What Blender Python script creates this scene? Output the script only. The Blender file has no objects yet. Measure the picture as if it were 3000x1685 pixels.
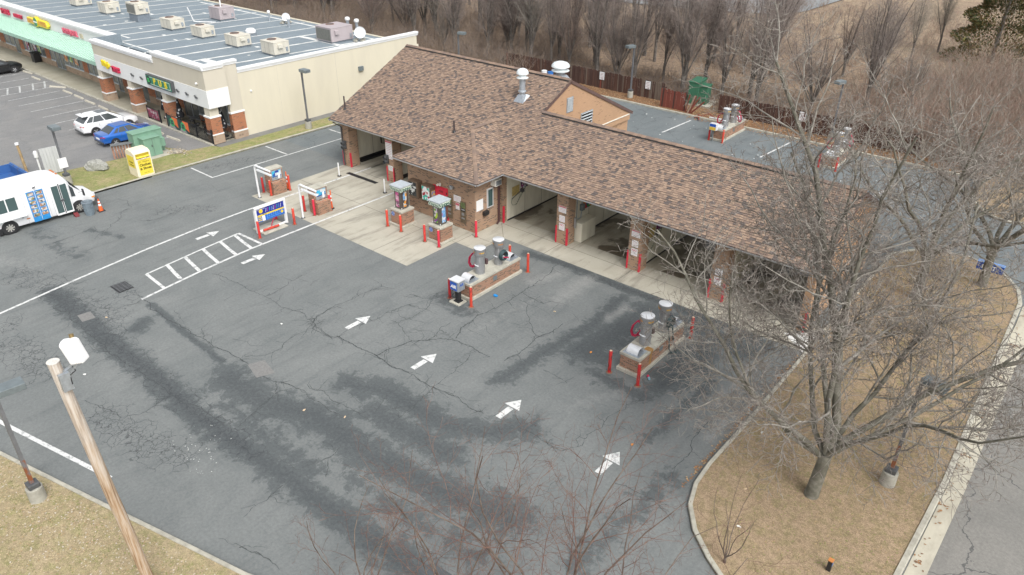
import bpy, math, random
import numpy as np
from mathutils import Vector, Matrix
random.seed(7)
S = bpy.context.scene
COL = S.collection
rad = math.radians
# ------------------------------------------------------------------ camera, sky, sun, exposure
cd = bpy.data.cameras.new('camera'); cam = bpy.data.objects.new('camera', cd); COL.objects.link(cam)
cd.sensor_width = 36.0; cd.lens = 26.26; cd.clip_start = 0.1; cd.clip_end = 2000
def cam_matrix(yaw, pitch, roll, loc):
    f = Vector((math.sin(yaw)*math.cos(pitch), math.cos(yaw)*math.cos(pitch), -math.sin(pitch)))
    r = Vector((math.cos(yaw), -math.sin(yaw), 0)); u = r.cross(f)
    r2 = r*math.cos(roll) + u*math.sin(roll); u2 = -r*math.sin(roll) + u*math.cos(roll)
    m = Matrix((r2, u2, -f)).transposed().to_4x4(); m.translation = loc
    return m
cam.matrix_world = cam_matrix(-0.694762, 0.5223316, 0.0080848, Vector((0, 0, 20)))
S.camera = cam
W = bpy.data.worlds.new('World'); S.world = W; W.use_nodes = True
wn = W.node_tree.nodes; wl = W.node_tree.links
sky = wn.new('ShaderNodeTexSky'); sky.sky_type = 'NISHITA'; sky.sun_disc = False
SUN_EL, SUN_AZ = rad(50), rad(112)          # azimuth clockwise from +Y: the bright part of the cloud lies to the right of the camera
sky.sun_elevation = SUN_EL; sky.sun_rotation = SUN_AZ; sky.dust_density = 4.0; sky.air_density = 1.0; sky.ozone_density = 1.0
hs = wn.new('ShaderNodeHueSaturation'); hs.inputs['Saturation'].default_value = 0.16
wl.new(sky.outputs[0], hs.inputs['Color'])
bg = wn['Background']; wl.new(hs.outputs[0], bg.inputs['Color']); bg.inputs['Strength'].default_value = 0.148
sd = bpy.data.lights.new('sun', 'SUN'); sd.energy = 1.05; sd.angle = rad(30); sd.color = (1.0, 0.98, 0.95)
sun = bpy.data.objects.new('sun', sd); COL.objects.link(sun)
sv = Vector((math.sin(SUN_AZ)*math.cos(SUN_EL), math.cos(SUN_AZ)*math.cos(SUN_EL), math.sin(SUN_EL)))
sun.rotation_euler = sv.to_track_quat('Z', 'Y').to_euler(); sun.location = (0, -20, 60)
vs = S.view_settings; vs.view_transform = 'Standard'; vs.look = 'None'; vs.exposure = 0.64; vs.gamma = 1.0; vs.use_curve_mapping = False

# ------------------------------------------------------------------ materials
MATS = {}
def _nt(name):
    m = bpy.data.materials.new(name); m.use_nodes = True
    return m, m.node_tree.nodes, m.node_tree.links, m.node_tree.nodes['Principled BSDF']
def pos(n):
    return n.new('ShaderNodeNewGeometry').outputs['Position']
def noise(n, l, vec, scale, detail=4, rough=.55, dist=0):
    t = n.new('ShaderNodeTexNoise'); t.inputs['Scale'].default_value = scale; t.inputs['Detail'].default_value = detail
    t.inputs['Roughness'].default_value = rough; t.inputs['Distortion'].default_value = dist
    l.new(vec, t.inputs['Vector']); return t.outputs['Fac']
def ramp(n, l, fac, stops):
    r = n.new('ShaderNodeValToRGB'); e = r.color_ramp.elements
    while len(e) < len(stops): e.new(.5)
    for i, (p, c) in enumerate(stops):
        e[i].position = p; e[i].color = (c if isinstance(c, (tuple, list)) else (c, c, c)) + ((1,) if not isinstance(c, (tuple, list)) or len(c) == 3 else ()) if isinstance(c, (tuple, list)) else (c, c, c, 1)
    l.new(fac, r.inputs[0]); return r.outputs[0]
def mix(n, l, fac, a, b, mode='MIX'):
    x = n.new('ShaderNodeMix'); x.data_type = 'RGBA'; x.blend_type = mode
    for s, v in ((0, fac), (6, a), (7, b)):
        if isinstance(v, (int, float)): x.inputs[s].default_value = v
        elif isinstance(v, (tuple, list)): x.inputs[s].default_value = tuple(v) + (1,)
        else: l.new(v, x.inputs[s])
    return x.outputs[2]
def math_(n, l, op, a, b=None, clamp=False):
    x = n.new('ShaderNodeMath'); x.operation = op; x.use_clamp = clamp
    for s, v in ((0, a), (1, b)):
        if v is None: continue
        if isinstance(v, (int, float)): x.inputs[s].default_value = v
        else: l.new(v, x.inputs[s])
    return x.outputs[0]
def bumpn(n, l, bsdf, h, strength=.3, dist=.02):
    b = n.new('ShaderNodeBump'); b.inputs['Strength'].default_value = strength; b.inputs['Distance'].default_value = dist
    l.new(h, b.inputs['Height']); l.new(b.outputs[0], bsdf.inputs['Normal'])
def M(name, col, rough=.6, metal=0., var=.12, scale=6., bump=0., bscale=40., col2=None, spec=.5, fine=0.):
    """plain material: base colour broken up by soft noise, optional second colour for wear, optional relief"""
    if name in MATS: return MATS[name]
    m, n, l, b = _nt(name)
    b.inputs['Roughness'].default_value = rough; b.inputs['Metallic'].default_value = metal
    b.inputs['Specular IOR Level'].default_value = spec
    p = pos(n)
    f = noise(n, l, p, scale, 5, .6)
    c2 = col2 or tuple(min(1, c*(1+var)) for c in col)
    c1 = col if col2 else tuple(c*(1-var) for c in col)
    lo, hi = (.42, .62) if col2 else (.3, .7)
    c = ramp(n, l, f, [(lo, c1), (hi, c2)])
    if fine:
        f2 = noise(n, l, p, bscale, 3, .6)
        c = mix(n, l, fine, c, ramp(n, l, f2, [(.3, 0.), (.7, 1.)]), 'SOFT_LIGHT')
    l.new(c, b.inputs['Base Color'])
    if bump: bumpn(n, l, b, noise(n, l, p, bscale, 4), bump, .02)
    MATS[name] = m; return m
def glass(name, col=(.03, .035, .04), rough=.06):
    m, n, l, b = _nt(name); b.inputs['Base Color'].default_value = col + (1,); b.inputs['Roughness'].default_value = rough
    b.inputs['Specular IOR Level'].default_value = .9; MATS[name] = m; return m
def brick_mat(name, a, c, mortar, w=.205, h=.068, ms=.011, stain=.25, dark=(.09, .065, .05), darkamt=.25):
    m, n, l, b = _nt(name); p = pos(n)
    s = n.new('ShaderNodeSeparateXYZ'); l.new(p, s.inputs[0])
    u = math_(n, l, 'ADD', s.outputs[0], s.outputs[1])
    cv = n.new('ShaderNodeCombineXYZ'); l.new(u, cv.inputs[0]); l.new(s.outputs[2], cv.inputs[1])
    t = n.new('ShaderNodeTexBrick'); l.new(cv.outputs[0], t.inputs['Vector'])
    t.inputs['Scale'].default_value = 1; t.inputs['Brick Width'].default_value = w; t.inputs['Row Height'].default_value = h
    t.inputs['Mortar Size'].default_value = ms; t.inputs['Mortar Smooth'].default_value = .2; t.inputs['Bias'].default_value = -.1
    t.inputs['Color1'].default_value = a + (1,); t.inputs['Color2'].default_value = c + (1,); t.inputs['Mortar'].default_value = mortar + (1,)
    # single dark bricks: snap coordinates to bricks and draw a random value for each
    row = math_(n, l, 'FLOOR', math_(n, l, 'DIVIDE', s.outputs[2], h))
    half = math_(n, l, 'MULTIPLY', math_(n, l, 'MODULO', row, 2.), w*.5)
    cl = math_(n, l, 'FLOOR', math_(n, l, 'DIVIDE', math_(n, l, 'ADD', u, half), w))
    c3 = n.new('ShaderNodeCombineXYZ'); l.new(cl, c3.inputs[0]); l.new(row, c3.inputs[1])
    wn_ = n.new('ShaderNodeTexWhiteNoise'); wn_.noise_dimensions = '2D'; l.new(c3.outputs[0], wn_.inputs['Vector'])
    sel = math_(n, l, 'GREATER_THAN', wn_.outputs['Value'], 1-darkamt)
    notm = math_(n, l, 'SUBTRACT', 1., t.outputs['Fac'])
    col = mix(n, l, math_(n, l, 'MULTIPLY', math_(n, l, 'MULTIPLY', sel, notm), .8), t.outputs['Color'], dark)
    big = noise(n, l, p, .8, 5, .6)
    col = mix(n, l, math_(n, l, 'MULTIPLY', ramp(n, l, big, [(.4, 0.), (.75, 1.)]), stain), col, tuple(x*.45 for x in a))
    l.new(col, b.inputs['Base Color']); b.inputs['Roughness'].default_value = .85; b.inputs['Specular IOR Level'].default_value = .25
    bumpn(n, l, b, math_(n, l, 'SUBTRACT', 1., t.outputs['Fac']), .5, .008)
    MATS[name] = m; return m
def ground_mat(name, cols, scales=(.25, 2.5, 30), rough=.95, bump=.5):
    """grass / litter: three colours mixed by noises of falling size"""
    m, n, l, b = _nt(name); p = pos(n)
    a = ramp(n, l, noise(n, l, p, scales[0], 4, .6), [(.35, 0.), (.65, 1.)])
    c = mix(n, l, a, cols[0], cols[1])
    f = ramp(n, l, noise(n, l, p, scales[1], 5, .7), [(.45, 0.), (.7, 1.)])
    c = mix(n, l, f, c, cols[2])
    md = noise(n, l, p, scales[2]*.22, 5, .75, .5)
    c = mix(n, l, .6, c, ramp(n, l, md, [(.28, .25), (.72, .75)]), 'OVERLAY')
    fine = noise(n, l, p, scales[2], 4, .75)
    c = mix(n, l, .75, c, ramp(n, l, fine, [(.25, .15), (.75, .85)]), 'OVERLAY')
    l.new(c, b.inputs['Base Color']); b.inputs['Roughness'].default_value = rough; b.inputs['Specular IOR Level'].default_value = .15
    bumpn(n, l, b, fine, bump, .05); MATS[name] = m; return m
def asphalt_mat(name, base, worn, dark, attr=False, crack=.0, stainscale=.35):
    m, n, l, b = _nt(name); p = pos(n)
    c = mix(n, l, ramp(n, l, noise(n, l, p, stainscale, 6, .62, .6), [(.32, 0.), (.68, 1.)]), base, worn)
    mp = n.new('ShaderNodeMapping'); l.new(p, mp.inputs[0]); mp.inputs['Scale'].default_value = (2.2, .35, 1)
    c = mix(n, l, math_(n, l, 'MULTIPLY', ramp(n, l, noise(n, l, mp.outputs[0], 1., 4, .6), [(.5, 0.), (.8, 1.)]), .35), c, dark)
    rgh = .82
    if attr:
        A = n.new('ShaderNodeVertexColor'); A.layer_name = 'wear'
        sp = n.new('ShaderNodeSeparateColor'); l.new(A.outputs[0], sp.inputs[0])
        ed = noise(n, l, p, 1.3, 10, .78, .4)
        k = ramp(n, l, math_(n, l, 'ADD', sp.outputs[0], math_(n, l, 'MULTIPLY', math_(n, l, 'SUBTRACT', ed, .5), 2.6)), [(.44, 0.), (.60, 1.)])
        c = mix(n, l, math_(n, l, 'MULTIPLY', k, .6), c, dark)
        ks = ramp(n, l, math_(n, l, 'ADD', sp.outputs[0], math_(n, l, 'MULTIPLY', math_(n, l, 'SUBTRACT', noise(n, l, p, .9, 8, .68), .5), 1.6)), [(.18, 0.), (.75, 1.)])
        c = mix(n, l, math_(n, l, 'MULTIPLY', ks, .28), c, dark)
        km = ramp(n, l, math_(n, l, 'ADD', math_(n, l, 'MULTIPLY', sp.outputs[0], .8), math_(n, l, 'MULTIPLY', math_(n, l, 'SUBTRACT', noise(n, l, p, 6.5, 6, .78), .5), 1.9)), [(.58, 0.), (.72, 1.)])
        c = mix(n, l, math_(n, l, 'MULTIPLY', km, .35), c, (.045, .05, .055))
        ed2 = noise(n, l, p, 3.1, 6, .7)
        k2 = ramp(n, l, math_(n, l, 'ADD', sp.outputs[2], math_(n, l, 'MULTIPLY', math_(n, l, 'SUBTRACT', ed2, .5), 1.1)), [(.4, 0.), (.9, 1.)])
        c = mix(n, l, math_(n, l, 'MULTIPLY', k2, .5), c, (.31, .31, .295))
        # alligator cracking where the second channel says so
        wv = n.new('ShaderNodeVectorMath'); wv.operation = 'ADD'
        nz = n.new('ShaderNodeTexNoise'); nz.inputs['Scale'].default_value = 2.5; nz.inputs['Detail'].default_value = 3; l.new(p, nz.inputs['Vector'])
        sc = n.new('ShaderNodeVectorMath'); sc.operation = 'SCALE'; sc.inputs['Scale'].default_value = .5; l.new(nz.outputs['Color'], sc.inputs[0])
        l.new(p, wv.inputs[0]); l.new(sc.outputs[0], wv.inputs[1])
        for vsc, wd, lo in ((1.7, .022, .35), (3.6, .035, .6)):
            vo = n.new('ShaderNodeTexVoronoi'); vo.feature = 'DISTANCE_TO_EDGE'; vo.inputs['Scale'].default_value = vsc; l.new(wv.outputs[0], vo.inputs['Vector'])
            line = math_(n, l, 'LESS_THAN', vo.outputs['Distance'], wd)
            g = ramp(n, l, math_(n, l, 'ADD', sp.outputs[1], math_(n, l, 'MULTIPLY', math_(n, l, 'SUBTRACT', ed, .5), .9)), [(lo, 0.), (lo+.12, 1.)])
            c = mix(n, l, math_(n, l, 'MULTIPLY', math_(n, l, 'MULTIPLY', line, g), .6), c, (.045, .048, .052))
    if crack:
        vo = n.new('ShaderNodeTexVoronoi'); vo.feature = 'DISTANCE_TO_EDGE'; vo.inputs['Scale'].default_value = .22
        nz = n.new('ShaderNodeTexNoise'); nz.inputs['Scale'].default_value = .9; nz.inputs['Detail'].default_value = 6; l.new(p, nz.inputs['Vector'])
        sc = n.new('ShaderNodeVectorMath'); sc.operation = 'SCALE'; sc.inputs['Scale'].default_value = 1.6; l.new(nz.outputs['Color'], sc.inputs[0])
        wv = n.new('ShaderNodeVectorMath'); wv.operation = 'ADD'; l.new(p, wv.inputs[0]); l.new(sc.outputs[0], wv.inputs[1]); l.new(wv.outputs[0], vo.inputs['Vector'])
        line = math_(n, l, 'LESS_THAN', vo.outputs['Distance'], .005)
        c = mix(n, l, math_(n, l, 'MULTIPLY', line, crack), c, (.06, .063, .065))
    fine = noise(n, l, p, 55, 4, .8)
    c = mix(n, l, .55, c, ramp(n, l, fine, [(.25, .25), (.75, .75)]), 'OVERLAY')
    spk = noise(n, l, p, 9, 3, .7)
    c = mix(n, l, .35, c, ramp(n, l, spk, [(.3, .3), (.7, .7)]), 'OVERLAY')
    l.new(c, b.inputs['Base Color'])
    rr = ramp(n, l, noise(n, l, p, .5, 4, .6), [(.3, .62), (.7, .92)]); l.new(rr, b.inputs['Roughness'])
    b.inputs['Specular IOR Level'].default_value = .35
    bumpn(n, l, b, fine, .35, .01); MATS[name] = m; return m
def rust_paint(name, col, rust=(.20, .07, .03), lo=.56, hi=.64, scale=7, rough=.5):
    m, n, l, b = _nt(name); p = pos(n)
    mp = n.new('ShaderNodeMapping'); l.new(p, mp.inputs[0]); mp.inputs['Scale'].default_value = (1, 1, .35)
    f = noise(n, l, mp.outputs[0], scale, 6, .65)
    c = mix(n, l, ramp(n, l, f, [(lo, 0.), (hi, 1.)]), col, rust)
    l.new(c, b.inputs['Base Color']); b.inputs['Roughness'].default_value = rough; MATS[name] = m; return m
def streak_mat(name, col, stain, amount=.5, rough=.8, sc=(3, 3, .35)):
    m, n, l, b = _nt(name); p = pos(n)
    mp = n.new('ShaderNodeMapping'); l.new(p, mp.inputs[0]); mp.inputs['Scale'].default_value = sc
    f = ramp(n, l, noise(n, l, mp.outputs[0], 1., 6, .65), [(.42, 0.), (.75, 1.)])
    c = mix(n, l, math_(n, l, 'MULTIPLY', f, amount), col, stain)
    l.new(c, b.inputs['Base Color']); b.inputs['Roughness'].default_value = rough; b.inputs['Specular IOR Level'].default_value = .3
    bumpn(n, l, b, noise(n, l, p, 60, 3), .15, .005); MATS[name] = m; return m
def poster_mat(name, cells, scale, axis='S', rough=.45, grout=None):
    """flat print: coloured blotches of small shapes (panel text and pictures too small to read)"""
    m, n, l, b = _nt(name); p = pos(n)
    vo = n.new('ShaderNodeTexVoronoi'); vo.inputs['Scale'].default_value = scale; vo.distance = 'CHEBYCHEV'; l.new(p, vo.inputs['Vector'])
    sp = n.new('ShaderNodeSeparateColor'); l.new(vo.outputs['Color'], sp.inputs[0])
    r = n.new('ShaderNodeValToRGB'); r.color_ramp.interpolation = 'CONSTANT'; e = r.color_ramp.elements
    while len(e) < len(cells): e.new(.5)
    for i, c in enumerate(cells): e[i].position = i/len(cells); e[i].color = tuple(c) + (1,)
    l.new(sp.outputs[0], r.inputs[0]); l.new(r.outputs[0], b.inputs['Base Color']); b.inputs['Roughness'].default_value = rough
    MATS[name] = m; return m

WHITE = M('white paint', (.78, .79, .79), .5, var=.05, scale=2)
WHITE2 = streak_mat('weathered white', (.74, .75, .75), (.45, .43, .40), .45, .6)
OFFWHITE = M('off white', (.70, .68, .62), .6, var=.06, scale=2)
BLACK = M('black', (.02, .02, .022), .45, var=.2)
RUBBER = M('rubber', (.025, .025, .027), .85, var=.25, scale=8)
DGREY = M('dark grey metal', (.10, .105, .11), .5, .3, var=.15)
LAMP = M('lamp grey paint', (.17, .20, .21), .45, .2, var=.15, scale=4)
LAMPB = M('bronze pole paint', (.16, .165, .175), .5, .2, var=.15, scale=4)
STEEL = M('stainless steel', (.35, .355, .36), .42, .55, var=.10, scale=12)
STEELW = M('bright steel', (.78, .79, .80), .35, .35, var=.05, scale=6)
GALV = M('galvanised steel', (.42, .46, .50), .45, .6, var=.15, scale=10)
CONC = streak_mat('cast concrete', (.47, .45, .38), (.22, .21, .18), .6, .9, (2.5, 2.5, 2.5))
KERB = streak_mat('kerb concrete', (.45, .43, .36), (.20, .19, .16), .75, .9, (2.2, 2.2, 2.2))
RED = M('red guard paint', (.60, .025, .055), .45, var=.12, scale=5)
REDW = rust_paint('worn red paint', (.50, .028, .025), (.58, .15, .06), .55, .66, 6)
REDO = rust_paint('orange red paint', (.55, .055, .03), (.26, .03, .022), .52, .62, 5)
BRICK = brick_mat('tan orange brick', (.43, .255, .155), (.37, .21, .13), (.34, .295, .235), stain=.25, darkamt=.16)
BRICKO = brick_mat('orange brick', (.46, .285, .175), (.415, .255, .158), (.46, .31, .19), stain=.18, darkamt=.05, dark=(.22, .13, .08))
BRICKR = brick_mat('red brown brick', (.38, .19, .115), (.31, .15, .095), (.33, .27, .21), stain=.3, darkamt=.2)
BRICKM = brick_mat('pier brick', (.42, .14, .06), (.36, .11, .05), (.38, .25, .17), stain=.15, darkamt=.12)
STONE = brick_mat('split face block', (.42, .31, .22), (.36, .26, .19), (.40, .33, .26), w=.4, h=.2, ms=.015, stain=.2, darkamt=.1, dark=(.25, .18, .13))
PANEL = streak_mat('beige wall panel', (.68, .65, .54), (.30, .27, .20), .4, .5, (2, 2, .4))
STUCCO = streak_mat('beige stucco', (.63, .585, .465), (.44, .41, .34), .35, .9, (.6, .6, .12))
STUCCO2 = streak_mat('tan stucco', (.56, .52, .43), (.40, .37, .31), .35, .9, (.6, .6, .12))
STUCCOW = streak_mat('white stucco', (.72, .73, .72), (.55, .55, .54), .3, .85, (.6, .6, .3))
GLASS = glass('dark glass', (.045, .055, .06)); GLASS2 = glass('storefront glass', (.15, .165, .16), .08); GLASSC = glass('green tinted glass', (.06, .10, .10), .05)
BROWN = M('brown trim', (.13, .075, .06), .5, var=.15)
# ------------------------------------------------------------------ mesh helpers
class MB:
    def __init__(s): s.v = []; s.f = []; s.m = []; s.s = []
    def add(s, vs, fs, m=0, smooth=False):
        o = len(s.v); s.v.extend([tuple(v) for v in vs])
        for f in fs: s.f.append([o+i for i in f]); s.m.append(m); s.s.append(smooth)
        return s
    def box(s, x0, y0, z0, x1, y1, z1, m=0):
        vs = [(x, y, z) for z in (z0, z1) for y in (y0, y1) for x in (x0, x1)]
        return s.add(vs, [(0, 2, 3, 1), (4, 5, 7, 6), (0, 1, 5, 4), (2, 6, 7, 3), (0, 4, 6, 2), (1, 3, 7, 5)], m)
    def cbox(s, c, d, m=0): return s.box(c[0]-d[0]/2, c[1]-d[1]/2, c[2]-d[2]/2, c[0]+d[0]/2, c[1]+d[1]/2, c[2]+d[2]/2, m)
    def bar(s, p, q, w, h=None, m=0, up=(0, 0, 1)):
        h = h or w; p = Vector(p); q = Vector(q); d = (q-p).normalized(); u = Vector(up)
        if abs(d.dot(u)) > .98: u = Vector((1, 0, 0))
        a = d.cross(u).normalized(); b = a.cross(d)
        vs = [e + a*i*w/2 + b*j*h/2 for e in (p, q) for i, j in ((-1, -1), (1, -1), (1, 1), (-1, 1))]
        return s.add(vs, [(3, 2, 1, 0), (4, 5, 6, 7), (0, 1, 5, 4), (1, 2, 6, 5), (2, 3, 7, 6), (3, 0, 4, 7)], m)
    def cyl(s, p, q, r, r2=None, n=12, m=0, smooth=True, cap=True):
        r2 = r if r2 is None else r2
        return s.tube([p, q], [r, r2], n, m, smooth, cap)
    def tube(s, pts, r, n=8, m=0, smooth=True, cap=True):
        P = [Vector(p) for p in pts]; k = len(P)
        R = r if isinstance(r, (list, tuple)) else [r]*k
        vs = []; a = None
        for i in range(k):
            d = (P[min(i+1, k-1)]-P[max(i-1, 0)])
            d = d.normalized() if d.length > 1e-9 else Vector((0, 0, 1))
            if a is None:
                u = Vector((0, 0, 1)) if abs(d.z) < .9 else Vector((1, 0, 0)); a = d.cross(u).normalized()
            a = (a - d*a.dot(d)).normalized(); b = d.cross(a)
            for j in range(n):
                t = 2*math.pi*j/n; vs.append(P[i] + (a*math.cos(t) + b*math.sin(t))*R[i])
        fs = [(i*n+j, i*n+(j+1) % n, (i+1)*n+(j+1) % n, (i+1)*n+j) for i in range(k-1) for j in range(n)]
        s.add(vs, fs, m, smooth)
        if cap:
            s.add(vs[:n], [tuple(range(n))[::-1]], m); s.add(vs[-n:], [tuple(range(n))], m)
        return s
    def lathe(s, prof, c=(0, 0, 0), n=16, m=0, smooth=True, cap=True):
        vs = [(c[0]+r*math.cos(2*math.pi*j/n), c[1]+r*math.sin(2*math.pi*j/n), c[2]+z) for r, z in prof for j in range(n)]
        fs = [(i*n+j, i*n+(j+1) % n, (i+1)*n+(j+1) % n, (i+1)*n+j) for i in range(len(prof)-1) for j in range(n)]
        s.add(vs, fs, m, smooth)
        if cap and prof[0][0] > 1e-4: s.add(vs[:n], [tuple(range(n))[::-1]], m)
        if cap and prof[-1][0] > 1e-4: s.add(vs[-n:], [tuple(range(n))], m)
        return s
    def prism(s, poly, z0, z1, m=0, side=None):
        """poly counter-clockwise in plan"""
        k = len(poly); vs = [(x, y, z0) for x, y in poly] + [(x, y, z1) for x, y in poly]
        s.add(vs, [tuple(range(k, 2*k)), tuple(range(k))[::-1]], m)
        return s.add(vs, [(i, (i+1) % k, (i+1) % k+k, i+k) for i in range(k)], m if side is None else side)
    def slab(s, pts, vec, m=0):
        """a planar polygon pushed along vec"""
        k = len(pts); v = Vector(vec); P = [Vector(p) for p in pts]; vs = P + [p+v for p in P]
        return s.add(vs, [tuple(range(k))[::-1], tuple(range(k, 2*k))] + [(i, (i+1) % k, (i+1) % k+k, i+k) for i in range(k)], m)
    def quad(s, a, b, c, d, m=0): return s.add([a, b, c, d], [(0, 1, 2, 3)], m)
    def ball(s, c, r, n=10, k=6, m=0, sq=(1, 1, 1), jit=0, seed=0):
        rg = random.Random(seed); vs = []
        for i in range(k+1):
            t = math.pi*i/k
            for j in range(n):
                f = 2*math.pi*j/n; q = r*(1+rg.uniform(-jit, jit))
                vs.append((c[0]+q*sq[0]*math.sin(t)*math.cos(f), c[1]+q*sq[1]*math.sin(t)*math.sin(f), c[2]+q*sq[2]*math.cos(t)))
        return s.add(vs, [(i*n+j, (i+1)*n+j, (i+1)*n+(j+1) % n, i*n+(j+1) % n) for i in range(k) for j in range(n)], m, jit == 0)
    def loft(s, secs, m=0, smooth=True, cap=True, mf=None):
        n = len(secs[0]); vs = [p for q in secs for p in q]; o = len(s.v); s.v.extend([tuple(v) for v in vs])
        for i in range(len(secs)-1):
            for j in range(n):
                s.f.append([o+i*n+j, o+i*n+(j+1) % n, o+(i+1)*n+(j+1) % n, o+(i+1)*n+j]); s.m.append(mf(i, j) if mf else m); s.s.append(smooth)
        if cap:
            s.f.append([o+j for j in range(n)][::-1]); s.m.append(m); s.s.append(False)
            s.f.append([o+(len(secs)-1)*n+j for j in range(n)]); s.m.append(m); s.s.append(False)
        return s
    def mesh(s, name, mats):
        me = bpy.data.meshes.new(name); me.from_pydata(s.v, [], s.f)
        for m in (mats if isinstance(mats, (list, tuple)) else [mats]): me.materials.append(m)
        me.polygons.foreach_set('material_index', s.m); me.polygons.foreach_set('use_smooth', s.s); me.update()
        if any(s.s): me.set_sharp_from_angle(angle=rad(38))
        return me
    def done(s, name, mats, parent=None, loc=None, rot=None, bevel=0, seg=2, **tags):
        return link(name, s.mesh(name, mats), parent, loc, rot, bevel, seg, **tags)
def link(name, me, parent=None, loc=None, rot=None, bevel=0, seg=2, **tags):
    o = bpy.data.objects.new(name, me); COL.objects.link(o)
    if parent: o.parent = parent
    if loc: o.location = loc
    if rot: o.rotation_euler = rot
    if bevel:
        b = o.modifiers.new('bevel', 'BEVEL'); b.width = bevel; b.segments = seg; b.limit_method = 'ANGLE'; b.angle_limit = rad(40)
    for k, v in tags.items():
        if v: o['category' if k == 'cat' else k] = v
    return o
def T(name, loc, label, cat, group=None, rz=0):
    o = bpy.data.objects.new(name, None); COL.objects.link(o); o.location = loc; o.rotation_euler = (0, 0, rz); o.empty_display_size = .2
    o['label'] = label; o['category'] = cat
    if group: o['group'] = group
    return o
def copy_tree(o, parent=None, loc=None, rz=None, label=None, group=None):
    c = o.copy(); COL.objects.link(c); c.parent = parent
    if loc is not None: c.location = loc
    if rz is not None: c.rotation_euler = (0, 0, rz)
    if label: c['label'] = label
    if group: c['group'] = group
    for ch in o.children: copy_tree(ch, c)
    return c
def setting(name, mb, mats, **k):
    return mb.done(name, mats, kind='structure', **k)
FACING = {'S': (rad(90), 0, 0), 'E': (rad(90), 0, rad(90)), 'N': (rad(90), 0, rad(180)), 'U': (0, 0, 0)}
def text(s, size, loc, face, mat, parent, ext=.004, align='CENTER', name='lettering', shear=0, sx=1.0, rot=None, bold=0):
    cu = bpy.data.curves.new('t', 'FONT'); cu.body = s; cu.size = size; cu.extrude = ext; cu.align_x = align; cu.align_y = 'CENTER'; cu.shear = shear
    cu.offset = bold; cu.resolution_u = 2
    t = bpy.data.objects.new('t', cu); COL.objects.link(t)
    me = bpy.data.meshes.new_from_object(t); bpy.data.objects.remove(t); bpy.data.curves.remove(cu)
    me.name = name
    if not me.materials: me.materials.append(mat)
    else: me.materials[0] = mat
    o = link(name, me, parent, loc, rot or FACING[face]); o.scale = (sx, 1, 1); return o
def lines_print(mb, x0, x1, z0, z1, n, m, face, at, rg):
    """rows of small dark strokes: print too small to read"""
    for i in range(n):
        z = z1-(i+.5)*(z1-z0)/n; h = (z1-z0)/n*.3; x = x0
        while x < x1:
            w = min(rg.uniform(.05, .16)*(x1-x0)*1.6, x1-x)
            if face == 'S': mb.box(x, at-.002, z-h/2, x+w*.85, at, z+h/2, m)
            else: mb.box(at, x, z-h/2, at+.002, x+w*.85, z+h/2, m)
            x += w
def arc(c, r, a0, a1, n, z=0): return [(c[0]+r*math.cos(rad(a0+(a1-a0)*i/n)), c[1]+r*math.sin(rad(a0+(a1-a0)*i/n)))+((z,) if z is not None else ()) for i in range(n+1)]
WROOT = {}
_link0 = link
def link(name, me, parent=None, *a, **k):
    o = _link0(name, me, parent, *a, **k)
    if parent is not None and parent.name in WROOT: o.matrix_parent_inverse = Matrix.Translation(-WROOT[parent.name])
    return o
def TW(name, loc, label, cat, group=None):
    """a thing whose parts are written in world coordinates"""
    o = T(name, loc, label, cat, group); WROOT[o.name] = Vector(loc); return o
# ------------------------------------------------------------------ the setting
GRASS_TAN = ground_mat('dormant grass', ((.335, .25, .165), (.29, .215, .14), (.235, .195, .105)))
GRASS_MIX = ground_mat('patchy lawn', ((.235, .25, .10), (.33, .28, .155), (.19, .225, .075)), (.5, 2.2, 28))
GRASS_FL = ground_mat('straw lawn', ((.37, .30, .19), (.33, .265, .165), (.27, .25, .12)), (.35, 2.0, 30))
LITTER = ground_mat('leaf litter', ((.22, .125, .07), (.30, .17, .09), (.13, .09, .06)), (.6, 4, 22))
FIELD = ground_mat('dry field', ((.33, .26, .18), (.27, .205, .145), (.23, .165, .125)), (.07, .5, 7))
WOODF = ground_mat('woodland floor', ((.25, .185, .13), (.29, .215, .15), (.17, .13, .10)), (.12, 1.1, 9))
ASPH = asphalt_mat('lot asphalt', (.152, .164, .162), (.192, .202, .197), (.062, .072, .076), attr=True)
ASPH_MALL = asphalt_mat('mall asphalt', (.185, .187, .188), (.235, .23, .222), (.12, .125, .13), crack=.25)
ASPH_REAR = asphalt_mat('rear asphalt', (.135, .156, .163), (.18, .198, .20), (.085, .10, .108), crack=.5)
ROADM = asphalt_mat('road asphalt', (.19, .186, .172), (.23, .222, .203), (.13, .127, .12), crack=.7)
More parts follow.
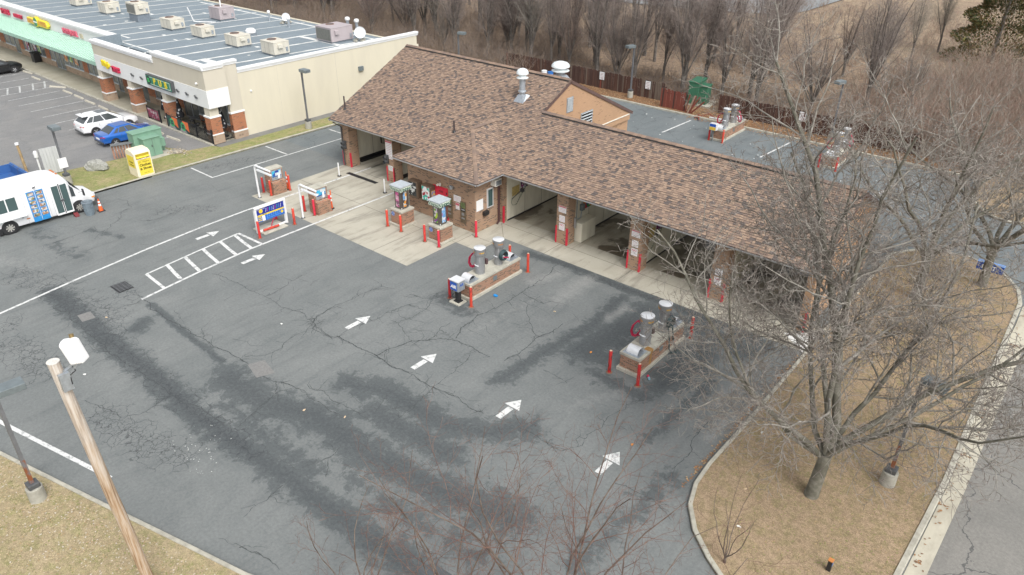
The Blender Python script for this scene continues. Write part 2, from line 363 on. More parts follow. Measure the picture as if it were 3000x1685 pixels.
def concrete_mat(name, a, b_, st, amt, oil=.0):
    m, n, l, b = _nt(name); p = pos(n)
    c = mix(n, l, ramp(n, l, noise(n, l, p, .5, 6, .6, .4), [(.35, 0.), (.65, 1.)]), a, b_)
    mp = n.new('ShaderNodeMapping'); l.new(p, mp.inputs[0]); mp.inputs['Scale'].default_value = (1.6, .3, 1)
    c = mix(n, l, math_(n, l, 'MULTIPLY', ramp(n, l, noise(n, l, mp.outputs[0], .9, 6, .65), [(.5, 0.), (.72, 1.)]), amt), c, st)
    wet = ramp(n, l, noise(n, l, p, .33, 5, .6, .3), [(.51, 0.), (.55, 1.)])
    if oil:
        c = mix(n, l, math_(n, l, 'MULTIPLY', wet, oil), c, (.075, .055, .035))
        l.new(ramp(n, l, wet, [(0., .75), (1., .28)]), b.inputs['Roughness'])
    else: b.inputs['Roughness'].default_value = .85
    fine = noise(n, l, p, 30, 5, .7)
    c = mix(n, l, .4, c, ramp(n, l, fine, [(.25, .3), (.75, .7)]), 'OVERLAY')
    l.new(c, b.inputs['Base Color']); bumpn(n, l, b, fine, .15, .006); MATS[name] = m; return m
APRON = concrete_mat('apron concrete', (.46, .435, .36), (.385, .36, .295), (.19, .175, .145), .95)
BAYFLOOR = concrete_mat('wash bay floor', (.40, .37, .295), (.32, .29, .23), (.14, .115, .085), .75, .85)
WALK = concrete_mat('sidewalk concrete', (.37, .345, .275), (.31, .29, .225), (.24, .22, .17), .5)
PAINT = None
def paint_mat(name='road paint', thr=.53):
    m, n, l, b = _nt(name); p = pos(n)
    f = ramp(n, l, noise(n, l, p, 4, 7, .75), [(thr, 0.), (thr+.05, 1.)])
    c = mix(n, l, math_(n, l, 'MULTIPLY', f, .75), (.63, .635, .62), (.26, .27, .27))
    l.new(c, b.inputs['Base Color']); b.inputs['Roughness'].default_value = .7; MATS[name] = m; return m
PAINT = paint_mat()
PAINT_OLD = paint_mat('faded road paint', .47)
CRACKM = M('crack dark', (.062, .068, .07), .95, var=.2)  # dark colour of the lot cracks

o = setting('ground', MB().quad((-420, -60, -.06), (260, -60, -.06), (260, 420, -.06), (-420, 420, -.06)), FIELD)
# the lot: a fine grid so that sealed, worn and crazed zones can be stored on its points
def lot_grid():
    h = .15; xs = np.arange(-52, -.3+1e-6, h); ys = np.arange(-6, 33+1e-6, h); nx, ny = len(xs), len(ys)
    X, Y = np.meshgrid(xs, ys); V = np.stack([X.ravel(), Y.ravel(), np.zeros(nx*ny)], 1)
    i = np.arange(nx-1)[None, :] + (np.arange(ny-1)*nx)[:, None]; i = i.ravel()
    F = np.stack([i, i+1, i+nx+1, i+nx], 1)
    me = bpy.data.meshes.new('parking_lot'); me.vertices.add(len(V)); me.vertices.foreach_set('co', V.ravel().astype('f'))
    me.loops.add(F.size); me.loops.foreach_set('vertex_index', F.ravel().astype('i')); me.polygons.add(len(F))
    me.polygons.foreach_set('loop_start', np.arange(0, F.size, 4, dtype='i')); me.update(calc_edges=True)
    def seg(pts, w):
        d = np.full(X.shape, 1e9)
        for (ax, ay), (bx, by) in zip(pts[:-1], pts[1:]):
            t = np.clip(((X-ax)*(bx-ax)+(Y-ay)*(by-ay))/((bx-ax)**2+(by-ay)**2+1e-9), 0, 1)
            d = np.minimum(d, np.hypot(X-ax-t*(bx-ax), Y-ay-t*(by-ay)))
        return np.clip(1-d/(2*w), 0, 1)
    dark = np.zeros(X.shape); gat = np.zeros(X.shape); lt = np.zeros(X.shape)
    for pts, w, k in (
        ([(-40.4, 10.5), (-36.6, 10.4), (-33, 10.3), (-28.6, 10.35), (-25.6, 10.1), (-20.1, 10.4), (-15.6, 10.5), (-12, 10.6)], .62, 1.),
        ([(-35.2, 13.3), (-31.2, 13.0), (-27.9, 12.9)], .22, .9),
        ([(-26.6, 12.4), (-24, 12.4), (-21.6, 13.3), (-18.5, 13.2), (-15, 13.6), (-12, 14.2)], 1.0, .95),
        ([(-22.2, 15.6), (-20.5, 16.3), (-17.5, 16.3), (-15.6, 17), (-14.5, 18.4)], .85, .9), ([(-19.8, 15), (-16, 15.2)], .9, .9),
        ([(-33.9, 12.3), (-33.4, 11.6)], .55, .85), ([(-25, 11.3), (-19, 11.2)], .8, .7), ([(-17.5, 12), (-11.5, 12.3)], .9, .6),
        ([(-17.4, 20), (-17.2, 23.5), (-16.8, 26), (-17.2, 29.5)], .55, .85), ([(-24.2, 30.3), (-21.8, 30.7), (-17.3, 30.6), (-12, 30.6), (-9.4, 30.3)], .38, 1.),
        ([(-15.8, 24.5), (-15.6, 26.5), (-15.3, 29.3)], 1.15, 1.), ([(-15.3, 29.6), (-12, 29.6), (-10, 29.2)], .8, .95), ([(-11.8, 24.2), (-11.4, 28)], .8, .9), ([(-14.6, 23.2), (-12, 23.2)], .6, .75), ([(-12.2, 25), (-11.8, 28.5)], .7, .9),
        ([(-10.4, 20.5), (-10.2, 26)], .35, .7), ([(-24.5, 23.4), (-22.3, 23.3)], .55, .8), ([(-9, 14), (-8.6, 20)], .6, .7),
        ([(-49, 13), (-43, 13.2)], .7, .55), ([(-46.5, 15.2), (-44, 16)], .3, .7)):
        dark = np.maximum(dark, seg(pts, w)*k)
    for pts, w, k in (([(-43.5, 10.2), (-41, 10.8), (-38.2, 11), (-35.5, 11.2), (-33.5, 10.4)], 1.0, 1.), ([(-36.5, 7.3), (-33.4, 7.4)], .9, 1.),
        ([(-28.2, 7.7), (-25.4, 7.9), (-23.6, 8.4)], .8, 1.), ([(-38.2, 7.6), (-38.8, 8.2)], .5, 1.), ([(-33, 10.4), (-22, 10.3)], .7, .8),
        ([(-46, 19.5), (-44, 21.5)], .8, .8), ([(-50.5, 26), (-49.6, 29)], .9, .8), ([(-38.4, 13.2), (-36.6, 12.8)], .6, .8), ([(-22, 30.5), (-10, 30.6)], .4, .7)):
        gat = np.maximum(gat, seg(pts, w)*k)
    for pts, w, k in (([(-19.6, 27.2), (-19.7, 30)], .8, .9), ([(-16.6, 27.5), (-16.4, 28.8)], .35, .9), ([(-21.8, 27.9), (-21.2, 29.6)], .6, .8), ([(-14, 20.5), (-13, 22.6)], .8, .55),
        ([(-9.4, 25), (-9.2, 29)], .45, .9), ([(-8.6, 22.5), (-8.5, 24)], .3, .9), ([(-48, 9.5), (-44, 11)], 1.2, .6), ([(-20.9, 22), (-20.6, 26.4)], .5, .55)):
        lt = np.maximum(lt, seg(pts, w)*k)
    ca = me.color_attributes.new('wear', 'FLOAT_COLOR', 'POINT')
    C = np.stack([dark.ravel(), gat.ravel(), lt.ravel(), np.ones(X.size)], 1).astype('f'); ca.data.foreach_set('color', C.ravel())
    me.materials.append(ASPH); return link('parking_lot', me, kind='structure')
LOT = lot_grid()
REAR = setting('rear_lot', MB().add([(-54, 33, 0), (-.3, 33, 0), (-.3, 60.8, 0), (-150, 60.8, 0), (-150, 50.5, 0), (-54, 50.5, 0)], [range(6)]), ASPH_REAR)
MALL_LOT = setting('mall_lot', MB().quad((-150, -30, 0), (-52, -30, 0), (-52, 29, 0), (-150, 29, 0)), ASPH_MALL)
ROAD = setting('road', MB().quad((-.3, -40, .004), (8.6, -40, .004), (8.6, 150, .004), (-.3, 150, .004)), ROADM)
apron_poly = [(-43.6, 24.68), (-28.3, 24.68), (-28.3, 28.65), (-26.5, 28.65), (-26.5, 30.95), (-8.05, 30.95), (-8.05, 33.6), (-43.6, 33.6)]
AP = setting('concrete_apron', MB().add([(x, y, .006) for x, y in apron_poly], [range(8)]), APRON)
jm = MB()
for a in ([(-43.6, 28.62), (-28.3, 28.62)], [(-36.8, 24.7), (-36.8, 32.6)], [(-31.2, 24.7), (-31.2, 30.2)], [(-28.2, 30.0), (-26.5, 30.0)], [(-28.25, 28.65), (-28.25, 30.2)],
          [(-27.98, 32.5), (-8.6, 32.5)], [(-27.98, 32.5), (-26.5, 30.95)], [(-23.4, 30.95), (-23.4, 32.5)], [(-18.4, 30.95), (-18.4, 32.5)], [(-13.4, 30.95), (-13.4, 32.5)], [(-43.6, 32.5), (-34, 32.5)]):
    jm.bar((a[0][0], a[0][1], .0095), (a[1][0], a[1][1], .0095), .024, .003)
jm.done('expansion_joint', M('joint dirt', (.13, .125, .105), .95, var=.3), AP)
setting('wash_bay_floor', MB().quad((-28, 33.5, .012), (-8.9, 33.5, .012), (-8.9, 42.2, .012), (-28, 42.2, .012)), BAYFLOOR)
setting('tunnel_floor', MB().quad((-43.3, 33.5, .012), (-33.9, 33.5, .012), (-33.9, 48.2, .012), (-43.3, 48.2, .012)), APRON)
# raised ground: islands and verges, each with its kerb
def kerb(name, pts, side, w=.16, h=.15, closed=False, mat=None, parent=None):
    P = [Vector(p) for p in pts]; L = []; k = len(P)
    for i in range(k):
        d0 = (P[i]-P[i-1]).normalized() if i > 0 else (P[1]-P[0]).normalized()
        d1 = (P[i+1]-P[i]).normalized() if i < k-1 else d0
        d = (d0+d1).normalized(); nrm = Vector((-d.y, d.x))*side; L.append(P[i]+nrm*(w/max(.5, d.dot(d1))))
    secs = [[(p.x, p.y, -.02), (p.x, p.y, h-.03), ((p.x*.82+q.x*.18), (p.y*.82+q.y*.18), h), (q.x, q.y, h), (q.x, q.y, -.02)] for p, q in zip(P, L)]
    mb = MB().loft(secs, smooth=False); return mb.done(name, mat or KERB, parent, kind=None if parent else 'structure')
def ext(poly, z0, z1): return MB().prism(poly, z0, z1)
FLk = [(-62, -3.9), (-45, .2), (-29, 4.07), (-23.84, 5.3), (-19.22, 6.43), (-16.75, 7.02), (-13, 8.3), (-10, 9.6), (-7.5, 10.6), (-5.2, 11.2), (-3, 11.0), (-1.2, 9.8), (-.55, 8.2), (-.45, 4), (-.45, -14)]
setting('front_lawn', ext([(x, y-.02) for x, y in FLk][::-1] + [(-62, -14)], -.05, .11), GRASS_FL)
kerb('front_kerb', FLk, -1)
RLk = [(-7.95, 44.2), (-7.95, 33), (-7.9, 29), (-7.85, 24.1), (-7.9, 21.2), (-7.8, 19.9), (-7.45, 18.8), (-6.75, 17.85), (-5.85, 17.1), (-4.6, 16.3), (-3.2, 15.5), (-2, 15.1), (-1.2, 15.5), (-.85, 16.4), (-.78, 18)]
RRk = [(-.78, 18), (-.62, 26), (-.75, 32.4), (-.85, 38.2), (-.95, 42.5), (-1.3, 44.1), (-2.1, 45.4), (-3.2, 46.3), (-4.4, 46.7), (-6, 46.3), (-7.1, 45.5), (-7.95, 44.2)]
setting('side_lawn', ext(RLk + RRk[1:-1], -.05, .11), GRASS_TAN)
kerb('side_kerb', RLk, 1); kerb('road_kerb', RRk, 1, .2)
setting('gutter', MB().add([(-.78, 15, .01), (-.18, 15, .01), (-.05, 26, .01), (-.2, 44, .01), (-.9, 44, .01), (-.75, 32, .01), (-.6, 26, .01)], [range(7)]), streak_mat('gutter concrete', (.50, .47, .38), (.22, .19, .15), .7, .9, (1.2, .5, 1)))
setting('far_verge', ext([(-6.5, 56), (-5.2, 54.5), (-4.5, 53.8), (-3.6, 53.6), (-2.4, 54.1), (-1.2, 56), (-.8, 60), (-.8, 90), (-6.5, 90)], -.05, .11), GRASS_TAN)
kerb('far_kerb', [(-6.5, 58), (-6.2, 56), (-5.2, 54.5), (-4.5, 53.8), (-3.6, 53.6), (-2.4, 54.1), (-1.2, 56), (-.8, 60), (-.8, 90)], 1)
MLk = [(-51.75, 51), (-51.6, 38), (-51.8, 28.9), (-51.95, 22), (-51.95, 17.8), (-52.3, 15.6), (-53.2, 11)]
setting('mall_verge', ext(MLk + [(-58.4, 11), (-57.6, 18.3), (-57.1, 22.2), (-57.1, 25.6), (-54.9, 26.5), (-54.5, 28.3), (-53.7, 28.6), (-53.7, 51)][::1], -.05, .10), GRASS_MIX)
kerb('mall_verge_kerb', MLk[::-1], 1)
setting('side_path', MB().box(-54.75, 28.6, -.05, -53.68, 51, .06), streak_mat('dark path', (.20, .20, .19), (.11, .11, .11), .6, .9, (1, 1, 1)))
setting('sidewalk', MB().box(-150, 28.5, -.05, -54.76, 33, .125), WALK)
kerb('sidewalk_kerb', [(-150, 28.36), (-54.6, 28.36)], 1, .15, .13)
setting('fence_verge', MB().box(-130, 60.8, -.05, -6.4, 63.3, .10), LITTER)
kerb('rear_kerb', [(-130, 60.62), (-6.4, 60.62)], 1)
setting('woodland_floor', MB().add([(-230, 63.2, .06), (-6, 63.2, .06), (-6, 76, .06), (-20, 92, .06), (-60, 104, .06), (-230, 108, .06)], [range(6)]), WOODF)
# distant: a grey road with a yellowish verge crossing the field
setting('far_road', MB().add([(-70, 108, .1), (-60, 109, .1), (-50, 112, .1), (-44, 115, .1), (-42.5, 120, .1), (-42, 136, .1), (-50, 150, .1), (-95, 140, .1)], [range(8)]), M('far road asphalt', (.22, .23, .235), .85))
# painted markings (children of the lot they lie on)
def pline(parent, pts, w=.125, z=.012, mat=None, name='painted_line'):
    mb = MB()
    P = [Vector(p) for p in pts]; L, R = [], []
    for i in range(len(P)):
        d = (P[min(i+1, len(P)-1)]-P[max(i-1, 0)]).normalized(); nn = Vector((-d.y, d.x))*w/2; L.append(P[i]+nn); R.append(P[i]-nn)
    for i in range(len(P)-1): mb.quad((R[i].x, R[i].y, z), (R[i+1].x, R[i+1].y, z), (L[i+1].x, L[i+1].y, z), (L[i].x, L[i].y, z))
    return mb.done(name, mat or PAINT, parent)
pline(LOT, [(-38.4, 2), (-39.2, 5), (-40, 7.9), (-40.7, 12), (-41.3, 16.2), (-41.65, 20), (-41.78, 23), (-41.7, 28), (-41.6, 32.5), (-41.6, 37)], .16)
pline(LOT, [(-36.0, 13.2), (-36.5, 17), (-36.77, 20.1), (-36.8, 25), (-36.78, 31.4)], .16)
pline(LOT, [(-38.42, 14.69), (-38.8, 17.7), (-39.15, 20.81)], .13)
pline(LOT, [(-38.42, 14.69), (-36.2, 14.55)], .17, .0165); pline(LOT, [(-39.15, 20.85), (-36.75, 20.95)], .17, .0165)
for y in (15.75, 16.9, 18.1, 19.3, 20.35): pline(LOT, [(-38.42-(y-14.69)*.119, y+.22), (-37.4-(y-15)*.1, y+.03), (-36.35-(y-14)*.07, y-.12)], .2, .0165)
pline(LOT, [(-31.6, 4.62), (-24.4, 6.18)], .17)
for x, y in ((-40.32, 18.75), (-35.55, 18.8), (-25.78, 18.33), (-20.92, 18.15), (-15.77, 18.09), (-10.82, 18.09)):
    mb = MB(); z = .012
    mb.quad((x-.14, y, z), (x+.14, y, z), (x+.14, y+.82, z), (x-.14, y+.82, z))
    mb.add([(x-.4, y+.88, z), (x+.4, y+.88, z), (x, y+1.52, z)], [(0, 1, 2)]); mb.done('painted_arrow', PAINT, LOT)
pline(LOT, [(-48.62, 24.7), (-48.5, 33)], .12); pline(REAR, [(-48.5, 33), (-48.4, 46)], .12)
for y in (24.76, 31.12): pline(LOT, [(-51.5, y), (-48.68, y)], .12)
for y in (37.1, 43.2): pline(REAR, [(-51.2, y), (-48.5, y)], .12)
for a in ([(-20.68, 54.7), (-20.28, 59.65)], [(-11.9, 50.3), (-11.2, 54.2)], [(-29.5, 55), (-29.3, 59.6)]): pline(REAR, a, .15)
pline(REAR, [(-17.6, 56.9), (-16.5, 58.9), (-15.4, 60)], .8, .012, CONC, 'concrete_patch')
for x in (-69.9, -72.45, -75.05, -77.7, -80.25, -67.2, -64.6, -61.95, -59.3, -87.6, -90.2, -92.8): pline(MALL_LOT, [(x+random.uniform(-.05, .05), 22.7), (x, 27.3)], .11, mat=PAINT_OLD)
for x in (-82.5, -85.1): pline(MALL_LOT, [(x, 22.9), (x+.3, 28)], .11, mat=PAINT_OLD)
for y in (23.4, 24.5, 25.7, 26.8): pline(MALL_LOT, [(-85.1, y+1.0), (-82.3, y)], .16, mat=PAINT_OLD)
pline(MALL_LOT, [(-85.3, 23.1), (-84.7, 23.3), (-83.9, 22.8), (-84.6, 22.3), (-85, 22.7)], .1, .016, PAINT_OLD)
pline(LOT, [(-42.1, 31.7), (-38.95, 31.74)], .34, .017, M('trench grate', (.04, .04, .042), .6, .4), 'trench_drain')
# storm drain and repaired squares
mb = MB().box(-38.55, 12.75, .005, -37.5, 13.55, .014, 1)
for i in range(7): mb.box(-38.48+i*.135, 12.82, .014, -38.42+i*.135, 13.48, .03, 0)
for i in range(4): mb.box(-38.5, 12.85+i*.2, .012, -37.55, 12.9+i*.2, .026, 0)
mb.done('storm_drain_grate', [M('cast iron', (.16, .165, .17), .55, .6), BLACK], LOT)
def patch(pts, mat, z=.009): MB().add([(x, y, z) for x, y in pts], [range(len(pts))]).done('asphalt_patch', mat, LOT)
PATCH = asphalt_mat('patch asphalt', (.19, .19, .185), (.215, .21, .2), (.13, .13, .13))
patch([(-26.8, 13.5), (-25.65, 13.2), (-25.35, 13.95), (-26.55, 14.2)], PATCH); patch([(-36.9, 10.35), (-36.1, 10.25), (-36, 10.85), (-36.8, 10.95)], PATCH)
MB().add([(-9.35, 31.95, .012), (-8.0, 30.85, .012), (-8.0, 32.6, .012), (-8.6, 32.6, .012)], [range(4)]).done('light_concrete_patch', M('new concrete', (.66, .66, .63), .8), AP)
m_, n_, l_, b_ = _nt('puddle water'); b_.inputs['Base Color'].default_value = (.10, .11, .115, 1); b_.inputs['Roughness'].default_value = .03
MB().add([(-12.9, 10.75, .011), (-12.3, 10.55, .011), (-11.6, 10.6, .011), (-11.3, 10.95, .011), (-11.8, 11.25, .011), (-12.5, 11.2, .011)], [range(6)]).done('puddle', m_, LOT)
# long cracks, traced over the lot, as ragged dark strips with side shoots
CRACKS = [[(-36.85, 13.14), (-35.39, 13.32), (-34.0, 13.16), (-32.47, 13.17), (-31.27, 13.26), (-29.96, 13.33), (-29.08, 13.36), (-27.95, 13.48), (-27.07, 13.55), (-25.48, 13.45), (-24.58, 13.72), (-23.62, 13.93), (-22.42, 13.87), (-21.46, 13.88), (-20.72, 13.95)], [(-35.73, 17.05), (-34.72, 17.32), (-33.36, 17.43), (-31.82, 17.47), (-30.5, 17.54), (-29.22, 17.6), (-27.69, 17.68), (-27.1, 17.47), (-26.28, 17.4), (-25.53, 17.29)], [(-27.44, 13.78), (-26.84, 14.44), (-26.78, 15.33), (-27.15, 16.04), (-27.05, 16.89), (-27.39, 17.54), (-27.74, 18.04), (-27.72, 19.58)], [(-31.44, 17.62), (-31.51, 18.65), (-31.77, 19.77), (-31.82, 20.51)], [(-38.6, 9.88), (-37.03, 10.06), (-35.26, 10.0), (-33.53, 9.98), (-32.0, 10.0), (-30.73, 10.0), (-29.33, 10.03), (-28.26, 10.2), (-27.13, 10.19), (-26.13, 10.35), (-25.15, 10.5), (-23.97, 10.63)], [(-40.07, 9.82), (-39.58, 10.61), (-38.15, 11.13), (-36.87, 11.36), (-36.01, 11.77), (-35.91, 12.54), (-35.96, 13.19)], [(-29.76, 7.59), (-28.64, 7.86), (-27.64, 8.04), (-27.1, 8.61), (-27.22, 9.41), (-27.22, 10.12)], [(-23.35, 10.84), (-23.59, 11.61), (-23.84, 12.42), (-24.11, 13.26), (-23.83, 13.74)], [(-27.9, 17.58), (-27.7, 17.92), (-27.91, 19.07), (-27.77, 20.24), (-27.77, 21.31), (-27.62, 22.19), (-26.87, 22.46)], [(-27.7, 17.92), (-27.01, 17.23), (-26.24, 17.28), (-25.63, 17.35), (-25.52, 17.67), (-25.64, 18.25), (-25.53, 18.98), (-25.41, 19.56), (-25.3, 19.81), (-25.42, 20.7), (-25.25, 21.36), (-25.07, 22.03)], [(-25.52, 17.67), (-24.55, 17.68), (-23.7, 17.69), (-22.95, 17.77), (-21.94, 17.67), (-21.02, 17.8), (-20.03, 17.74), (-19.25, 17.79), (-18.29, 17.88), (-17.35, 17.86), (-16.39, 17.88)], [(-22.95, 17.77), (-22.89, 18.53), (-22.66, 19.15), (-22.58, 19.67), (-22.05, 20.12), (-21.73, 20.69), (-21.22, 20.98), (-20.6, 21.07), (-20.0, 21.15), (-19.26, 21.07), (-18.88, 21.11)], [(-24.71, 20.24), (-23.96, 20.17), (-23.24, 19.86), (-22.58, 19.67)], [(-22.05, 20.12), (-22.01, 20.61), (-22.31, 21.27), (-22.33, 22.04)], [(-21.15, 21.19), (-21.6, 22.03), (-21.54, 22.73), (-21.79, 23.49), (-21.57, 24.35), (-21.48, 25.29), (-21.51, 25.98), (-21.55, 26.68), (-21.54, 27.8), (-21.67, 29.26), (-21.94, 30.48)], [(-21.55, 26.68), (-20.88, 26.52), (-19.94, 26.45), (-19.74, 26.97), (-18.92, 27.14)], [(-20.48, 25.81), (-19.7, 24.95), (-18.79, 24.14), (-18.25, 23.91)], [(-18.17, 21.31), (-18.0, 22.16), (-18.1, 23.07), (-18.19, 23.89), (-17.98, 24.67), (-18.02, 25.59)], [(-25.82, 22.63), (-25.05, 22.76), (-24.58, 22.98), (-24.85, 23.83)], [(-24.58, 22.98), (-24.13, 22.15), (-24.09, 21.18), (-24.21, 20.76)], [(-19.72, 20.67), (-19.48, 20.05), (-19.38, 19.34), (-19.35, 18.71), (-19.25, 18.03), (-19.11, 17.41), (-19.04, 16.88), (-18.95, 16.03), (-18.85, 15.34)], [(-23.55, 14.35), (-22.65, 14.51), (-21.48, 14.44), (-20.72, 14.52), (-19.69, 14.51)], [(-16.39, 21.9), (-15.74, 21.93), (-14.99, 21.81)], [(-14.87, 18.24), (-13.69, 18.21), (-12.57, 18.19), (-12.15, 18.96), (-12.16, 20.4), (-12.26, 22.36)], [(-9.05, 23.51), (-9.03, 22.2), (-8.74, 20.64), (-8.73, 19.36)], [(-18.39, 11.37), (-19.14, 12.04), (-19.34, 12.82)], [(-19.23, 10.17), (-19.14, 9.4), (-19.01, 8.25)], [(-17.96, 7.45), (-17.14, 7.75), (-16.17, 7.79)], [(-10.09, 18.07), (-9.22, 18.21), (-8.57, 18.29), (-7.8, 18.13)], [(-45.04, 18.12), (-44.82, 18.87), (-44.87, 20.17), (-45.45, 21.49)], [(-44.97, 14.81), (-45.77, 16.03), (-46.56, 17.17)], [(-46.17, 12.93), (-46.34, 14.3), (-46.84, 15.82)], [(-49.81, 18.53), (-47.89, 18.55), (-47.66, 17.76), (-46.7, 17.05)], [(-23.76, 53.86), (-23.26, 55.17), (-23.46, 58.38)], [(-23.08, 54.45), (-21.66, 54.82), (-20.01, 54.58)]]
def crack_mesh():
    rg = random.Random(3); mb = MB()
    def jag(a, b, amp, depth):
        if depth == 0: return [a]
        m = ((a[0]+b[0])/2+rg.gauss(0, amp), (a[1]+b[1])/2+rg.gauss(0, amp))
        return jag(a, m, amp*.55, depth-1) + jag(m, b, amp*.55, depth-1)
    def strip(P, w0, w1):
        z = .0078; prev = None
        for i, p in enumerate(P):
            q = P[min(i+1, len(P)-1)]; o = P[max(i-1, 0)]; dx, dy = q[0]-o[0], q[1]-o[1]; L = math.hypot(dx, dy)+1e-6
            w = (w0+(w1-w0)*i/len(P))*rg.uniform(.35, 1.5)/2; a = (p[0]-dy/L*w, p[1]+dx/L*w, z); b = (p[0]+dy/L*w, p[1]-dx/L*w, z)
            if prev: mb.quad(prev[1], b, a, prev[0])
            prev = (a, b)
    for ci, c in enumerate(CRACKS):
        P = []
        for a, b in zip(c[:-1], c[1:]):
            L = math.hypot(b[0]-a[0], b[1]-a[1]); P += jag(a, b, L*.07, 4)
        P.append(c[-1]); w = .04 if ci in (0, 4, 10, 11, 14, 17) else .025
        strip(P, w, w*.7)
        for k in range(len(P)//9):
            i = rg.randrange(len(P)); a = rg.uniform(0, 6.28); L = rg.uniform(.25, 1.1); q = (P[i][0]+math.cos(a)*L, P[i][1]+math.sin(a)*L)
            strip(jag(P[i], q, L*.1, 3)+[q], .02, .008)
    for k in range(90):
        x, y = rg.uniform(-50, -8.5), rg.uniform(9, 30.5)
        if y > 24.3 and -44 < x < -26: continue
        a = rg.choice((0, 1.57))+rg.gauss(0, .45); L = rg.uniform(.4, 2.2); q = (x+math.cos(a)*L, y+math.sin(a)*L); strip(jag((x, y), q, L*.09, 3)+[q], .017, .006)
    return mb
crack_mesh().done('crack', CRACKM, LOT, kind='stuff')
# ------------------------------------------------------------------ the car wash building
CW = TW('car_wash_building', (-28, 37, 0), 'brick self-serve car wash with brown shingle roof and open wash bays', 'building')
SL = .484; EY, EZ = 31.95, 3.62                    # front eave line and roof pitch
def zr(y): return EZ + SL*(y-EY)
RYL, RYR = 39.95, 37.0                             # ridge lines of the tall and the low wing
BR = BRICK
# walls: piers, partitions, office, gables
w = MB()
w.box(-43.6, 32.6, 0, -42.72, 33.4, 3.5).box(-43.6, 33.4, 0, -43.3, 47.9, 3.5)
w.box(-38.75, 32.6, 0, -38.0, 33.4, 3.5).box(-38.6, 33.4, 0, -38.25, 47.9, 3.5)
w.done('tunnel_wall', BR, CW)
o = MB()
o.box(-34.0, 30.3, 0, -28.2, 32.6, 3.55).box(-34.0, 32.6, 0, -33.6, 47.9, 3.5).box(-28.35, 32.6, 0, -27.95, 41.6, 3.5)
o.done('office_wall', BR, CW)
pan = M('panel joint', (.33, .31, .25), .6)
p = MB()
for x0, y0, y1 in ((-43.3, 33.42, 47.8), (-38.25, 33.42, 47.8), (-33.6, 40, 40)):
    if y1 > y0:
        p.box(x0, y0, 0.02, x0+.03, y1, 3.45, 0)
        for k in range(1, 8): p.box(x0+.028, y0+k*1.8-.02, 0.02, x0+.036, y0+k*1.8+.02, 3.45, 1)
        p.box(x0+.03, y0, 0.02, x0+.05, y1, .3, 2)
p.done('tunnel_panel', [PANEL, pan, BLACK], CW)
cols = [(-23.78, -22.98), (-18.78, -17.98), (-13.77, -12.97)]
for i, (a, b) in enumerate(cols):
    c = MB().box(a, 32.6, 0, b, 33.35, 3.5).done('pier', BR, CW)
    pw = MB().box(a+.2, 33.35, 0, b-.2, 41.6, 3.5, 0)
    for k in range(1, 5): pw.box(b-.202, 33.35+k*1.7-.018, .02, b-.194, 33.35+k*1.7+.018, 3.45, 1)
    pw.box(b-.2, 33.35, .012, b-.19, 41.6, .12, 2).done('bay_partition', [PANEL, pan, BLACK], CW)
pw = MB().box(-27.95, 32.95, .015, -27.9, 41.6, 3.45, 0)
for k in range(1, 5): pw.box(-27.902, 32.95+k*1.75-.018, .02, -27.894, 32.95+k*1.75+.018, 3.45, 1)
pw.box(-27.9, 32.95, .012, -27.89, 41.6, .12, 2).done('bay_partition', [PANEL, pan, BLACK], CW)
# right end wall with gable; upper gable of the tall wing
def gable(x0, x1, ya, yb, yr, z0, zt, name, mat):
    zw = zr(ya)-.12; prof = [(ya, z0), (yb, z0), (yb, zt), (yr, zr(yr)-.14), (ya, zw)]
    MB().slab([(x0, y, z) for y, z in prof], (x1-x0, 0, 0)).done(name, mat, CW)
gable(-9.0, -8.62, 32.6, 41.6, RYR, 0, 3.6, 'end_gable_wall', BRICKO)
gable(-28.75, -28.45, 35.0, 47.75, RYL, 3.05, 3.6, 'tall_gable_wall', BRICKO)
gable(-43.6, -43.32, 32.7, 47.75, RYL, 3.5, 3.6, 'west_gable_wall', BRICKO)
MB().box(-28.9, 41.7, 0, -28.6, 47.75, 3.1).done('rear_wing_wall', BRICKO, CW)
MB().box(-33.6, 47.5, 0, -28.9, 47.8, 3.5).done('rear_wall', BRICKO, CW)
def louver(y0, y1, z0, z1, x, n):
    f = MB(); f.box(x-.02, y0, z0, x+.03, y0+.06, z1).box(x-.02, y1-.06, z0, x+.03, y1, z1).box(x-.02, y0+.06, z0, x+.03, y1-.06, z0+.06).box(x-.02, y0+.06, z1-.06, x+.03, y1-.06, z1)
    fo = f.done('gable_louver', GALV, CW)
    MB().box(x-.03, y0+.05, z0+.05, x-.01, y1-.05, z1-.05).done('louver_backing', M('louver backing grey', (.30, .31, .32), .6), fo)  # plain grey sheet behind the slats
    s = MB().bar((x+.012, y0+.06, 0), (x+.012, y1-.06, 0), .13, .02, up=(.6, 0, 1)).mesh('slat', M('louver grey', (.47, .50, .51), .5, .2))
    for k in range(n): link('slat', s, fo, (0, 0, z0+.1+k*(z1-z0-.16)/(n-1)))
louver(39.6, 40.3, 5.35, 6.35, -28.44, 9); louver(41.3, 42.7, 3.75, 4.95, -28.44, 6)
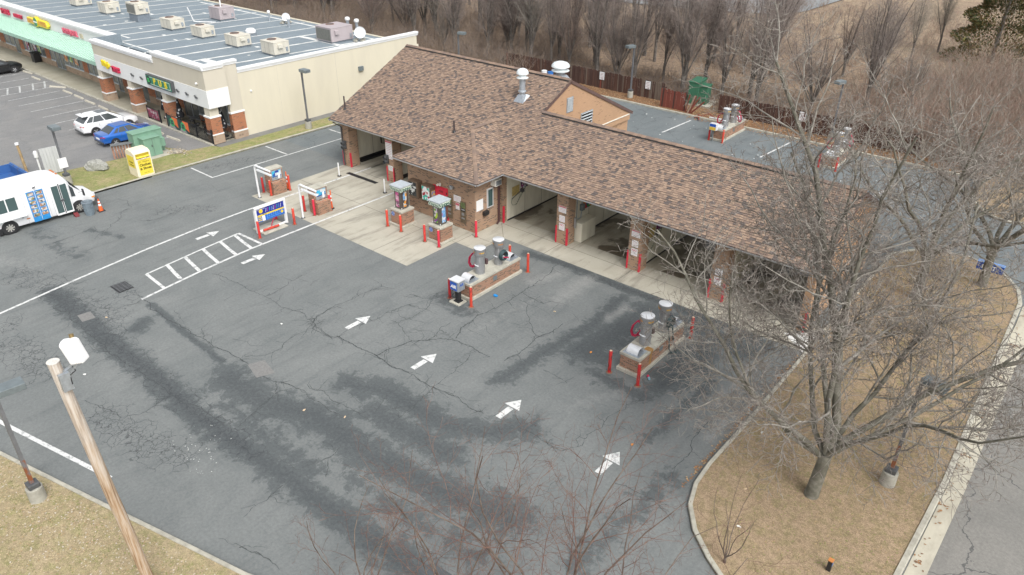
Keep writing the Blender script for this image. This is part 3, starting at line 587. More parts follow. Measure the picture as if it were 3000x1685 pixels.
# ceilings, roof decks, fascias
cl = MB().box(-43.4, 32.4, 3.46, -28.4, 47.6, 3.52).box(-28.4, 32.2, 3.46, -8.8, 41.8, 3.52).box(-34.3, 29.9, 3.46, -27.6, 32.4, 3.518)
cl.done('ceiling', M('ceiling board', (.70, .68, .60), .8), CW)
ROOF = MB()
th = .1
def deck(pts): ROOF.slab([Vector(p) for p in pts], (0, 0, -th), 0)
deck([(-43.95, EY, EZ), (-8.45, EY, EZ), (-8.45, RYR, zr(RYR)), (-28.4, RYR, zr(RYR)), (-28.4, RYL, zr(RYL)), (-43.95, RYL, zr(RYL))])
deck([(-28.4, RYL, zr(RYL)), (-28.4, 48.0, EZ), (-43.95, 48.0, EZ), (-43.95, RYL, zr(RYL))])
deck([(-8.45, RYR, zr(RYR)), (-8.45, 42.05, EZ), (-28.4, 42.05, EZ), (-28.4, RYR, zr(RYR))])
OX0, OX1, OY = -34.6, -27.42, 29.63; HR = (OX1-OX0)/2; ZT = EZ+SL*HR; XM = (OX0+OX1)/2
deck([(OX0, OY, EZ), (OX1, OY, EZ), (XM, OY+HR, ZT)])
deck([(OX1, OY, EZ), (OX1, EY, EZ), (XM, EY+HR, ZT), (XM, OY+HR, ZT)])
deck([(OX0, EY, EZ), (OX0, OY, EZ), (XM, OY+HR, ZT), (XM, EY+HR, ZT)])
SH = [M('shingle brown', (.232, .168, .13), .9, var=.2, scale=60, bump=.3, bscale=200, spec=.2), M('shingle tan', (.318, .23, .17), .9, var=.18, scale=60, spec=.2),
      M('shingle rust', (.275, .195, .147), .9, var=.2, scale=60, spec=.2), M('shingle slate', (.125, .104, .096), .9, var=.25, scale=60, spec=.2), M('shingle umber', (.195, .145, .12), .9, var=.2, scale=60, spec=.2)]
RF = ROOF.done('roof', SH[4], CW)
# shingles: courses of tabs, each lifted at its lower edge; the nearest ones are objects of their own
def tab(w, e, t, dark=False):
    l = e*1.12; m = .004
    vs = [(m, -.004, t), (w-m, -.004, t), (w-m, l, .004), (m, l, .004), (m, -.004, 0), (w-m, -.004, 0), (w-m, l, 0), (m, l, 0)]
    return vs, [(0, 1, 2, 3), (4, 5, 1, 0), (5, 6, 2, 1), (7, 4, 0, 3)]
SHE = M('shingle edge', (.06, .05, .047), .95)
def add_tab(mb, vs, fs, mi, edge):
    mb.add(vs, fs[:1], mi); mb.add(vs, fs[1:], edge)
TABS = []
def shingle_plane(orig, ud, vd, length, rng_, e=.148):
    """orig: eave start, ud along the eave, vd up the slope; rng_(v) gives the covered stretch of u at height v"""
    ud, vd = Vector(ud).normalized(), Vector(vd).normalized(); nd = ud.cross(vd); rg = random.Random(int(length*1000)+int(orig[0]*7))
    k = 0; v = 0.
    while v < length-.02:
        u0, u1 = rng_(v+e*.5); u = u0 - (rg.random()*.25 if k else 0); dk = 0; last = -1
        while u < u1-.03:
            w = rg.choice((.15, .2, .25, .3)); a = max(u, u0); b = min(u+w, u1)
            if b-a > .05:
                r = rg.random(); dk = max(0, dk-1)
                mi = 3 if r < .14 else 1 if r < .38 else 2 if r < .64 else 0 if r < .86 else 4
                if mi == last: mi = rg.choice([q for q in (0, 1, 2, 4, 0, 2) if q != last])
                last = mi
                TABS.append((Vector(orig)+ud*a+vd*v+nd*.004, ud, vd, nd, b-a, min(e, length-v+.03), rg.choice((.014, .026, .034)), mi))
            u += w
        v += e; k += 1
cs = 1/math.sqrt(1+SL*SL); vf = (0, 1, SL)
shingle_plane((-43.97, EY-.02, EZ-.01), (1, 0, 0), vf, (RYL-EY)/cs, lambda v: (0, 35.54) if v*cs < RYR-EY else (0, 15.6))
shingle_plane((OX0, OY-.02, EZ-.01), (1, 0, 0), vf, HR/cs, lambda v: (v*cs, OX1-OX0-v*cs))
shingle_plane((OX1+.02, OY, EZ-.01), (0, 1, 0), (-1, 0, SL), HR/cs, lambda v: (v*cs, EY-OY+v*cs))
shingle_plane((OX0-.02, EY, EZ-.01), (0, -1, 0), (1, 0, SL), HR/cs, lambda v: (-v*cs, EY-OY-v*cs))
eye = Vector((0, 0, 20)); TABS.sort(key=lambda t: (t[0]-eye).length_squared - (60 if -21 < t[0].x < -15 else 0))
TM = {}
fieldmb = MB()
for i, (o_, u_, v_, n_, w_, e_, t_, mi) in enumerate(TABS):
    if i < 300:
        key = (round(w_, 2), mi, t_)
        if key not in TM:
            vs, fs = tab(round(w_, 2), e_, t_); mb_ = MB(); add_tab(mb_, vs, fs, 0, 1); TM[key] = mb_.mesh('shingle', [SH[mi], SHE])
        q = bpy.data.objects.new('shingle', TM[key]); COL.objects.link(q); q.parent = RF
        mt = Matrix((u_, v_, n_)).transposed().to_4x4(); mt.translation = o_; q.matrix_local = mt
    else:
        vs, fs = tab(w_, e_, t_); add_tab(fieldmb, [o_+u_*a+v_*b+n_*c for a, b, c in vs], fs, mi, 5)
fieldmb.done('shingle_field', SH+[SHE], RF, kind='stuff')
def caps(a, b, drop, n=None, wd=.19, rise=.075):
    """overlapping cap shingles along a ridge or hip; the shadow line under ridge caps is a separate dark bar"""
    a, b = Vector(a), Vector(b); L = (b-a).length; n = n or int(L/.28); d = (b-a)/n; mb = MB(); rg = random.Random(5)
    s = d.normalized().cross(Vector((0, 0, 1))).normalized()
    for i in range(n):
        p, q = a+d*i, a+d*(i+1.05); up = Vector((0, 0, rise+.012*(i % 2))); mi = rg.choice((0, 2, 4, 0, 4))
        for sg in (1, -1):
            o1, o2 = s*sg*wd-Vector((0, 0, drop)), s*sg*wd-Vector((0, 0, drop))
            mb.add([p+up, q+up, q+up+o2, p+up+o1] if sg > 0 else [q+up, p+up, p+up+o1, q+up+o2], [(0, 1, 2, 3)], mi)
    return mb.done('ridge_cap', SH, RF)
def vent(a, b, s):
    MB().bar(Vector(a)+Vector(s), Vector(b)+Vector(s), .1, .055).done('ridge_shadow_line', M('vent shadow', (.035, .033, .032), .9), RF)  # near-black bar painting the shadow line of the gap below the caps
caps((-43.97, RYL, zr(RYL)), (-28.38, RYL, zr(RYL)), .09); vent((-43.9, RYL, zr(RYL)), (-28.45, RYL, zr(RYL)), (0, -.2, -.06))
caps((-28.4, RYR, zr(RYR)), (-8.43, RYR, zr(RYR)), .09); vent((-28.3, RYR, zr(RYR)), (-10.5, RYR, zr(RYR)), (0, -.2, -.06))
caps((OX0, OY, EZ), (XM, OY+HR, ZT), .03, None, .12, .05); caps((OX1, OY, EZ), (XM, OY+HR, ZT), .03, None, .12, .05); caps((XM, OY+HR, ZT), (XM, EY+HR, ZT), .09)
# fascia and gutters
GUT = M('gutter aluminium', (.50, .51, .52), .45, .3, var=.1); FAS = M('fascia brown', (.12, .075, .065), .6, var=.2)
def gutter(a, b, out):
    a, b, out = Vector(a), Vector(b), Vector(out); up = Vector((0, 0, 1)); mb = MB()
    sec = lambda p: [p+out*.01-up*.07, p+out*.1-up*.07, p+out*.13+up*.01, p+out*.11+up*.01, p+out*.085-up*.045, p+out*.01-up*.045]
    mb.loft([sec(a), sec(b)], smooth=False); return mb.done('gutter', GUT, CW)
fz = EZ-.02
gutter((-43.9, EY, fz), (OX0-.01, EY, fz), (0, -1, 0)); gutter((OX0, OY, fz), (OX1, OY, fz), (0, -1, 0)); gutter((OX1, OY, fz), (OX1, EY, fz), (1, 0, 0)); gutter((OX1+.01, EY, fz), (-8.5, EY, fz), (0, -1, 0))
fb = MB().box(-43.9, EY+.01, EZ-.14, OX0, EY+.05, EZ-.1).box(OX0+.02, OY+.02, EZ-.14, OX1-.02, OY+.06, EZ-.1).box(OX1-.06, OY+.06, EZ-.14, OX1-.02, EY, EZ-.1).box(OX1, EY+.01, EZ-.14, -8.5, EY+.05, EZ-.1)
fb.done('fascia', FAS, CW)
def rake(x, ya, yb, yr, name='rake_board'):
    mb = MB()
    for y0 in (ya, yb): mb.bar((x, y0, EZ-.12+(zr(ya)-EZ if y0 == ya else 0)), (x, yr, zr(yr)-.12), .05, .2)
    mb.done(name, FAS, CW)
rake(-28.4, 37.2, 48.02, RYL); rake(-8.45, EY, 42.05, RYR); rake(-43.93, EY, 48.02, RYL)
# downspouts
MB().bar((-28.12, 32.4, .1), (-28.12, 32.4, 3.0), .11, .09).bar((-28.12, 32.4, 3.0), (-28.0, 30.4, 3.28), .09, .09).bar((-28.12, 32.36, .12), (-28.05, 32.15, .05), .1, .09).done('downspout', M('downspout brown', (.10, .055, .055), .5), CW)
MB().bar((-43.35, 32.5, .1), (-43.35, 32.5, 3.0), .08, .07).bar((-43.35, 32.5, 3.0), (-43.6, 32.0, 3.4), .08, .07).done('downspout', DGREY, CW)
# red corner guards on the piers
gm = MB().box(-.05, -.02, 0, .05, .1, 1.12).mesh('corner_guard', RED)
for x in [a for a, b in cols]+[b-.03 for a, b in cols]+[-27.92, -8.68, -43.56, -42.76, -38.72, -38.05]:
    link('corner_guard', gm, CW, (x, 32.59, 0), bevel=.01)
# office: door, window, pass-through
dr = MB().box(-31.62, 30.24, .03, -30.52, 30.31, 2.25).done('door', RED, CW)
MB().box(-31.7, 30.26, 0, -31.62, 30.31, 2.33).box(-30.52, 30.26, 0, -30.44, 30.31, 2.33).box(-31.62, 30.26, 2.25, -30.52, 30.31, 2.33).done('frame', RED, dr)
hm = MB()
for z in (.35, 1.15, 1.95): hm.box(-30.54, 30.22, z, -30.49, 30.245, z+.12)
hm.done('hinge', BLACK, dr); MB().box(-31.52, 30.19, 1.0, -31.47, 30.24, 1.16).done('handle', STEEL, dr)
text('4260', .17, (-31.0, 30.235, 2.03), 'S', BLACK, dr)
wi = MB().box(-28.2, 31.35, 1.35, -28.13, 31.9, 2.6).done('window', STEELW, CW)
MB().box(-28.128, 31.43, 1.43, -28.12, 31.82, 2.52).done('pane', GLASSC, wi)
link_ = MB().box(-28.195, 30.95, 1.0, -27.98, 31.35, 1.25).done('pass_tray', BLACK, CW)
bf = MB().cyl((-30.05, 30.28, 2.55), (-30.05, 30.16, 2.55), .12, n=14).cyl((-30.2, 30.3, 2.62), (-30.2, 30.2, 2.62), .04)
bf.done('wall_bell', GALV, CW)
# things fixed to or standing at the building, each a thing of its own
rgp = random.Random(11)
INK = M('print ink', (.10, .03, .05), .6); INKR = M('red print', (.58, .13, .17), .6); INKP = M('pale red print', (.62, .40, .43), .6); INKB = M('blue print', (.05, .09, .35), .6); SIGNW = M('sign white', (.80, .80, .80), .45, var=.03)
def wall_sign(x0, x1, z0, z1, y, label, face='S', n=4, head=None, title=None, group=None, ink=INKP, back=SIGNW, tsize=.1, tz=None):
    mid = (x0+x1)/2
    s = TW('sign', (mid, y, z0) if face == 'S' else (y, mid, z0), label, 'sign', group)
    if face == 'S': MB().box(x0, y-.015, z0, x1, y, z1).done('panel', back, s)
    else: MB().box(y, x0, z0, y+.015, x1, z1).done('panel', back, s)
    at = y-.0152 if face == 'S' else y+.0152
    pm = MB(); top = z1-.04
    if head:
        if face == 'S': pm.box(x0+.01, at-.003, z1-head, x1-.01, at, z1-.01, 1)
        else: pm.box(at, x0+.01, z1-head, at+.003, x1-.01, z1-.01, 1)
        top = z1-head-.02
    bot = z0+.03 if not title else z0+.03
    if title: top = z1-(z1-z0)*.45
    if n: lines_print(pm, x0+.05, x1-.05, bot, top, n, 0, face, at, rgp)
    if pm.v: pm.done('print', [ink, INKR], s)
    if title: text(title, tsize, (mid, at-.002, z1-(z1-z0)*.25), 'S', INKR, s, .002, bold=.004)
    return s
for i, (a, b) in enumerate(cols):
    m_ = (a+b)/2; nm = ('between the first and second wash bays', 'between the second and third wash bays', 'between the third and fourth wash bays')[i]
    if i < 2: wall_sign(m_-.27, m_+.27, 2.05, 2.45, 32.6, 'red bordered notice topmost on pier '+nm, n=3, head=.08)
    wall_sign(m_-.2, m_+.2, 1.42+.03, 1.85, 32.6, 'white picture notice above NO sign on pier '+nm, n=4)
    wall_sign(m_-.2, m_+.2, .92, 1.35, 32.6, 'white NO sign lowest on pier '+nm, n=3, title='NO', tsize=.19)
wall_sign(-38.7, -38.06, 1.72, 3.0, 32.6, 'tall white instruction board on pier between the tunnel bays', n=9, head=.12)
wall_sign(-38.55, -38.1, .85, 1.22, 32.6, 'small white notice below the traffic light on tunnel pier', n=4, ink=DGREY)
wall_sign(-29.95, -29.35, 1.7, 2.1, 30.3, 'red lettered white notice above the wall change machines', n=4)
wall_sign(-29.8, -29.5, 1.2, 1.62, 30.3, 'small red and white notice between the wall change machines', n=2, head=.16)
wall_sign(30.42, 31.02, 1.4, 2.1, -28.2, 'blank white panel on office side wall', 'E', n=0)
for x, lb in ((-30.3, 'recessed brown steel change machine nearer the red door'), (-29.15, 'recessed brown steel change machine nearer the office corner')):
    c = TW('change_machine', (x, 30.3, .55), lb, 'change machine', 'change machines in the office wall')
    bz = M('bronze steel', (.20, .155, .105), .45, .5)
    MB().box(x-.22, 30.24, .45, x+.22, 30.305, 1.85).done('cabinet', bz, c, bevel=.01)
    MB().box(x-.18, 30.232, 1.45, x+.18, 30.24, 1.8).done('green_print', poster_mat('green print', [(.12, .17, .06), (.17, .21, .08), (.10, .12, .06)], 12), c)
    MB().box(x-.17, 30.232, 1.22, x+.17, 30.24, 1.42).done('keypad_plate', BLACK, c); text('COINS', .1, (x, 30.23, 1.33), 'S', SIGNW, c)
    MB().box(x-.1, 30.215, .95, x+.1, 30.24, 1.12).box(x-.12, 30.21, .72, x+.12, 30.24, .8).done('coin_tray', STEEL, c)
for x, lb, mt in ((-33.55, 'brown wall vending box with black poster at left office corner', 'a'), (-32.35, 'brown wall vending box with white and green poster beside the red door', 'b')):
    v = TW('wall_vending_machine', (x+.4, 30.3, .9), lb, 'vending machine', 'vending boxes on the office wall')
    bw = M('vending cabinet brown', (.17, .12, .085), .45, .4)
    MB().box(x, 29.85, 1.15, x+.85, 30.3, 2.28).done('cabinet', bw, v, bevel=.015)
    MB().box(x+.06, 29.84, 1.3, x+.72, 29.852, 2.2).done('front_poster', poster_mat('black white poster', [(.02, .025, .03), (.02, .025, .03), (.05, .06, .06), (.6, .62, .6), (.02, .02, .02)], 7) if mt == 'a' else poster_mat('white green poster', [(.75, .76, .76), (.75, .76, .76), (.04, .45, .35), (.7, .72, .72), (.35, .03, .05)], 6), v)
    if mt == 'b': MB().box(x+.85, 29.9, 1.3, x+.862, 30.2, 2.0).done('side_poster', poster_mat('blue side poster', [(.16, .22, .5), (.55, .42, .12), (.2, .28, .55)], 8), v)
    if mt == 'a': text('RAIN X', .14, (x+.39, 29.838, 1.72), 'S', SIGNW, v, .002)
# window air conditioner
ac = TW('air_conditioner', (-28.1, 32, 2.35), 'beige window air conditioner in the office side wall', 'air conditioner')
MB().box(-28.2, 31.72, 2.72, -27.78, 32.28, 3.12).done('case', OFFWHITE, ac, bevel=.015); am = MB().box(-27.782, 31.77, 2.77, -27.77, 32.23, 3.07, 0)
for k in range(7): am.box(-27.77, 31.78, 2.785+k*.042, -27.762, 32.22, 2.8+k*.042, 1)
am.done('grille', [DGREY, GALV], ac)
# signal lights on the tunnel piers
for x, lb in ((-43.2, 'black two lens traffic light on the outer tunnel pier'), (-38.6, 'black two lens traffic light on pier between tunnel bays')):
    t = TW('traffic_light', (x, 32.6, 1.2), lb, 'traffic light', 'traffic lights on tunnel piers')
    MB().box(x-.12, 32.44, 1.38, x+.16, 32.58, 1.98).box(x+.1, 32.58, 1.65, x+.16, 32.6, 1.71).done('housing', DGREY, t, bevel=.02)
    for z, c in ((1.83, (.25, .02, .02)), (1.53, (.03, .16, .07))):
        vz = MB().tube([(x+.02, 32.44, z), (x+.02, 32.24, z-.02)], .12, 16, cap=False).done('visor', DGREY, t)
        MB().cyl((x+.02, 32.44, z), (x+.02, 32.43, z), .11, n=16).done('lens', M('lens %.2f' % z, c, .2), vz)
# pole conduit, hose gear and boards inside the bays
def board(x, y0, y1, z0, z1, label, mat): MB().box(x, y0, z0, x+.02, y1, z1).done('bay_sign', mat, label=label, cat='sign')
YB = poster_mat('yellow instructions', [(.55, .43, .17), (.50, .38, .14), (.55, .43, .17), (.30, .22, .10)], 30)
PB = poster_mat('purple menu', [(.12, .02, .10), (.25, .03, .20), (.05, .03, .12), (.5, .5, .55), (.2, .02, .05)], 9)
CB = poster_mat('coloured menu', [(.5, .02, .03), (.02, .25, .06), (.05, .05, .3), (.5, .2, .02), (.5, .5, .5)], 5)
board(-27.895, 33.4, 34.1, 1.55, 2.15, 'yellow instruction board in the wash bay beside the office', YB); board(-27.895, 34.25, 34.95, 1.8, 2.4, 'purple menu board in the wash bay beside the office', PB)
board(-23.175, 34.4, 35.3, 1.7, 2.6, 'colourful menu board in the second wash bay', CB); board(-23.175, 35.45, 36.2, 1.75, 2.3, 'yellow instruction board in the second wash bay', YB)
board(-18.175, 33.6, 34.3, 1.55, 2.15, 'yellow instruction board in the third wash bay', YB); board(-18.175, 34.45, 35.1, 1.8, 2.4, 'purple menu board in the third wash bay', PB)
def wand(x, y, label):
    b = TW('spray_wand', (x, y, 1.2), label, 'spray wand')
    MB().tube([(x+.08, y, 1.42), (x+.08, y+.95, 1.72)], .025, 6).box(x, y+.9, 1.62, x+.2, y+1.1, 1.8).done('lance', DGREY, b)
    pts = [(x+.1+.02*math.sin(k*.9), y+.1-.0*k, 1.42-.03*k) for k in range(5)]
    co = [(x+.12+.035*math.cos(k*1.25), y+.35+k*.022, .95+k*.022+.05*math.sin(k*1.25)) for k in range(66)]
    MB().tube([(x+.1, y, 1.42), (x+.1, y-.08, 1.2), (x+.1, y+.05, 1.0), (x+.12, y+.35, .95)]+co, .012, 5).done('coiled_hose', M('green hose', (.05, .11, .05), .6), b)
wand(-27.9, 33.3, 'black spray wand and coiled green hose in the first wash bay'); wand(-18.18, 33.5, 'black spray wand and coiled hose in the third wash bay')
cb = TW('control_cabinet', (-23, 34, 0), 'beige steel cabinet standing against pier in the second wash bay', 'cabinet')
MB().box(-23.18, 33.45, .02, -22.55, 34.95, 1.25).done('body', PANEL, cb, bevel=.015); MB().box(-22.55, 33.5, .06, -22.535, 34.9, 1.2).done('door', PANEL, cb)
cp = TW('coin_box', (-23.1, 34, 1.3), 'grey coin box with conduit on wall of the second wash bay', 'coin box')
MB().box(-23.18, 34.05, 1.75, -22.98, 34.35, 2.15).done('box', LAMP, cp, bevel=.02); MB().tube([(-23.12, 34.2, 1.75), (-23.12, 34.15, 1.3), (-23.12, 33.85, 1.25), (-23.12, 33.7, 1.4), (-23.12, 33.7, 3.4)], .03, 8).tube([(-23.12, 34.2, 2.15), (-23.12, 34.2, 3.4)], .025, 6).done('conduit', GALV, cp)
MB().cyl((-22.9, 33.25, 1.0), (-22.9, 33.25, 1.5), .07).cyl((-22.9, 33.25, 1.5), (-22.9, 33.25, 1.62), .075).done('bay_canister', [STEEL], label='steel canister hung on pier in the second wash bay', cat='canister')
ta = TW('wash_gantry', (-42.9, 37.5, 0), 'dark tangle of sprayer pipes low in the tunnel bay', 'sprayer')
MB().tube([(-43.2, 36.0, 3.3), (-43.2, 36.0, .9), (-43.1, 36.4, .8), (-43.0, 37, .8)], .04, 8).tube([(-43.0, 37, .85), (-42.9, 37.3, .25), (-42.5, 37.8, .18), (-41.9, 38.4, .12)], .09, 8).tube([(-43.0, 37.5, .2), (-43.0, 37.5, 1.1), (-43, 37.9, 1.1)], .035, 6).box(-43.2, 36.9, .5, -42.8, 37.3, .95).tube([(-42.5, 37.2, .1), (-42.0, 37.0, .06), (-41.7, 37.4, .05)], .04, 6).done('pipe', BLACK, ta)
MB().box(-43.2, 33.8, .02, -42.95, 46, .1).done('guide_rail', BLACK, ta)
MB().tube([(-38.15, 36.0, 3.3), (-38.15, 36.0, 1.1), (-38.1, 36.4, .95), (-38.1, 37, 1.0)], .035, 8).done('tunnel_pipe', DGREY, label='dark riser pipe on wall of the inner tunnel bay', cat='pipe')
# roof vents and flues
def flue(x, y, h, r, label, z=None):
    z = zr(y) if z is None else z; f = TW('roof_vent', (x, y, z), label, 'roof vent')
    sp = MB(); k = r*1.5
    sp.loft([[(x+a*k*1.5, y+b*k*1.5, zr(y+b*k*1.5)-.05 if z > 3 and y < RYL else z-.3) for a, b in ((-1, -1), (1, -1), (1, 1), (-1, 1))], [(x+a*r*.95, y+b*r*.95, z+.28) for a, b in ((-1, -1), (1, -1), (1, 1), (-1, 1))]], smooth=False).done('flashing', GALV, f)
    MB().lathe([(r, .1), (r, .42), (r*1.35, .45), (r*1.3, .52), (r*1.02, .56), (r, .6), (r, h-.62)], (x, y, z), 18).done('pipe', GALV, f)
    MB().lathe([(r*1.9, h-.62), (r*1.95, h-.58), (r*1.3, h-.52), (r*1.2, h-.44), (r*1.2, h-.36), (r*2.0, h-.34), (r*1.95, h-.22), (r*1.5, h-.08), (r*.8, h-.01), (0.001, h)], (x, y, z), 20).done('cowl', M('painted white metal', (.70, .75, .76), .4, .1, var=.05), f)
flue(-30.6, 37.6, 1.95, .2, 'white mushroom roof vent standing on the front shingle slope')
flue(-29.9, 40.75, 1.15, .31, 'wide white mushroom roof vent showing behind the ridge', 7.15)
for x, y, h, lb in ((-33.12, 33.75, .75, 'thin dark pipe vent on the shingles above the office'), (-43.38, 33.05, .95, 'thin dark pipe vent at the corner of the shingle roof')):
    f = TW('pipe_vent', (x, y, zr(y)), lb, 'pipe vent'); MB().cyl((x, y, zr(y)-.1), (x, y, zr(y)+h), .055).done('pipe', M('vent brown', (.06, .045, .045), .5), f); MB().lathe([(.14, -.02), (.07, .1)], (x, y, zr(y)+.02), 10).done('boot', BLACK, f)
# security light pair over the door
sl = TW('floodlight', (-31.05, 30.25, 2.45), 'twin white floodlight over the red door', 'light')
MB().box(-31.12, 30.24, 2.42, -31.0, 30.3, 2.56).done('base', OFFWHITE, sl); MB().cyl((-31.15, 30.22, 2.5), (-31.2, 30.08, 2.42), .05, .075).cyl((-30.98, 30.22, 2.56), (-30.93, 30.08, 2.5), .05, .075).done('lamp_head', OFFWHITE, sl)
# ------------------------------------------------------------------ the strip mall
ML = TW('strip_mall', (-80, 40, 0), 'long beige strip mall with flat grey roof, green awning and pub', 'building')
LX = -138.0
MROOF = asphalt_mat('roof membrane', (.185, .225, .255), (.215, .255, .28), (.15, .185, .21))
SEAM = M('white seam coating', (.72, .73, .71), .7, var=.1, scale=3, col2=(.60, .60, .57))
TRIMW = M('white cornice', (.77, .78, .78), .55, var=.05, scale=2)
def rz(y): return 4.72-(y-31)*.024
MB().slab([(LX, 31.3, rz(31.3)), (-54.9, 31.3, rz(31.3)), (-54.9, 51, rz(51)), (LX, 51, rz(51))], (0, 0, -.2)).slab([(-73.4, 28.9, 4.6), (-54.9, 28.9, 4.6), (-54.9, 31.3, 4.6), (-73.4, 31.3, 4.6)], (0, 0, -.2)).done('flat_roof', MROOF, ML)
# seams of white coating on the membrane, every one a ragged strip
rs = random.Random(21); RFP = [o_ for o_ in ML.children if o_.name.startswith('flat_roof')][0]
def seam(x0, y0, x1, y1, w, z=None):
    mb = MB(); n = max(2, int(math.hypot(x1-x0, y1-y0)/.7)); prev = None; dx, dy = x1-x0, y1-y0; L = math.hypot(dx, dy)
    for i in range(n+1):
        t = i/n; x, y = x0+dx*t+rs.gauss(0, .02), y0+dy*t; a = w*rs.uniform(.7, 1.35)/2; zz = (rz(y) if y > 31.3 else 4.6)+.006
        l_, r_ = (x-dy/L*a, y+dx/L*a, zz), (x+dy/L*a, y-dx/L*a, zz)
        if prev: mb.quad(prev[1], r_, l_, prev[0])
        prev = (l_, r_)
    mb.done('seam_strip', SEAM, RFP)
x = -56.6
for i in range(27):
    seam(x, 31.9 if x < -73 else 29.3, x, 50.6, rs.choice((.14, .18, .24)) if x < -66 else .3); x -= 3.05
seam(LX, 33.3, -76, 33.3, .22); seam(-76, 31.9, -62, 31.9, .18); seam(-92, 49.9, -55.5, 49.9, .25); seam(-66, 45.5, -55.3, 45.7, .5); seam(-63, 33.2, -57.5, 33.0, .9)
for k in range(26):
    xx, yy = rs.uniform(-100, -57), rs.uniform(33.5, 49); a, b = rs.uniform(.15, .5), rs.uniform(.1, .25)
    MB().add([(xx-a, yy-b*.6, rz(yy-b*.6)+.009), (xx+a*.8, yy-b, rz(yy-b)+.009), (xx+a, yy+b*.7, rz(yy+b*.7)+.009), (xx-a*.7, yy+b, rz(yy+b)+.009)], [(0, 1, 2, 3)]).done('coating_patch', SEAM, RFP)
# side wall with score lines, corner pier
MB().box(-55.0, 31.6, 0, -54.72, 51, 5.15).done('side_wall', STUCCO, ML)
sm = MB().box(-54.722, 41.18, .1, -54.715, 41.2, 5.1).box(-54.722, 35.2, .1, -54.717, 35.21, 5.1); sm.done('control_joint', M('joint line', (.45, .43, .38), .9), ML)
MB().box(-55.0, 30.45, 2.25, -54.66, 31.6, 5.95).done('corner_pier', STUCCO2, ML)
MB().box(-55.02, 30.45, .72, -54.62, 31.62, 2.12).done('pier_brick', BRICKM, ML); MB().box(-55.0, 30.4, 2.12, -54.58, 31.66, 2.25).done('pier_band', TRIMW, ML); MB().box(-55.0, 30.4, .62, -54.56, 31.67, .72).done('pier_band', TRIMW, ML); MB().box(-55.02, 30.42, 0, -54.58, 31.65, .62).done('pier_stone', STONE, ML)
MB().box(LX, 50.9, 0, -54.7, 51.2, 4.3).done('back_wall', STUCCO, ML)
# stepped white cornices
def cornice(x0, y0, x1, y1, z, h=.36, out=.14, th=.5):
    mb = MB(); horiz = abs(x1-x0) > abs(y1-y0)
    for i, (a, b, o2) in enumerate(((0, .34, .35), (.34, .62, .62), (.62, 1., 1.))):
        q = out*o2
        if horiz: mb.box(x0, y0-q, z+h*a, x1, y0+th, z+h*b)
        else: mb.box(x0-th, y0, z+h*a, x0+q, y1, z+h*b)
    return mb.done('cornice', TRIMW, ML)
cornice(-54.72, 31.62, -54.72, 51.15, 5.15, .34, th=.3); cornice(-54.66, 30.3, -54.66, 31.66, 5.92, .33, th=.32)
cornice(-73.3, 28.6, -62.12, 28.6, 5.3); cornice(-62.1, 28.6, -54.38, 28.6, 5.88); cornice(-54.4, 28.62, -54.4, 30.29, 5.88, .37, th=.5)
cornice(LX, 31.0, -73.52, 31.0, 5.02, .42, .2)
MB().box(-73.6, 28.9, 4.7, -73.3, 31.4, 5.66).done('parapet_return', MROOF, ML)
# front bump: tan upper, white band, piers, storefront
MB().box(-73.3, 28.62, 4.36, -62.1, 29.0, 5.3).box(-62.1, 28.62, 4.36, -54.42, 29.0, 5.9).done('tan_fascia', STUCCO2, ML)
MB().box(-54.8, 29.0, 4.36, -54.42, 30.45, 5.9).done('tan_fascia', STUCCO2, ML)
MB().box(-73.3, 28.58, 2.97, -54.38, 28.98, 4.36).box(-54.78, 28.98, 2.97, -54.38, 30.45, 4.36).done('white_band', STUCCOW, ML)
MB().box(-73.3, 28.98, 2.95, -54.8, 31.4, 3.02).done('soffit', M('soffit', (.40, .38, .33), .8), ML)
for xa, xb in ((-73.6, -72.75), (-68.0, -67.15), (-62.0, -61.15), (-55.45, -54.6)):
    pc = MB().box(xa+.06, 28.66, 2.3, xb-.06, 29.44, 2.97).done('pier', STUCCO2, ML)
    MB().box(xa, 28.6, .9, xb, 29.5, 2.18).done('brick_shaft', BRICKM, pc); MB().box(xa-.05, 28.55, 2.18, xb+.05, 29.55, 2.3).done('band', TRIMW, pc); MB().box(xa-.04, 28.56, .8, xb+.04, 29.54, .9).done('band', TRIMW, pc); MB().box(xa-.02, 28.57, .1, xb+.02, 29.53, .8).done('stone_base', STONE, pc)
def storefront(x0, x1, kinds, y=31.05, z1=2.95, zb=.78, base=STONE):
    """a run of shopfront: 'w' window, 'd' door, 'b' brick pier"""
    n = len(kinds); u = (x1-x0)/n
    for i, k in enumerate(kinds):
        a, b = x0+u*i, x0+u*(i+1)
        if k == 'b':
            pb = MB().box(a, y-.05, .8, b, y+.2, z1).done('brick_pier', BRICKM, ML); MB().box(a, y-.08, .1, b, y+.2, .8).done('stone_base', base, pb)
        else:
            lo = zb if k == 'w' else .13
            f = MB().box(a, y-.03, lo, a+.07, y+.06, z1).box(b-.07, y-.03, lo, b, y+.06, z1).box(a+.07, y-.03, z1-.1, b-.07, y+.06, z1).box(a+.07, y-.03, lo, b-.07, y+.06, lo+.08)
            fo = f.done('shop_window' if k == 'w' else 'shop_door', GALV, ML)
            MB().box(a+.07, y+.01, lo+.08, b-.07, y+.03, z1-.1).done('pane', GLASS2, fo)
            if k == 'w':
                MB().box(a, y-.06, .1, b, y+.2, zb-.05).done('base_block', base, fo); MB().box(a, y-.1, zb-.05, b, y+.06, zb).done('sill', TRIMW, fo)
            else: MB().box(b-.2, y-.08, 1.0, b-.16, y-.03, 1.35).done('pull', STEEL, fo)
storefront(-73.4, -68.2, 'wwdb'); storefront(-68.2, -62, 'wwdbd'); storefront(-62, -55.0, 'dwwwwd', base=BRICKM)
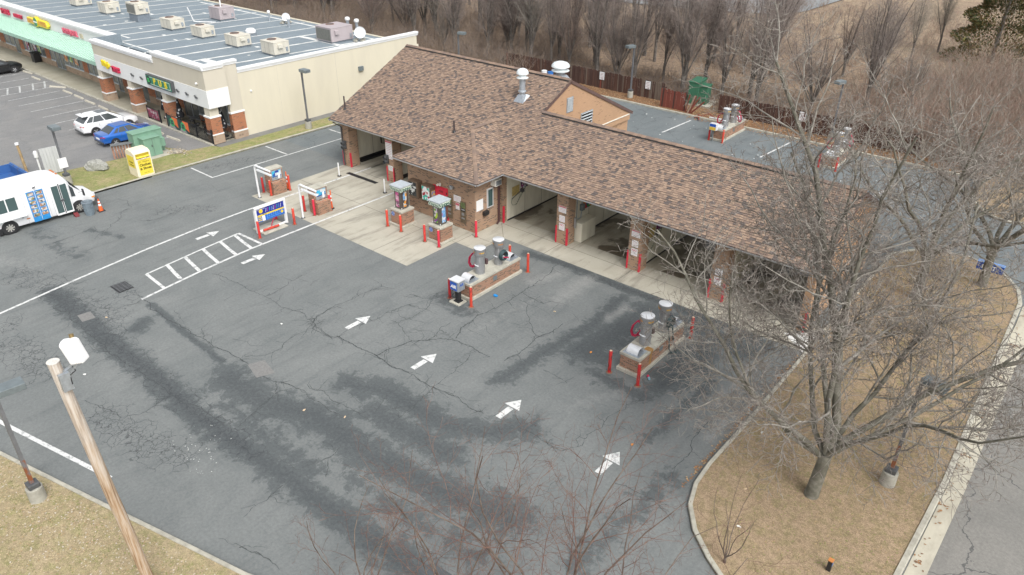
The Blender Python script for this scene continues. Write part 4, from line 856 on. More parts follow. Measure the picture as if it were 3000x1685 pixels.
storefront(-80.6, -73.4, 'wwwwwdb'[0:7]); storefront(-88.4, -80.6, 'dwwwwbw'); storefront(-99, -88.4, 'bwwwwwbwd'); storefront(-118, -99, 'wwwbdwwwwbwwd')
MB().box(LX, 31.25, 0, -55.0, 31.5, 4.6).done('inner_wall', M('shop interior', (.16, .14, .12), .9), ML)
MB().box(LX, 30.98, 2.95, -73.5, 31.3, 5.05).done('white_fascia', STUCCOW, ML)
AWG = M('mint awning metal', (.52, .68, .585), .4, .1, var=.06, scale=1.5); AWD = M('mint awning valance', (.36, .56, .46), .4, .1, var=.06)
aw = MB().slab([(LX, 29.05, 3.36), (-73.55, 29.05, 3.36), (-73.55, 30.97, 4.12), (LX, 30.97, 4.12)], (0, 0, -.05)).done('awning', AWG, ML)
MB().box(LX, 29.0, 3.02, -73.55, 29.05, 3.36).done('valance', AWD, aw)
rb = MB().bar((0, 29.03, 3.385), (0, 30.95, 4.145), .05, .05).mesh('rib', AWD); vb = MB().box(-.02, 28.985, 3.03, .02, 29.0, 3.36).mesh('valance_rib', AWD)
for i in range(88): link('rib', rb, aw, (-73.7-.4*i, 0, 0))
for i in range(44): link('valance_rib', vb, aw, (-73.9-.8*i, 0, 0))
MB().slab([(-73.54, 29.05, 3.02), (-73.54, 30.97, 3.02), (-73.54, 30.97, 4.1), (-73.54, 29.05, 3.34)], (.04, 0, 0)).done('awning_end', AWD, ML)
wl_ = MB().box(-54.72, 43.6, 3.1, -54.5, 44.1, 3.5).done('wall_lamp', LAMP, None, bevel=.03, label='square grey wall lamp on the beige mall side wall', cat='wall lamp')
MB().ball((-54.68, 32.55, 3.55), .09, 10, 6).done('dome_camera', WHITE, label='white dome camera on the mall side wall', cat='camera')
MB().ball((-55.6, 28.56, 4.75), .1, 10, 6).done('dome_camera', WHITE, label='white dome camera on the tan fascia over the pub', cat='camera')
# signs
REDL = M('red channel letters', (.52, .02, .07), .4); YEL = M('yellow letters', (.75, .58, .02), .4); PINK = M('pink red letters', (.62, .12, .18), .45)
def sign_thing(name, loc, label): return TW(name, loc, label, 'sign')
s = sign_thing('shop_sign', (-99.8, 30.9, 4.3), 'tall red letters at far end of white fascia'); text('SMOKES', .78, (-99.9, 30.85, 4.62), 'S', REDL, s, .07, sx=.8, bold=.02)
s = sign_thing('shop_sign', (-96.4, 30.9, 4.3), 'low red letters between the tall red letters and yellow sign'); text('DISCOUNT', .5, (-96.4, 30.85, 4.55), 'S', REDL, s, .07, sx=.9, bold=.02)
s = sign_thing('shop_sign', (-90.8, 30.8, 4.2), 'yellow bulging sign box with green oval on white fascia')
def blob(cx, w, h, dx=0):
    return [(cx-w/2, 30.95, 4.62-h*.35), (cx-w/2+.2, 30.95, 4.62-h/2), (cx+w/2-.3, 30.95, 4.62-h/2), (cx+w/2, 30.95, 4.62-h*.1), (cx+w/2-.15, 30.95, 4.62+h/2-.12), (cx+w/2-.5, 30.95, 4.62+h/2), (cx-w/2+.1, 30.95, 4.62+h/2)]
MB().slab(blob(-92.3, 2.3, .62), (0, -.3, 0)).slab(blob(-89.5, 2.6, .74), (0, -.3, 0)).cyl((-91, 30.95, 4.68), (-91, 30.6, 4.68), .52, n=20).done('sign_box', M('sign yellow', (.80, .66, .05), .35), s, bevel=.06)
MB().cyl((-91.0, 30.6, 4.66), (-91.0, 30.57, 4.66), .42, n=20).done('green_oval', M('sign green', (.04, .25, .13), .4), s); MB().box(-91.45, 30.55, 4.6, -90.55, 30.57, 4.74).done('oval_band', SIGNW, s)
MB().box(-93.3, 30.635, 4.42, -91.55, 30.652, 4.82).box(-90.5, 30.635, 4.4, -88.6, 30.652, 4.84).done('orange_print', poster_mat('orange print', [(.62, .30, .05), (.68, .42, .06), (.55, .22, .05)], 7), s)
s = sign_thing('shop_sign', (-83.3, 30.9, 4.2), 'pink red striped letters with dark backs on white fascia'); text('HONY JACKEL', .72, (-83.4, 30.86, 4.55), 'S', PINK, s, .06, sx=.72, bold=.01)
MB().box(-81.3, 30.88, 4.3, -80.75, 30.97, 4.72).done('food_picture', M('tan picture', (.5, .45, .33), .5), s)
s = sign_thing('shop_sign', (-70.2, 28.5, 3.3), 'yellow script and red letters on white band beside the awning'); text('Bellagio', .72, (-71.05, 28.5, 3.82), 'S', YEL, s, .08, sx=.62, bold=.012); text('TANS', .62, (-69.25, 28.5, 3.58), 'S', REDL, s, .08, sx=.9, bold=.025)
s = sign_thing('pub_sign', (-61.3, 28.4, 3.4), 'green box sign with yellow letters PUB and a clover')
GRN = M('pub green', (.02, .20, .12), .4)
MB().box(-63.3, 28.28, 3.42, -59.2, 28.58, 4.3).done('sign_box', DGREY, s, bevel=.03); MB().box(-63.22, 28.262, 3.5, -59.28, 28.28, 4.22).done('face', GRN, s)
bd = MB()
for z in (3.56, 4.13): bd.box(-62.6, 28.255, z, -59.4, 28.262, z+.03)
bd.box(-59.42, 28.255, 3.59, -59.39, 28.262, 4.13).done('border', SIGNW, s)
for ch, xx in (('P', -61.85), ('U', -60.95), ('B', -60.05)): text(ch, .74, (xx, 28.25, 3.86), 'S', YEL, s, .01, bold=.022)
MB().cyl((-62.85, 28.262, 3.86), (-62.85, 28.25, 3.86), .33, n=20).done('emblem_disc', M('emblem black', (.02, .03, .03), .5), s)
cv = MB()
for a in (45, 135, 225, 315): cv.cyl((-62.85+.12*math.cos(rad(a)), 28.25, 3.86+.12*math.sin(rad(a))), (-62.85+.12*math.cos(rad(a)), 28.244, 3.86+.12*math.sin(rad(a))), .1, n=10)
cv.done('clover', M('clover green', (.05, .45, .12), .5), s)
for i, xx in enumerate((-66.2, -64.6, -58.7, -57.3, -55.95)):
    MB().box(xx-.12, 28.45, 3.55, xx+.12, 28.58, 3.62).bar((xx, 28.5, 3.6), (xx, 28.4, 3.8), .12, .1).done('accent_light', DGREY, label='small grey spotlight on the white band over the pub patio', cat='light', group='spotlights on the white band')
# roof plant
UN = streak_mat('unit beige paint', (.60, .57, .49), (.40, .37, .31), .5, .6, (1.5, 1.5, .6)); CURB = M('unit curb', (.17, .20, .23), .7)
def hvac(x0, x1, y0, y1, h, label, mat=UN, curb=.18, grille=None, group='beige rooftop air units in the front row'):
    z = rz((y0+y1)/2)+curb; u = TW('rooftop_unit', ((x0+x1)/2, (y0+y1)/2, z-curb), label, 'air unit', group)
    MB().box(x0+.08, y0+.08, z-curb-.1, x1-.08, y1-.08, z).done('curb', CURB, u)
    h *= .92; MB().box(x0, y0, z, x1, y1, z+h).done('case', mat, u, bevel=.02)
    MB().box(x0-.02, y0-.02, z+h, x1+.02, y1+.02, z+h+.05).done('lid', mat, u)
    MB().lathe([(.42, 0), (.42, .04), (.36, .04), (.36, .01)], (x0+.6, (y0+y1)/2, z+h+.05), 18).done('fan_ring', M('rust ring', (.22, .12, .08), .8), u); MB().cyl((x0+.6, (y0+y1)/2, z+h+.05), (x0+.6, (y0+y1)/2, z+h+.065), .35, n=18).done('fan_grille', DGREY, u)
    for k in (.3, .62): MB().box(x0+(x1-x0)*k-.008, y0-.006, z+.08, x0+(x1-x0)*k+.008, y0, z+h-.06).done('panel_seam', DGREY, u)
    MB().box(x1, y0+.35, z+h*.55, x1+.22, y0+.8, z+h*.85).done('intake_hood', mat, u)
    MB().box(x1, y1-.4, z+.2, x1+.06, y1-.2, z+.55).done('disconnect', GALV, u)
    if grille == 'W': MB().box(x0+.1, y0-.02, z+.1, x1-.15, y0-.004, z+h-.1).done('coil', M('coil grey', (.20, .20, .18), .6, .3), u)
    return u
hvac(-99.3, -97.5, 37.6, 39.4, 1.05, 'beige rooftop unit at the far end, by the roof drain'); hvac(-91.8, -90, 37.6, 39.2, 1.1, 'beige rooftop unit beside the tall unit, toward the far end')
hvac(-85.3, -83.3, 37.8, 39.3, 1.15, 'tall beige rooftop unit raised on a silver curb with dark coil', curb=.8, grille='W')
hvac(-78.6, -76.5, 37.9, 39.4, .95, 'beige rooftop unit beside white pipe elbow'); hvac(-72.7, -70.7, 37.9, 39.3, .95, 'beige rooftop unit midway in the front row'); hvac(-66.7, -64.7, 37.9, 39.4, .95, 'beige rooftop unit in front of the mushroom vent'); hvac(-61.3, -59.3, 38.2, 39.8, 1.1, 'beige rooftop unit nearest the side parapet')
MAUVE = streak_mat('mauve unit paint', (.42, .37, .38), (.30, .27, .28), .4, .5)
hvac(-80.4, -78.3, 44.4, 46.2, 1.25, 'mauve rooftop unit near the back edge with goose pipes', MAUVE, group='mauve rooftop units')
hvac(-62.9, -60.5, 45.4, 48, 1.35, 'big mauve rooftop unit with wide dark coil by two flues', MAUVE, grille='W', group='mauve rooftop units')
def stack(x, y, h, r, label, cap=True, mat=GALV):
    z = rz(y); f = TW('flue', (x, y, z), label, 'flue'); MB().cyl((x, y, z-.05), (x, y, z+h), r).done('pipe', mat, f)
    if cap: MB().lathe([(r*1.5, 0), (r*1.7, .05), (r*1.7, .2), (r*1.2, .3), (.001, .32)], (x, y, z+h-.05), 14).done('cap', WHITE2, f)
stack(-62.3, 48.9, 1.65, .15, 'tall grey flue behind the big mauve unit, beside its twin'); stack(-61.3, 49.2, 1.55, .15, 'tall grey flue behind the big mauve unit, nearer the dish'); stack(-75, 48.3, .9, .1, 'short grey flue near the far back edge of roof'); stack(-70.6, 47.7, .85, .13, 'short grey flue on white patch of roof', mat=GALV)
stack(-79.2, 45.2, 2.2, .08, 'goose neck vent over the mauve unit', mat=WHITE2)
f = TW('mushroom_vent', (-69.3, 42.3, rz(42.3)), 'white mushroom vent on dark curb of mall roof', 'roof vent'); MB().box(-69.7, 41.9, rz(42)-.1, -68.9, 42.7, rz(42)+.25).done('curb', CURB, f); MB().lathe([(.42, .25), (.5, .32), (.5, .5), (.4, .62), (.36, .68), (.001, .7)], (-69.3, 42.3, rz(42)), 18).done('cowl', WHITE, f)
def dish(x, y, z, r, label, stand=.7):
    d = TW('satellite_dish', (x, y, z), label, 'satellite dish'); c = Vector((x+.05, y, z+stand+.15)); a = Vector((.75, -.55, .38)).normalized(); u = a.cross(Vector((0, 0, 1))).normalized(); v = u.cross(a)
    secs = [[c + (u*math.cos(t)+v*math.sin(t))*r*k + a*(k*k*.3*r) for t in [2*math.pi*i/20 for i in range(20)]] for k in (.03, .35, .7, 1.)]
    MB().loft(secs, cap=False).done('reflector', STEELW, d); MB().tube([c-v*r*.8, c+a*r*.9-v*.25*r], .02, 6).ball(c+a*r*.9-v*.2*r, .07).done('feed_arm', GALV, d)
    st = MB().cyl((x-.15, y+.1, z), (x-.1, y+.1, z+stand), .035).bar((x-.6, y, z+.05), (x+.4, y, z+.05), .08, .06).bar((x-.1, y-.5, z+.05), (x-.1, y+.6, z+.05), .08, .06); st.done('stand', GALV, d)
    bl = MB().box(0, 0, 0, .4, .2, .16).mesh('ballast_block', CONC)
    for q, w_ in ((x-.75, y-.1), (x+.1, y-.1), (x-.3, y-.6), (x-.3, y+.4)): link('ballast_block', bl, d, (q, w_, z+.08))
dish(-59.6, 48.1, rz(48), .55, 'large satellite dish on blocks beside the big mauve unit'); dish(-72.5, 48.7, rz(48.7), .42, 'small satellite dish at back edge of mall roof', .55)
MB().tube([(-79.6, 41.6, rz(42)+1.6), (-79.5, 42.0, rz(42)+.15), (-79.1, 42.2, rz(42)+.12), (-77.6, 43.4, rz(43)+.12)], .06, 8).done('roof_pipe', WHITE2, label='white bent pipe lying on roof beside beige unit', cat='pipe')
# patio
RAIL = M('black rail', (.025, .027, .03), .4, .3)
pf = TW('patio_fence', (-58, 28.5, .125), 'black picket railing round the pub patio corner', 'fence')
def rail_run(a, b, root, n):
    a, b = Vector(a), Vector(b); d = (b-a); mb = MB()
    MB().bar(a+Vector((0, 0, 1.05)), b+Vector((0, 0, 1.05)), .04, .03).bar(a+Vector((0, 0, .12)), b+Vector((0, 0, .12)), .05, .05).done('rail', RAIL, root)
    pk = MB().box(-.014, -.014, .12, .014, .014, 1.05).mesh('picket', RAIL); ps = MB().box(-.045, -.045, 0, .045, .045, 1.15).mesh('post', RAIL)
    for i in range(1, n): link('picket', pk, root, a+d*i/n)
    for i in range(max(2, int(d.length/1.8)+1)): link('post', ps, root, a+d*i/max(1, int(d.length/1.8)))
rail_run((-61.6, 28.5, .125), (-54.7, 28.5, .125), pf, 58); rail_run((-54.7, 28.6, .125), (-54.7, 31.4, .125), pf, 22)
pg = TW('menu_fence', (-64, 28.6, .125), 'short black railing panel with wine red menu banner at pub entry', 'fence'); rail_run((-65, 28.55, .125), (-62.9, 28.55, .125), pg, 12)
MB().box(-64.9, 28.5, .3, -63.1, 28.52, 1.1).done('menu_banner', poster_mat('wine banner', [(.22, .03, .07), (.45, .40, .40), (.16, .03, .06), (.30, .05, .10)], 6), pg)
br2 = TW('price_banner', (-63, 29.6, .125), 'white price banner reading 2 and 12 behind the menu railing', 'banner'); MB().box(-63.6, 29.5, .35, -62.2, 29.53, 1.25).done('cloth', SIGNW, br2); text('$2', .34, (-62.9, 29.49, 1.02), 'S', REDL, br2, .003, bold=.01); text('$12', .34, (-62.85, 29.49, .6), 'S', REDL, br2, .003, bold=.01)
for xx, lb in ((-61.5, 'orange and black clover banner on railing, nearer the pub door'), (-59.75, 'orange and black clover banner on railing, nearer the patio corner')):
    b = TW('clover_banner', (xx+.8, 28.45, .2), lb, 'banner', 'clover banners on the patio railing')
    MB().box(xx, 28.455, .18, xx+1.65, 28.47, 1.15).done('cloth', M('banner dark', (.03, .07, .06), .6), b)
    MB().slab([(xx+.75, 28.453, 1.15), (xx+.95, 28.453, .62), (xx+1.65, 28.453, .35), (xx+1.65, 28.453, 1.15)], (0, -.003, 0)).done('orange_field', M('banner orange', (.72, .16, .05), .6), b)
    MB().slab([(xx+.1, 28.453, .18), (xx+1.3, 28.453, .18), (xx+1.0, 28.453, .4), (xx+.4, 28.453, .5)], (0, -.002, 0)).done('grey_field', M('banner grey', (.32, .32, .32), .6), b)
    c2 = MB().cyl((xx+.75, 28.45, .66), (xx+.75, 28.447, .66), .36, n=20); c2.done('disc', M('banner green', (.05, .42, .16), .5), b)
    c3 = MB()
    for a in (45, 135, 225, 315): c3.cyl((xx+.75+.15*math.cos(rad(a)), 28.447, .66+.15*math.sin(rad(a))), (xx+.75+.15*math.cos(rad(a)), 28.442, .66+.15*math.sin(rad(a))), .11, n=10)
    c3.done('clover', M('banner dark', (.03, .07, .06), .6), b)
CLOTH = poster_mat('black printed cloth', [(.015, .016, .02), (.015, .016, .02), (.015, .016, .02), (.02, .02, .022), (.45, .46, .47)], 7, rough=.9)
for xx, yy, lb in ((-63.9, 29.6, 'closed black patio umbrella behind the menu railing'), (-60.9, 29.35, 'closed black patio umbrella behind the clover banners'), (-55.75, 30.2, 'closed black patio umbrella at the patio corner table')):
    u = TW('patio_umbrella', (xx, yy, .125), lb, 'umbrella', 'closed umbrellas on the pub patio')
    MB().cyl((xx, yy, .125), (xx, yy, 2.4), .025).done('pole', DGREY, u); MB().lathe([(.3, .75), (.34, .9), (.27, 1.2), (.16, 1.75), (.07, 2.2), (.02, 2.42)], (xx, yy, .125), 10).done('canopy', CLOTH, u); MB().lathe([(.3, 0), (.3, .06), (.06, .1)], (xx, yy, .125), 14).done('base', BLACK, u)
def stool(x, y, lb):
    s_ = TW('bar_stool', (x, y, .125), lb, 'stool', 'bar stools on the pub patio'); MB().lathe([(.17, .68), (.18, .72), (.16, .76), (.001, .77)], (x, y, .125), 14).done('seat', BLACK, s_)
    for a in (45, 135, 225, 315):
        MB().tube([(x+.1*math.cos(rad(a)), y+.1*math.sin(rad(a)), .8), (x+.21*math.cos(rad(a)), y+.21*math.sin(rad(a)), .125)], .016, 6).done('leg', BLACK, s_)
    MB().tube(arc((x, y), .16, 0, 360, 12, .42), .012, 5).done('foot_ring', BLACK, s_)
for xx, yy in ((-59.4, 29.5), (-58.3, 29.4), (-57.3, 29.5), (-58.8, 30.2)): stool(xx, yy, 'black bar stool behind the patio railing')
def round_table(x, y, lb):
    t = TW('patio_table', (x, y, .125), lb, 'table'); MB().lathe([(.4, .70), (.42, .72), (.42, .74), (.001, .745)], (x, y, .125), 18).done('table_top', DGREY, t); MB().cyl((x, y, .125), (x, y, .84), .04).lathe([(.26, 0), (.24, .03), (.05, .06)], (x, y, .125), 14).done('pedestal', BLACK, t)
round_table(-56.0, 29.6, 'dark round patio table at the railing corner'); round_table(-60, 30, 'dark round patio table among the bar stools')
def pchair(x, y, rz_, lb):
    c = T('patio_chair', (x, y, .125), lb, 'chair', 'black metal chairs at the corner table', rz_); MB().box(-.2, -.2, .42, .2, .2, .46).done('seat', BLACK, c); MB().box(-.2, .17, .55, .2, .2, .9).done('backrest', BLACK, c)
    lg = MB().box(-.015, -.015, 0, .015, .015, .42).mesh('leg', BLACK)
    for a in (-1, 1):
        for b in (-1, 1): link('leg', lg, c, (a*.18, b*.18, 0))
pchair(-56.5, 29.2, 2.2, 'black metal patio chair at the railing corner table'); pchair(-55.4, 29.4, -1.6, 'black metal patio chair at the railing corner table')
# wheel stops in front of the shops
ws = MB().loft([[(-.9, -.09, 0), (-.9, .09, 0), (-.9, .06, .13), (-.9, -.06, .13)], [(.9, -.09, 0), (.9, .09, 0), (.9, .06, .13), (.9, -.06, .13)]], smooth=False).mesh('wheel_stop', streak_mat('wheel stop concrete', (.52, .49, .41), (.33, .31, .26), .5, .9, (2, 2, 2)))
for i, (xx, yy, r_) in enumerate(((-90, 28.1, .1), (-86.8, 27.7, .02), (-81.7, 27.75, .5), (-79.1, 27.58, .02), (-76.6, 27.55, 0), (-74, 27.45, .03), (-71.3, 27.43, -.02), (-68.7, 27.4, .04), (-58.6, 27.25, .05), (-61.2, 27.3, 0))):
    link('wheel_stop', ws, None, (xx, yy, 0), (0, 0, r_), bevel=.01, label='pale concrete wheel stop in front of the shops', cat='wheel stop', group='wheel stops along the sidewalk')
tb = TW('trash_bin', (-93.8, 30.9, .125), 'black square trash bin on sidewalk under the awning', 'trash bin'); MB().box(-94.2, 30.2, .125, -93.4, 30.9, 1.05).done('body', BLACK, tb, bevel=.04); MB().box(-94.25, 30.15, 1.05, -93.35, 30.95, 1.2).done('lid', RUBBER, tb, bevel=.05)
# window posters
PO = [poster_mat('poster red', [(.5, .05, .04), (.7, .7, .68), (.1, .1, .3)], 5), poster_mat('poster orange', [(.65, .2, .06), (.7, .62, .5), (.6, .3, .1)], 5), poster_mat('poster green', [(.1, .4, .2), (.7, .72, .5), (.5, .5, .1)], 5)]
for i, (xx, z0, k) in enumerate(((-97, .95, 0), (-93.9, 1.1, 2), (-87, 1.2, 1), (-85.9, 1.3, 2), (-84.6, 1.2, 1), (-95, 1.1, 0))):
    MB().box(xx, 30.985, z0, xx+.75, 31.0, z0+1.2).done('window_poster', PO[k], label='%s poster in shop window under the awning' % ('red and white', 'orange', 'green and yellow')[k], cat='poster', group='%s window posters' % ('red', 'orange', 'green')[k])
# ------------------------------------------------------------------ bollards, islands, machines
def bollard_mesh(mat, h=1.1):
    return MB().lathe([(.075, 0), (.075, h-.02), (.06, h), (.001, h+.01)], (0, 0, 0), 14).mesh('bollard', mat), MB().lathe([(.062, h-.004), (.055, h+.012), (.001, h+.014)], (0, 0, 0), 14).mesh('cap', M('bollard cap', (.60, .42, .30), .7, var=.3, scale=20)), MB().lathe([(.15, 0), (.13, .012), (.08, .02)], (0, 0, 0), 12).mesh('footing', M('footing stain', (.22, .12, .08), .9, var=.3))
BM = {k: bollard_mesh(m) for k, m in (('worn', REDW), ('orange', REDO), ('red', RED), ('deep', rust_paint('deep red paint', (.45, .02, .02), (.16, .03, .025), .52, .6, 6)))}
def bollard(x, y, k, label, h=1.0, z=0.0, group='red bollards guarding the machines'):
    b = T('bollard', (x, y, z), label, 'bollard', group); b.scale = (1, 1, h)
    link('post', BM[k][0], b); link('cap', BM[k][1], b); link('footing', BM[k][2], b)
for x, y, k, lb in ((-43.53, 25.61, 'deep', 'deep red bollard left of the outer pay station'), (-42.65, 25.61, 'orange', 'orange worn bollard in front of the outer pay station'), (-42.5, 27.0, 'orange', 'orange worn bollard behind the outer pay station'),
    (-38.82, 25.52, 'worn', 'worn red bollard left of the inner pay station'), (-37.82, 25.55, 'red', 'bright red bollard in front of the inner pay station'), (-37.65, 26.68, 'red', 'bright red bollard behind the inner pay station'),
    (-37.6, 21.35, 'worn', 'worn red bollard at near end of the blue price board'), (-37.64, 23.88, 'orange', 'orange red bollard at the pay station end of the blue price board'), (-39.2, 23.6, 'red', 'red bollard hidden behind the blue price board'),
    (-33.06, 27.51, 'orange', 'orange red bollard left of the vending kiosk with pink poster'), (-31.86, 27.53, 'orange', 'orange red bollard in front of the vending kiosk with pink poster'), (-29.77, 27.53, 'worn', 'worn red bollard left of the vending kiosk before the red door'), (-28.6, 27.54, 'red', 'bright red bollard in front of the vending kiosk before the red door'),
    (-27.85, 29.98, 'red', 'bright red bollard at the office corner'), (-34.15, 30.1, 'deep', 'deep red bollard at the tunnel side of the office'),
    (-24.0, 23.73, 'deep', 'deep red bollard beside the air machine'), (-22.55, 23.8, 'orange', 'rusty orange bollard beside the air machine'), (-22.69, 28.59, 'orange', 'rusty orange bollard beyond the island with air machine'), (-24.1, 28.7, 'orange', 'orange bollard behind the vacuum with green hose'),
    (-14.04, 23.71, 'deep', 'dark red bollard at corner of the rust streaked vacuum island'), (-12.54, 23.68, 'deep', 'dark red bollard next to the dropped cup'), (-12.61, 28.59, 'deep', 'dark red bollard by the wash bay end of the rust streaked island')):
    bollard(x, y, k, lb, 1.06 if x > -25 else 1.0, .006 if x < -28 else 0)
for x, k in ((-25.65, 'deep'), (-24.44, 'orange')): bollard(x, 55.85, k, 'red bollard at rear vacuum island with yellow pay box', 1.0)
for x, k in ((-16.48, 'deep'), (-15.2, 'worn')): bollard(x, 55.55, k, 'red bollard at rear vacuum island half hidden by brush', 1.0)
# vacuum islands
HOSER = M('red hose', (.42, .015, .06), .45); HOSEG = M('dark green hose', (.03, .06, .065), .55); ORG = M('orange print', (.75, .20, .05), .5)
def vac_island(x, y, label, brick=BRICKR, rust=False):
    i = T('vacuum_island', (x, y, 0), label, 'island', 'brick vacuum islands')
    MB().box(-.6, 0, 0, .58, 4.25, .17).done('plinth', CONC, i, bevel=.015)
    mb = MB().box(-.5, .12, .17, .48, 4.13, .82); mb.done('brick_body', brick, i)
    MB().box(-.54, .08, .82, .52, 4.17, .95).done('cap_slab', CONC, i, bevel=.01)
    MB().box(.481, 1.9, .42, .49, 2.2, .68).done('access_plate', LAMP, i)
    for yy in (.14, 3.4):
        pl_ = MB().box(-.42, yy, .951, .4, yy+.75, .975).done('vent_plate', GALV, i)
        pts = [(r*math.cos(rad(a)), .975+max(0, r*math.sin(rad(a)))) for r, a in [(.27, t) for t in range(0, 181, 15)]]
        mb = MB()
        for (xa, za), (xb, zb) in zip(pts[:-1], pts[1:]):
            mb.add([(-.3, yy+.38+xa, za), (.28, yy+.38+xa, za), (.28, yy+.38+xb, zb), (-.3, yy+.38+xb, zb)], [(0, 1, 2, 3)], 0, True)
        mb.add([(-.299, yy+.38+a, z) for a, z in pts], [range(len(pts))]); mb.add([(.14, yy+.38+a*.95, .975+(z-.975)*.95) for a, z in pts], [range(len(pts))][::-1], 1)
        mb.done('exhaust_hood', [STEELW, BLACK], pl_)
    if rust:
        MB().box(.4805, 1.02, .17, .4835, 1.2, .82).box(.5205, 1.0, .82, .523, 1.22, .95).box(.2, .95, .951, .52, 1.25, .954).done('rust_streak', streak_mat('rust run', (.33, .17, .05), (.40, .30, .18), .8), i)
    return i
def vac(x, y, label, hose, r=.26, side=-1, word='VACUUM', cans='vacuum machines'):
    v = T('vacuum_machine', (x, y, .955), label, 'vacuum', cans)
    MB().lathe([(r*1.03, 0), (r, .03), (r, 1.08), (.001, 1.09)], (0, 0, 0), 24).done('canister', STEEL, v)
    MB().lathe([(r, 1.06), (.315, 1.1), (.32, 1.12), (.32, 1.42), (.325, 1.45), (.31, 1.47), (.001, 1.49)], (0, 0, 0), 26, 0).done('head', STEEL, v)
    MB().lathe([(.318, 1.4725), (.31, 1.478), (.001, 1.5)], (0, 0, 0), 26).done('lid', STEELW, v)
    MB().tube([(math.cos(a)*(r+.005), math.sin(a)*(r+.005), .5) for a in [rad(t) for t in range(225, 300, 8)]], .035, 4).done('strap', STEELW, v)
    for a0 in (238, 335):
        for k, ch in enumerate(word):
            a = rad(a0+(k-len(word)/2)*8); text(ch, .085, (math.cos(a)*.324, math.sin(a)*.324, 1.27), 'S', ORG, v, .003, rot=(rad(90), 0, a+rad(90)), bold=.004)
    if hose == 'red':
        for q in (0, .09):
            MB().tube([(side*(r-.02), -.05+q, 1.0), (side*(r+.18), -.1+q, 1.02), (side*(r+.36), -.15+q, .75), (side*(r+.45), -.12+q, .4), (side*(r+.4), -.05+q, .15), (side*(r+.25), 0+q, .12), (side*(r+.1), .04+q, .45), (side*(r-.02), .02+q, .6)], .034, 8).done('hose', HOSER, v)
        MB().tube([(side*(r+.3), 0, .2), (side*(r+.02), .1, .22)], .035, 8).done('nozzle', HOSER, v)
    else:
        mb = MB(); c = (side*(r+.16), -.02, .62)
        for q in range(4):
            rr = .27-.012*q; mb.tube([(c[0]+.05*q-.08, c[1]+rr*math.cos(t), c[2]+rr*1.05*math.sin(t)) for t in [2*math.pi*k/18 for k in range(19)]], .033, 6)
        mb.done('hose', HOSEG, v)
        if hose == 'hang': MB().tube([(side*(r+.1), -.2, .5), (side*(r+.3), -.3, 0), (side*(r+.38), -.35, -.6), (side*(r+.42), -.2, -.85), (side*(r+.6), 0, -.9), (side*(r+.5), .25, -.9), (side*(r+.3), .2, -.6), (side*(r+.2), .1, .3)], .035, 8).done('loose_hose', HOSEG, v)
        else: MB().tube([(side*(r+.2), -.1, .55), (side*(r+.28), .22, .45)], .035, 8).done('nozzle', HOSER, v)
    MB().box(.05, r*.9, .45, .25, r*.9+.14, .75).done('coin_box', M('coin box brown', (.10, .06, .06), .5), v, bevel=.01)
    MB().box(r*.6, -r*.75, .7, r*.6+.02, -r*.3, 1.0).done('decal', SIGNW, v)
    return v
for x, y, lb, rs_ in ((-23.46, 24.1, 'brick vacuum island with the blue air machine at its end', 0), (-13.34, 24.1, 'brick vacuum island with rust streak near the big bare tree', 1), (-25.05, 56.0, 'rear brick vacuum island with yellow pay box by the fence', 0), (-15.9, 55.75, 'rear brick vacuum island half hidden behind brush', 0)): vac_island(x, y, lb, rust=rs_)
vac(-23.5, 25.55, 'steel vacuum with red hose on island with air machine', 'red'); vac(-23.42, 26.95, 'steel vacuum with coiled green hose on island with air machine', 'coil', .23, 1)
vac(-13.38, 25.5, 'steel vacuum with red hose on rust streaked island', 'red'); vac(-13.3, 26.95, 'steel vacuum with hanging green hose on rust streaked island', 'hang', .23, 1)
vac(-25.05, 57.3, 'steel vacuum nearer the yellow pay box on rear island', 'red'); vac(-25.0, 58.7, 'steel vacuum with red hose coil by the rear fence', 'red', .24, 1)
vac(-15.9, 57.1, 'steel vacuum among brush twigs, away from fence', 'red'); vac(-15.85, 58.5, 'steel vacuum among brush twigs, beside rear lamp post', 'red', .24, 1)
am = TW('air_machine', (-23.4, 23.72, 0), 'grey air machine with blue AIR panels on black post', 'air machine')
MB().box(-23.75, 23.4, 0, -23.05, 24.02, .06).done('pad', CONC, am); MB().box(-23.55, 23.55, .06, -23.2, 23.9, .12).box(-23.48, 23.62, .12, -23.27, 23.83, .8).done('post', BLACK, am)
MB().box(-23.68, 23.45, .78, -23.1, 23.95, 1.34).done('box', GALV, am, bevel=.02); MB().box(-23.71, 23.42, 1.34, -23.07, 23.98, 1.38).done('lid', STEELW, am)
BLUE = M('air blue', (.02, .10, .45), .4); MB().box(-23.66, 23.44, .82, -23.2, 23.449, 1.28).done('front_panel', BLUE, am); text('AIR', .24, (-23.43, 23.437, 1.02), 'S', SIGNW, am, .002, shear=.2, bold=.014); text('AIR', .18, (-23.098, 23.7, 1.12), 'E', BLUE, am, .003, shear=.2, bold=.006)
MB().tube([(-23.62, 23.8, .8), (-23.8, 23.7, .5), (-23.85, 23.75, .15), (-23.7, 23.85, .08), (-23.62, 23.75, .5), (-23.72, 23.6, .3), (-23.9, 23.55, .05), (-23.75, 23.4, .05)], .016, 6).done('air_hose', BLACK, am)
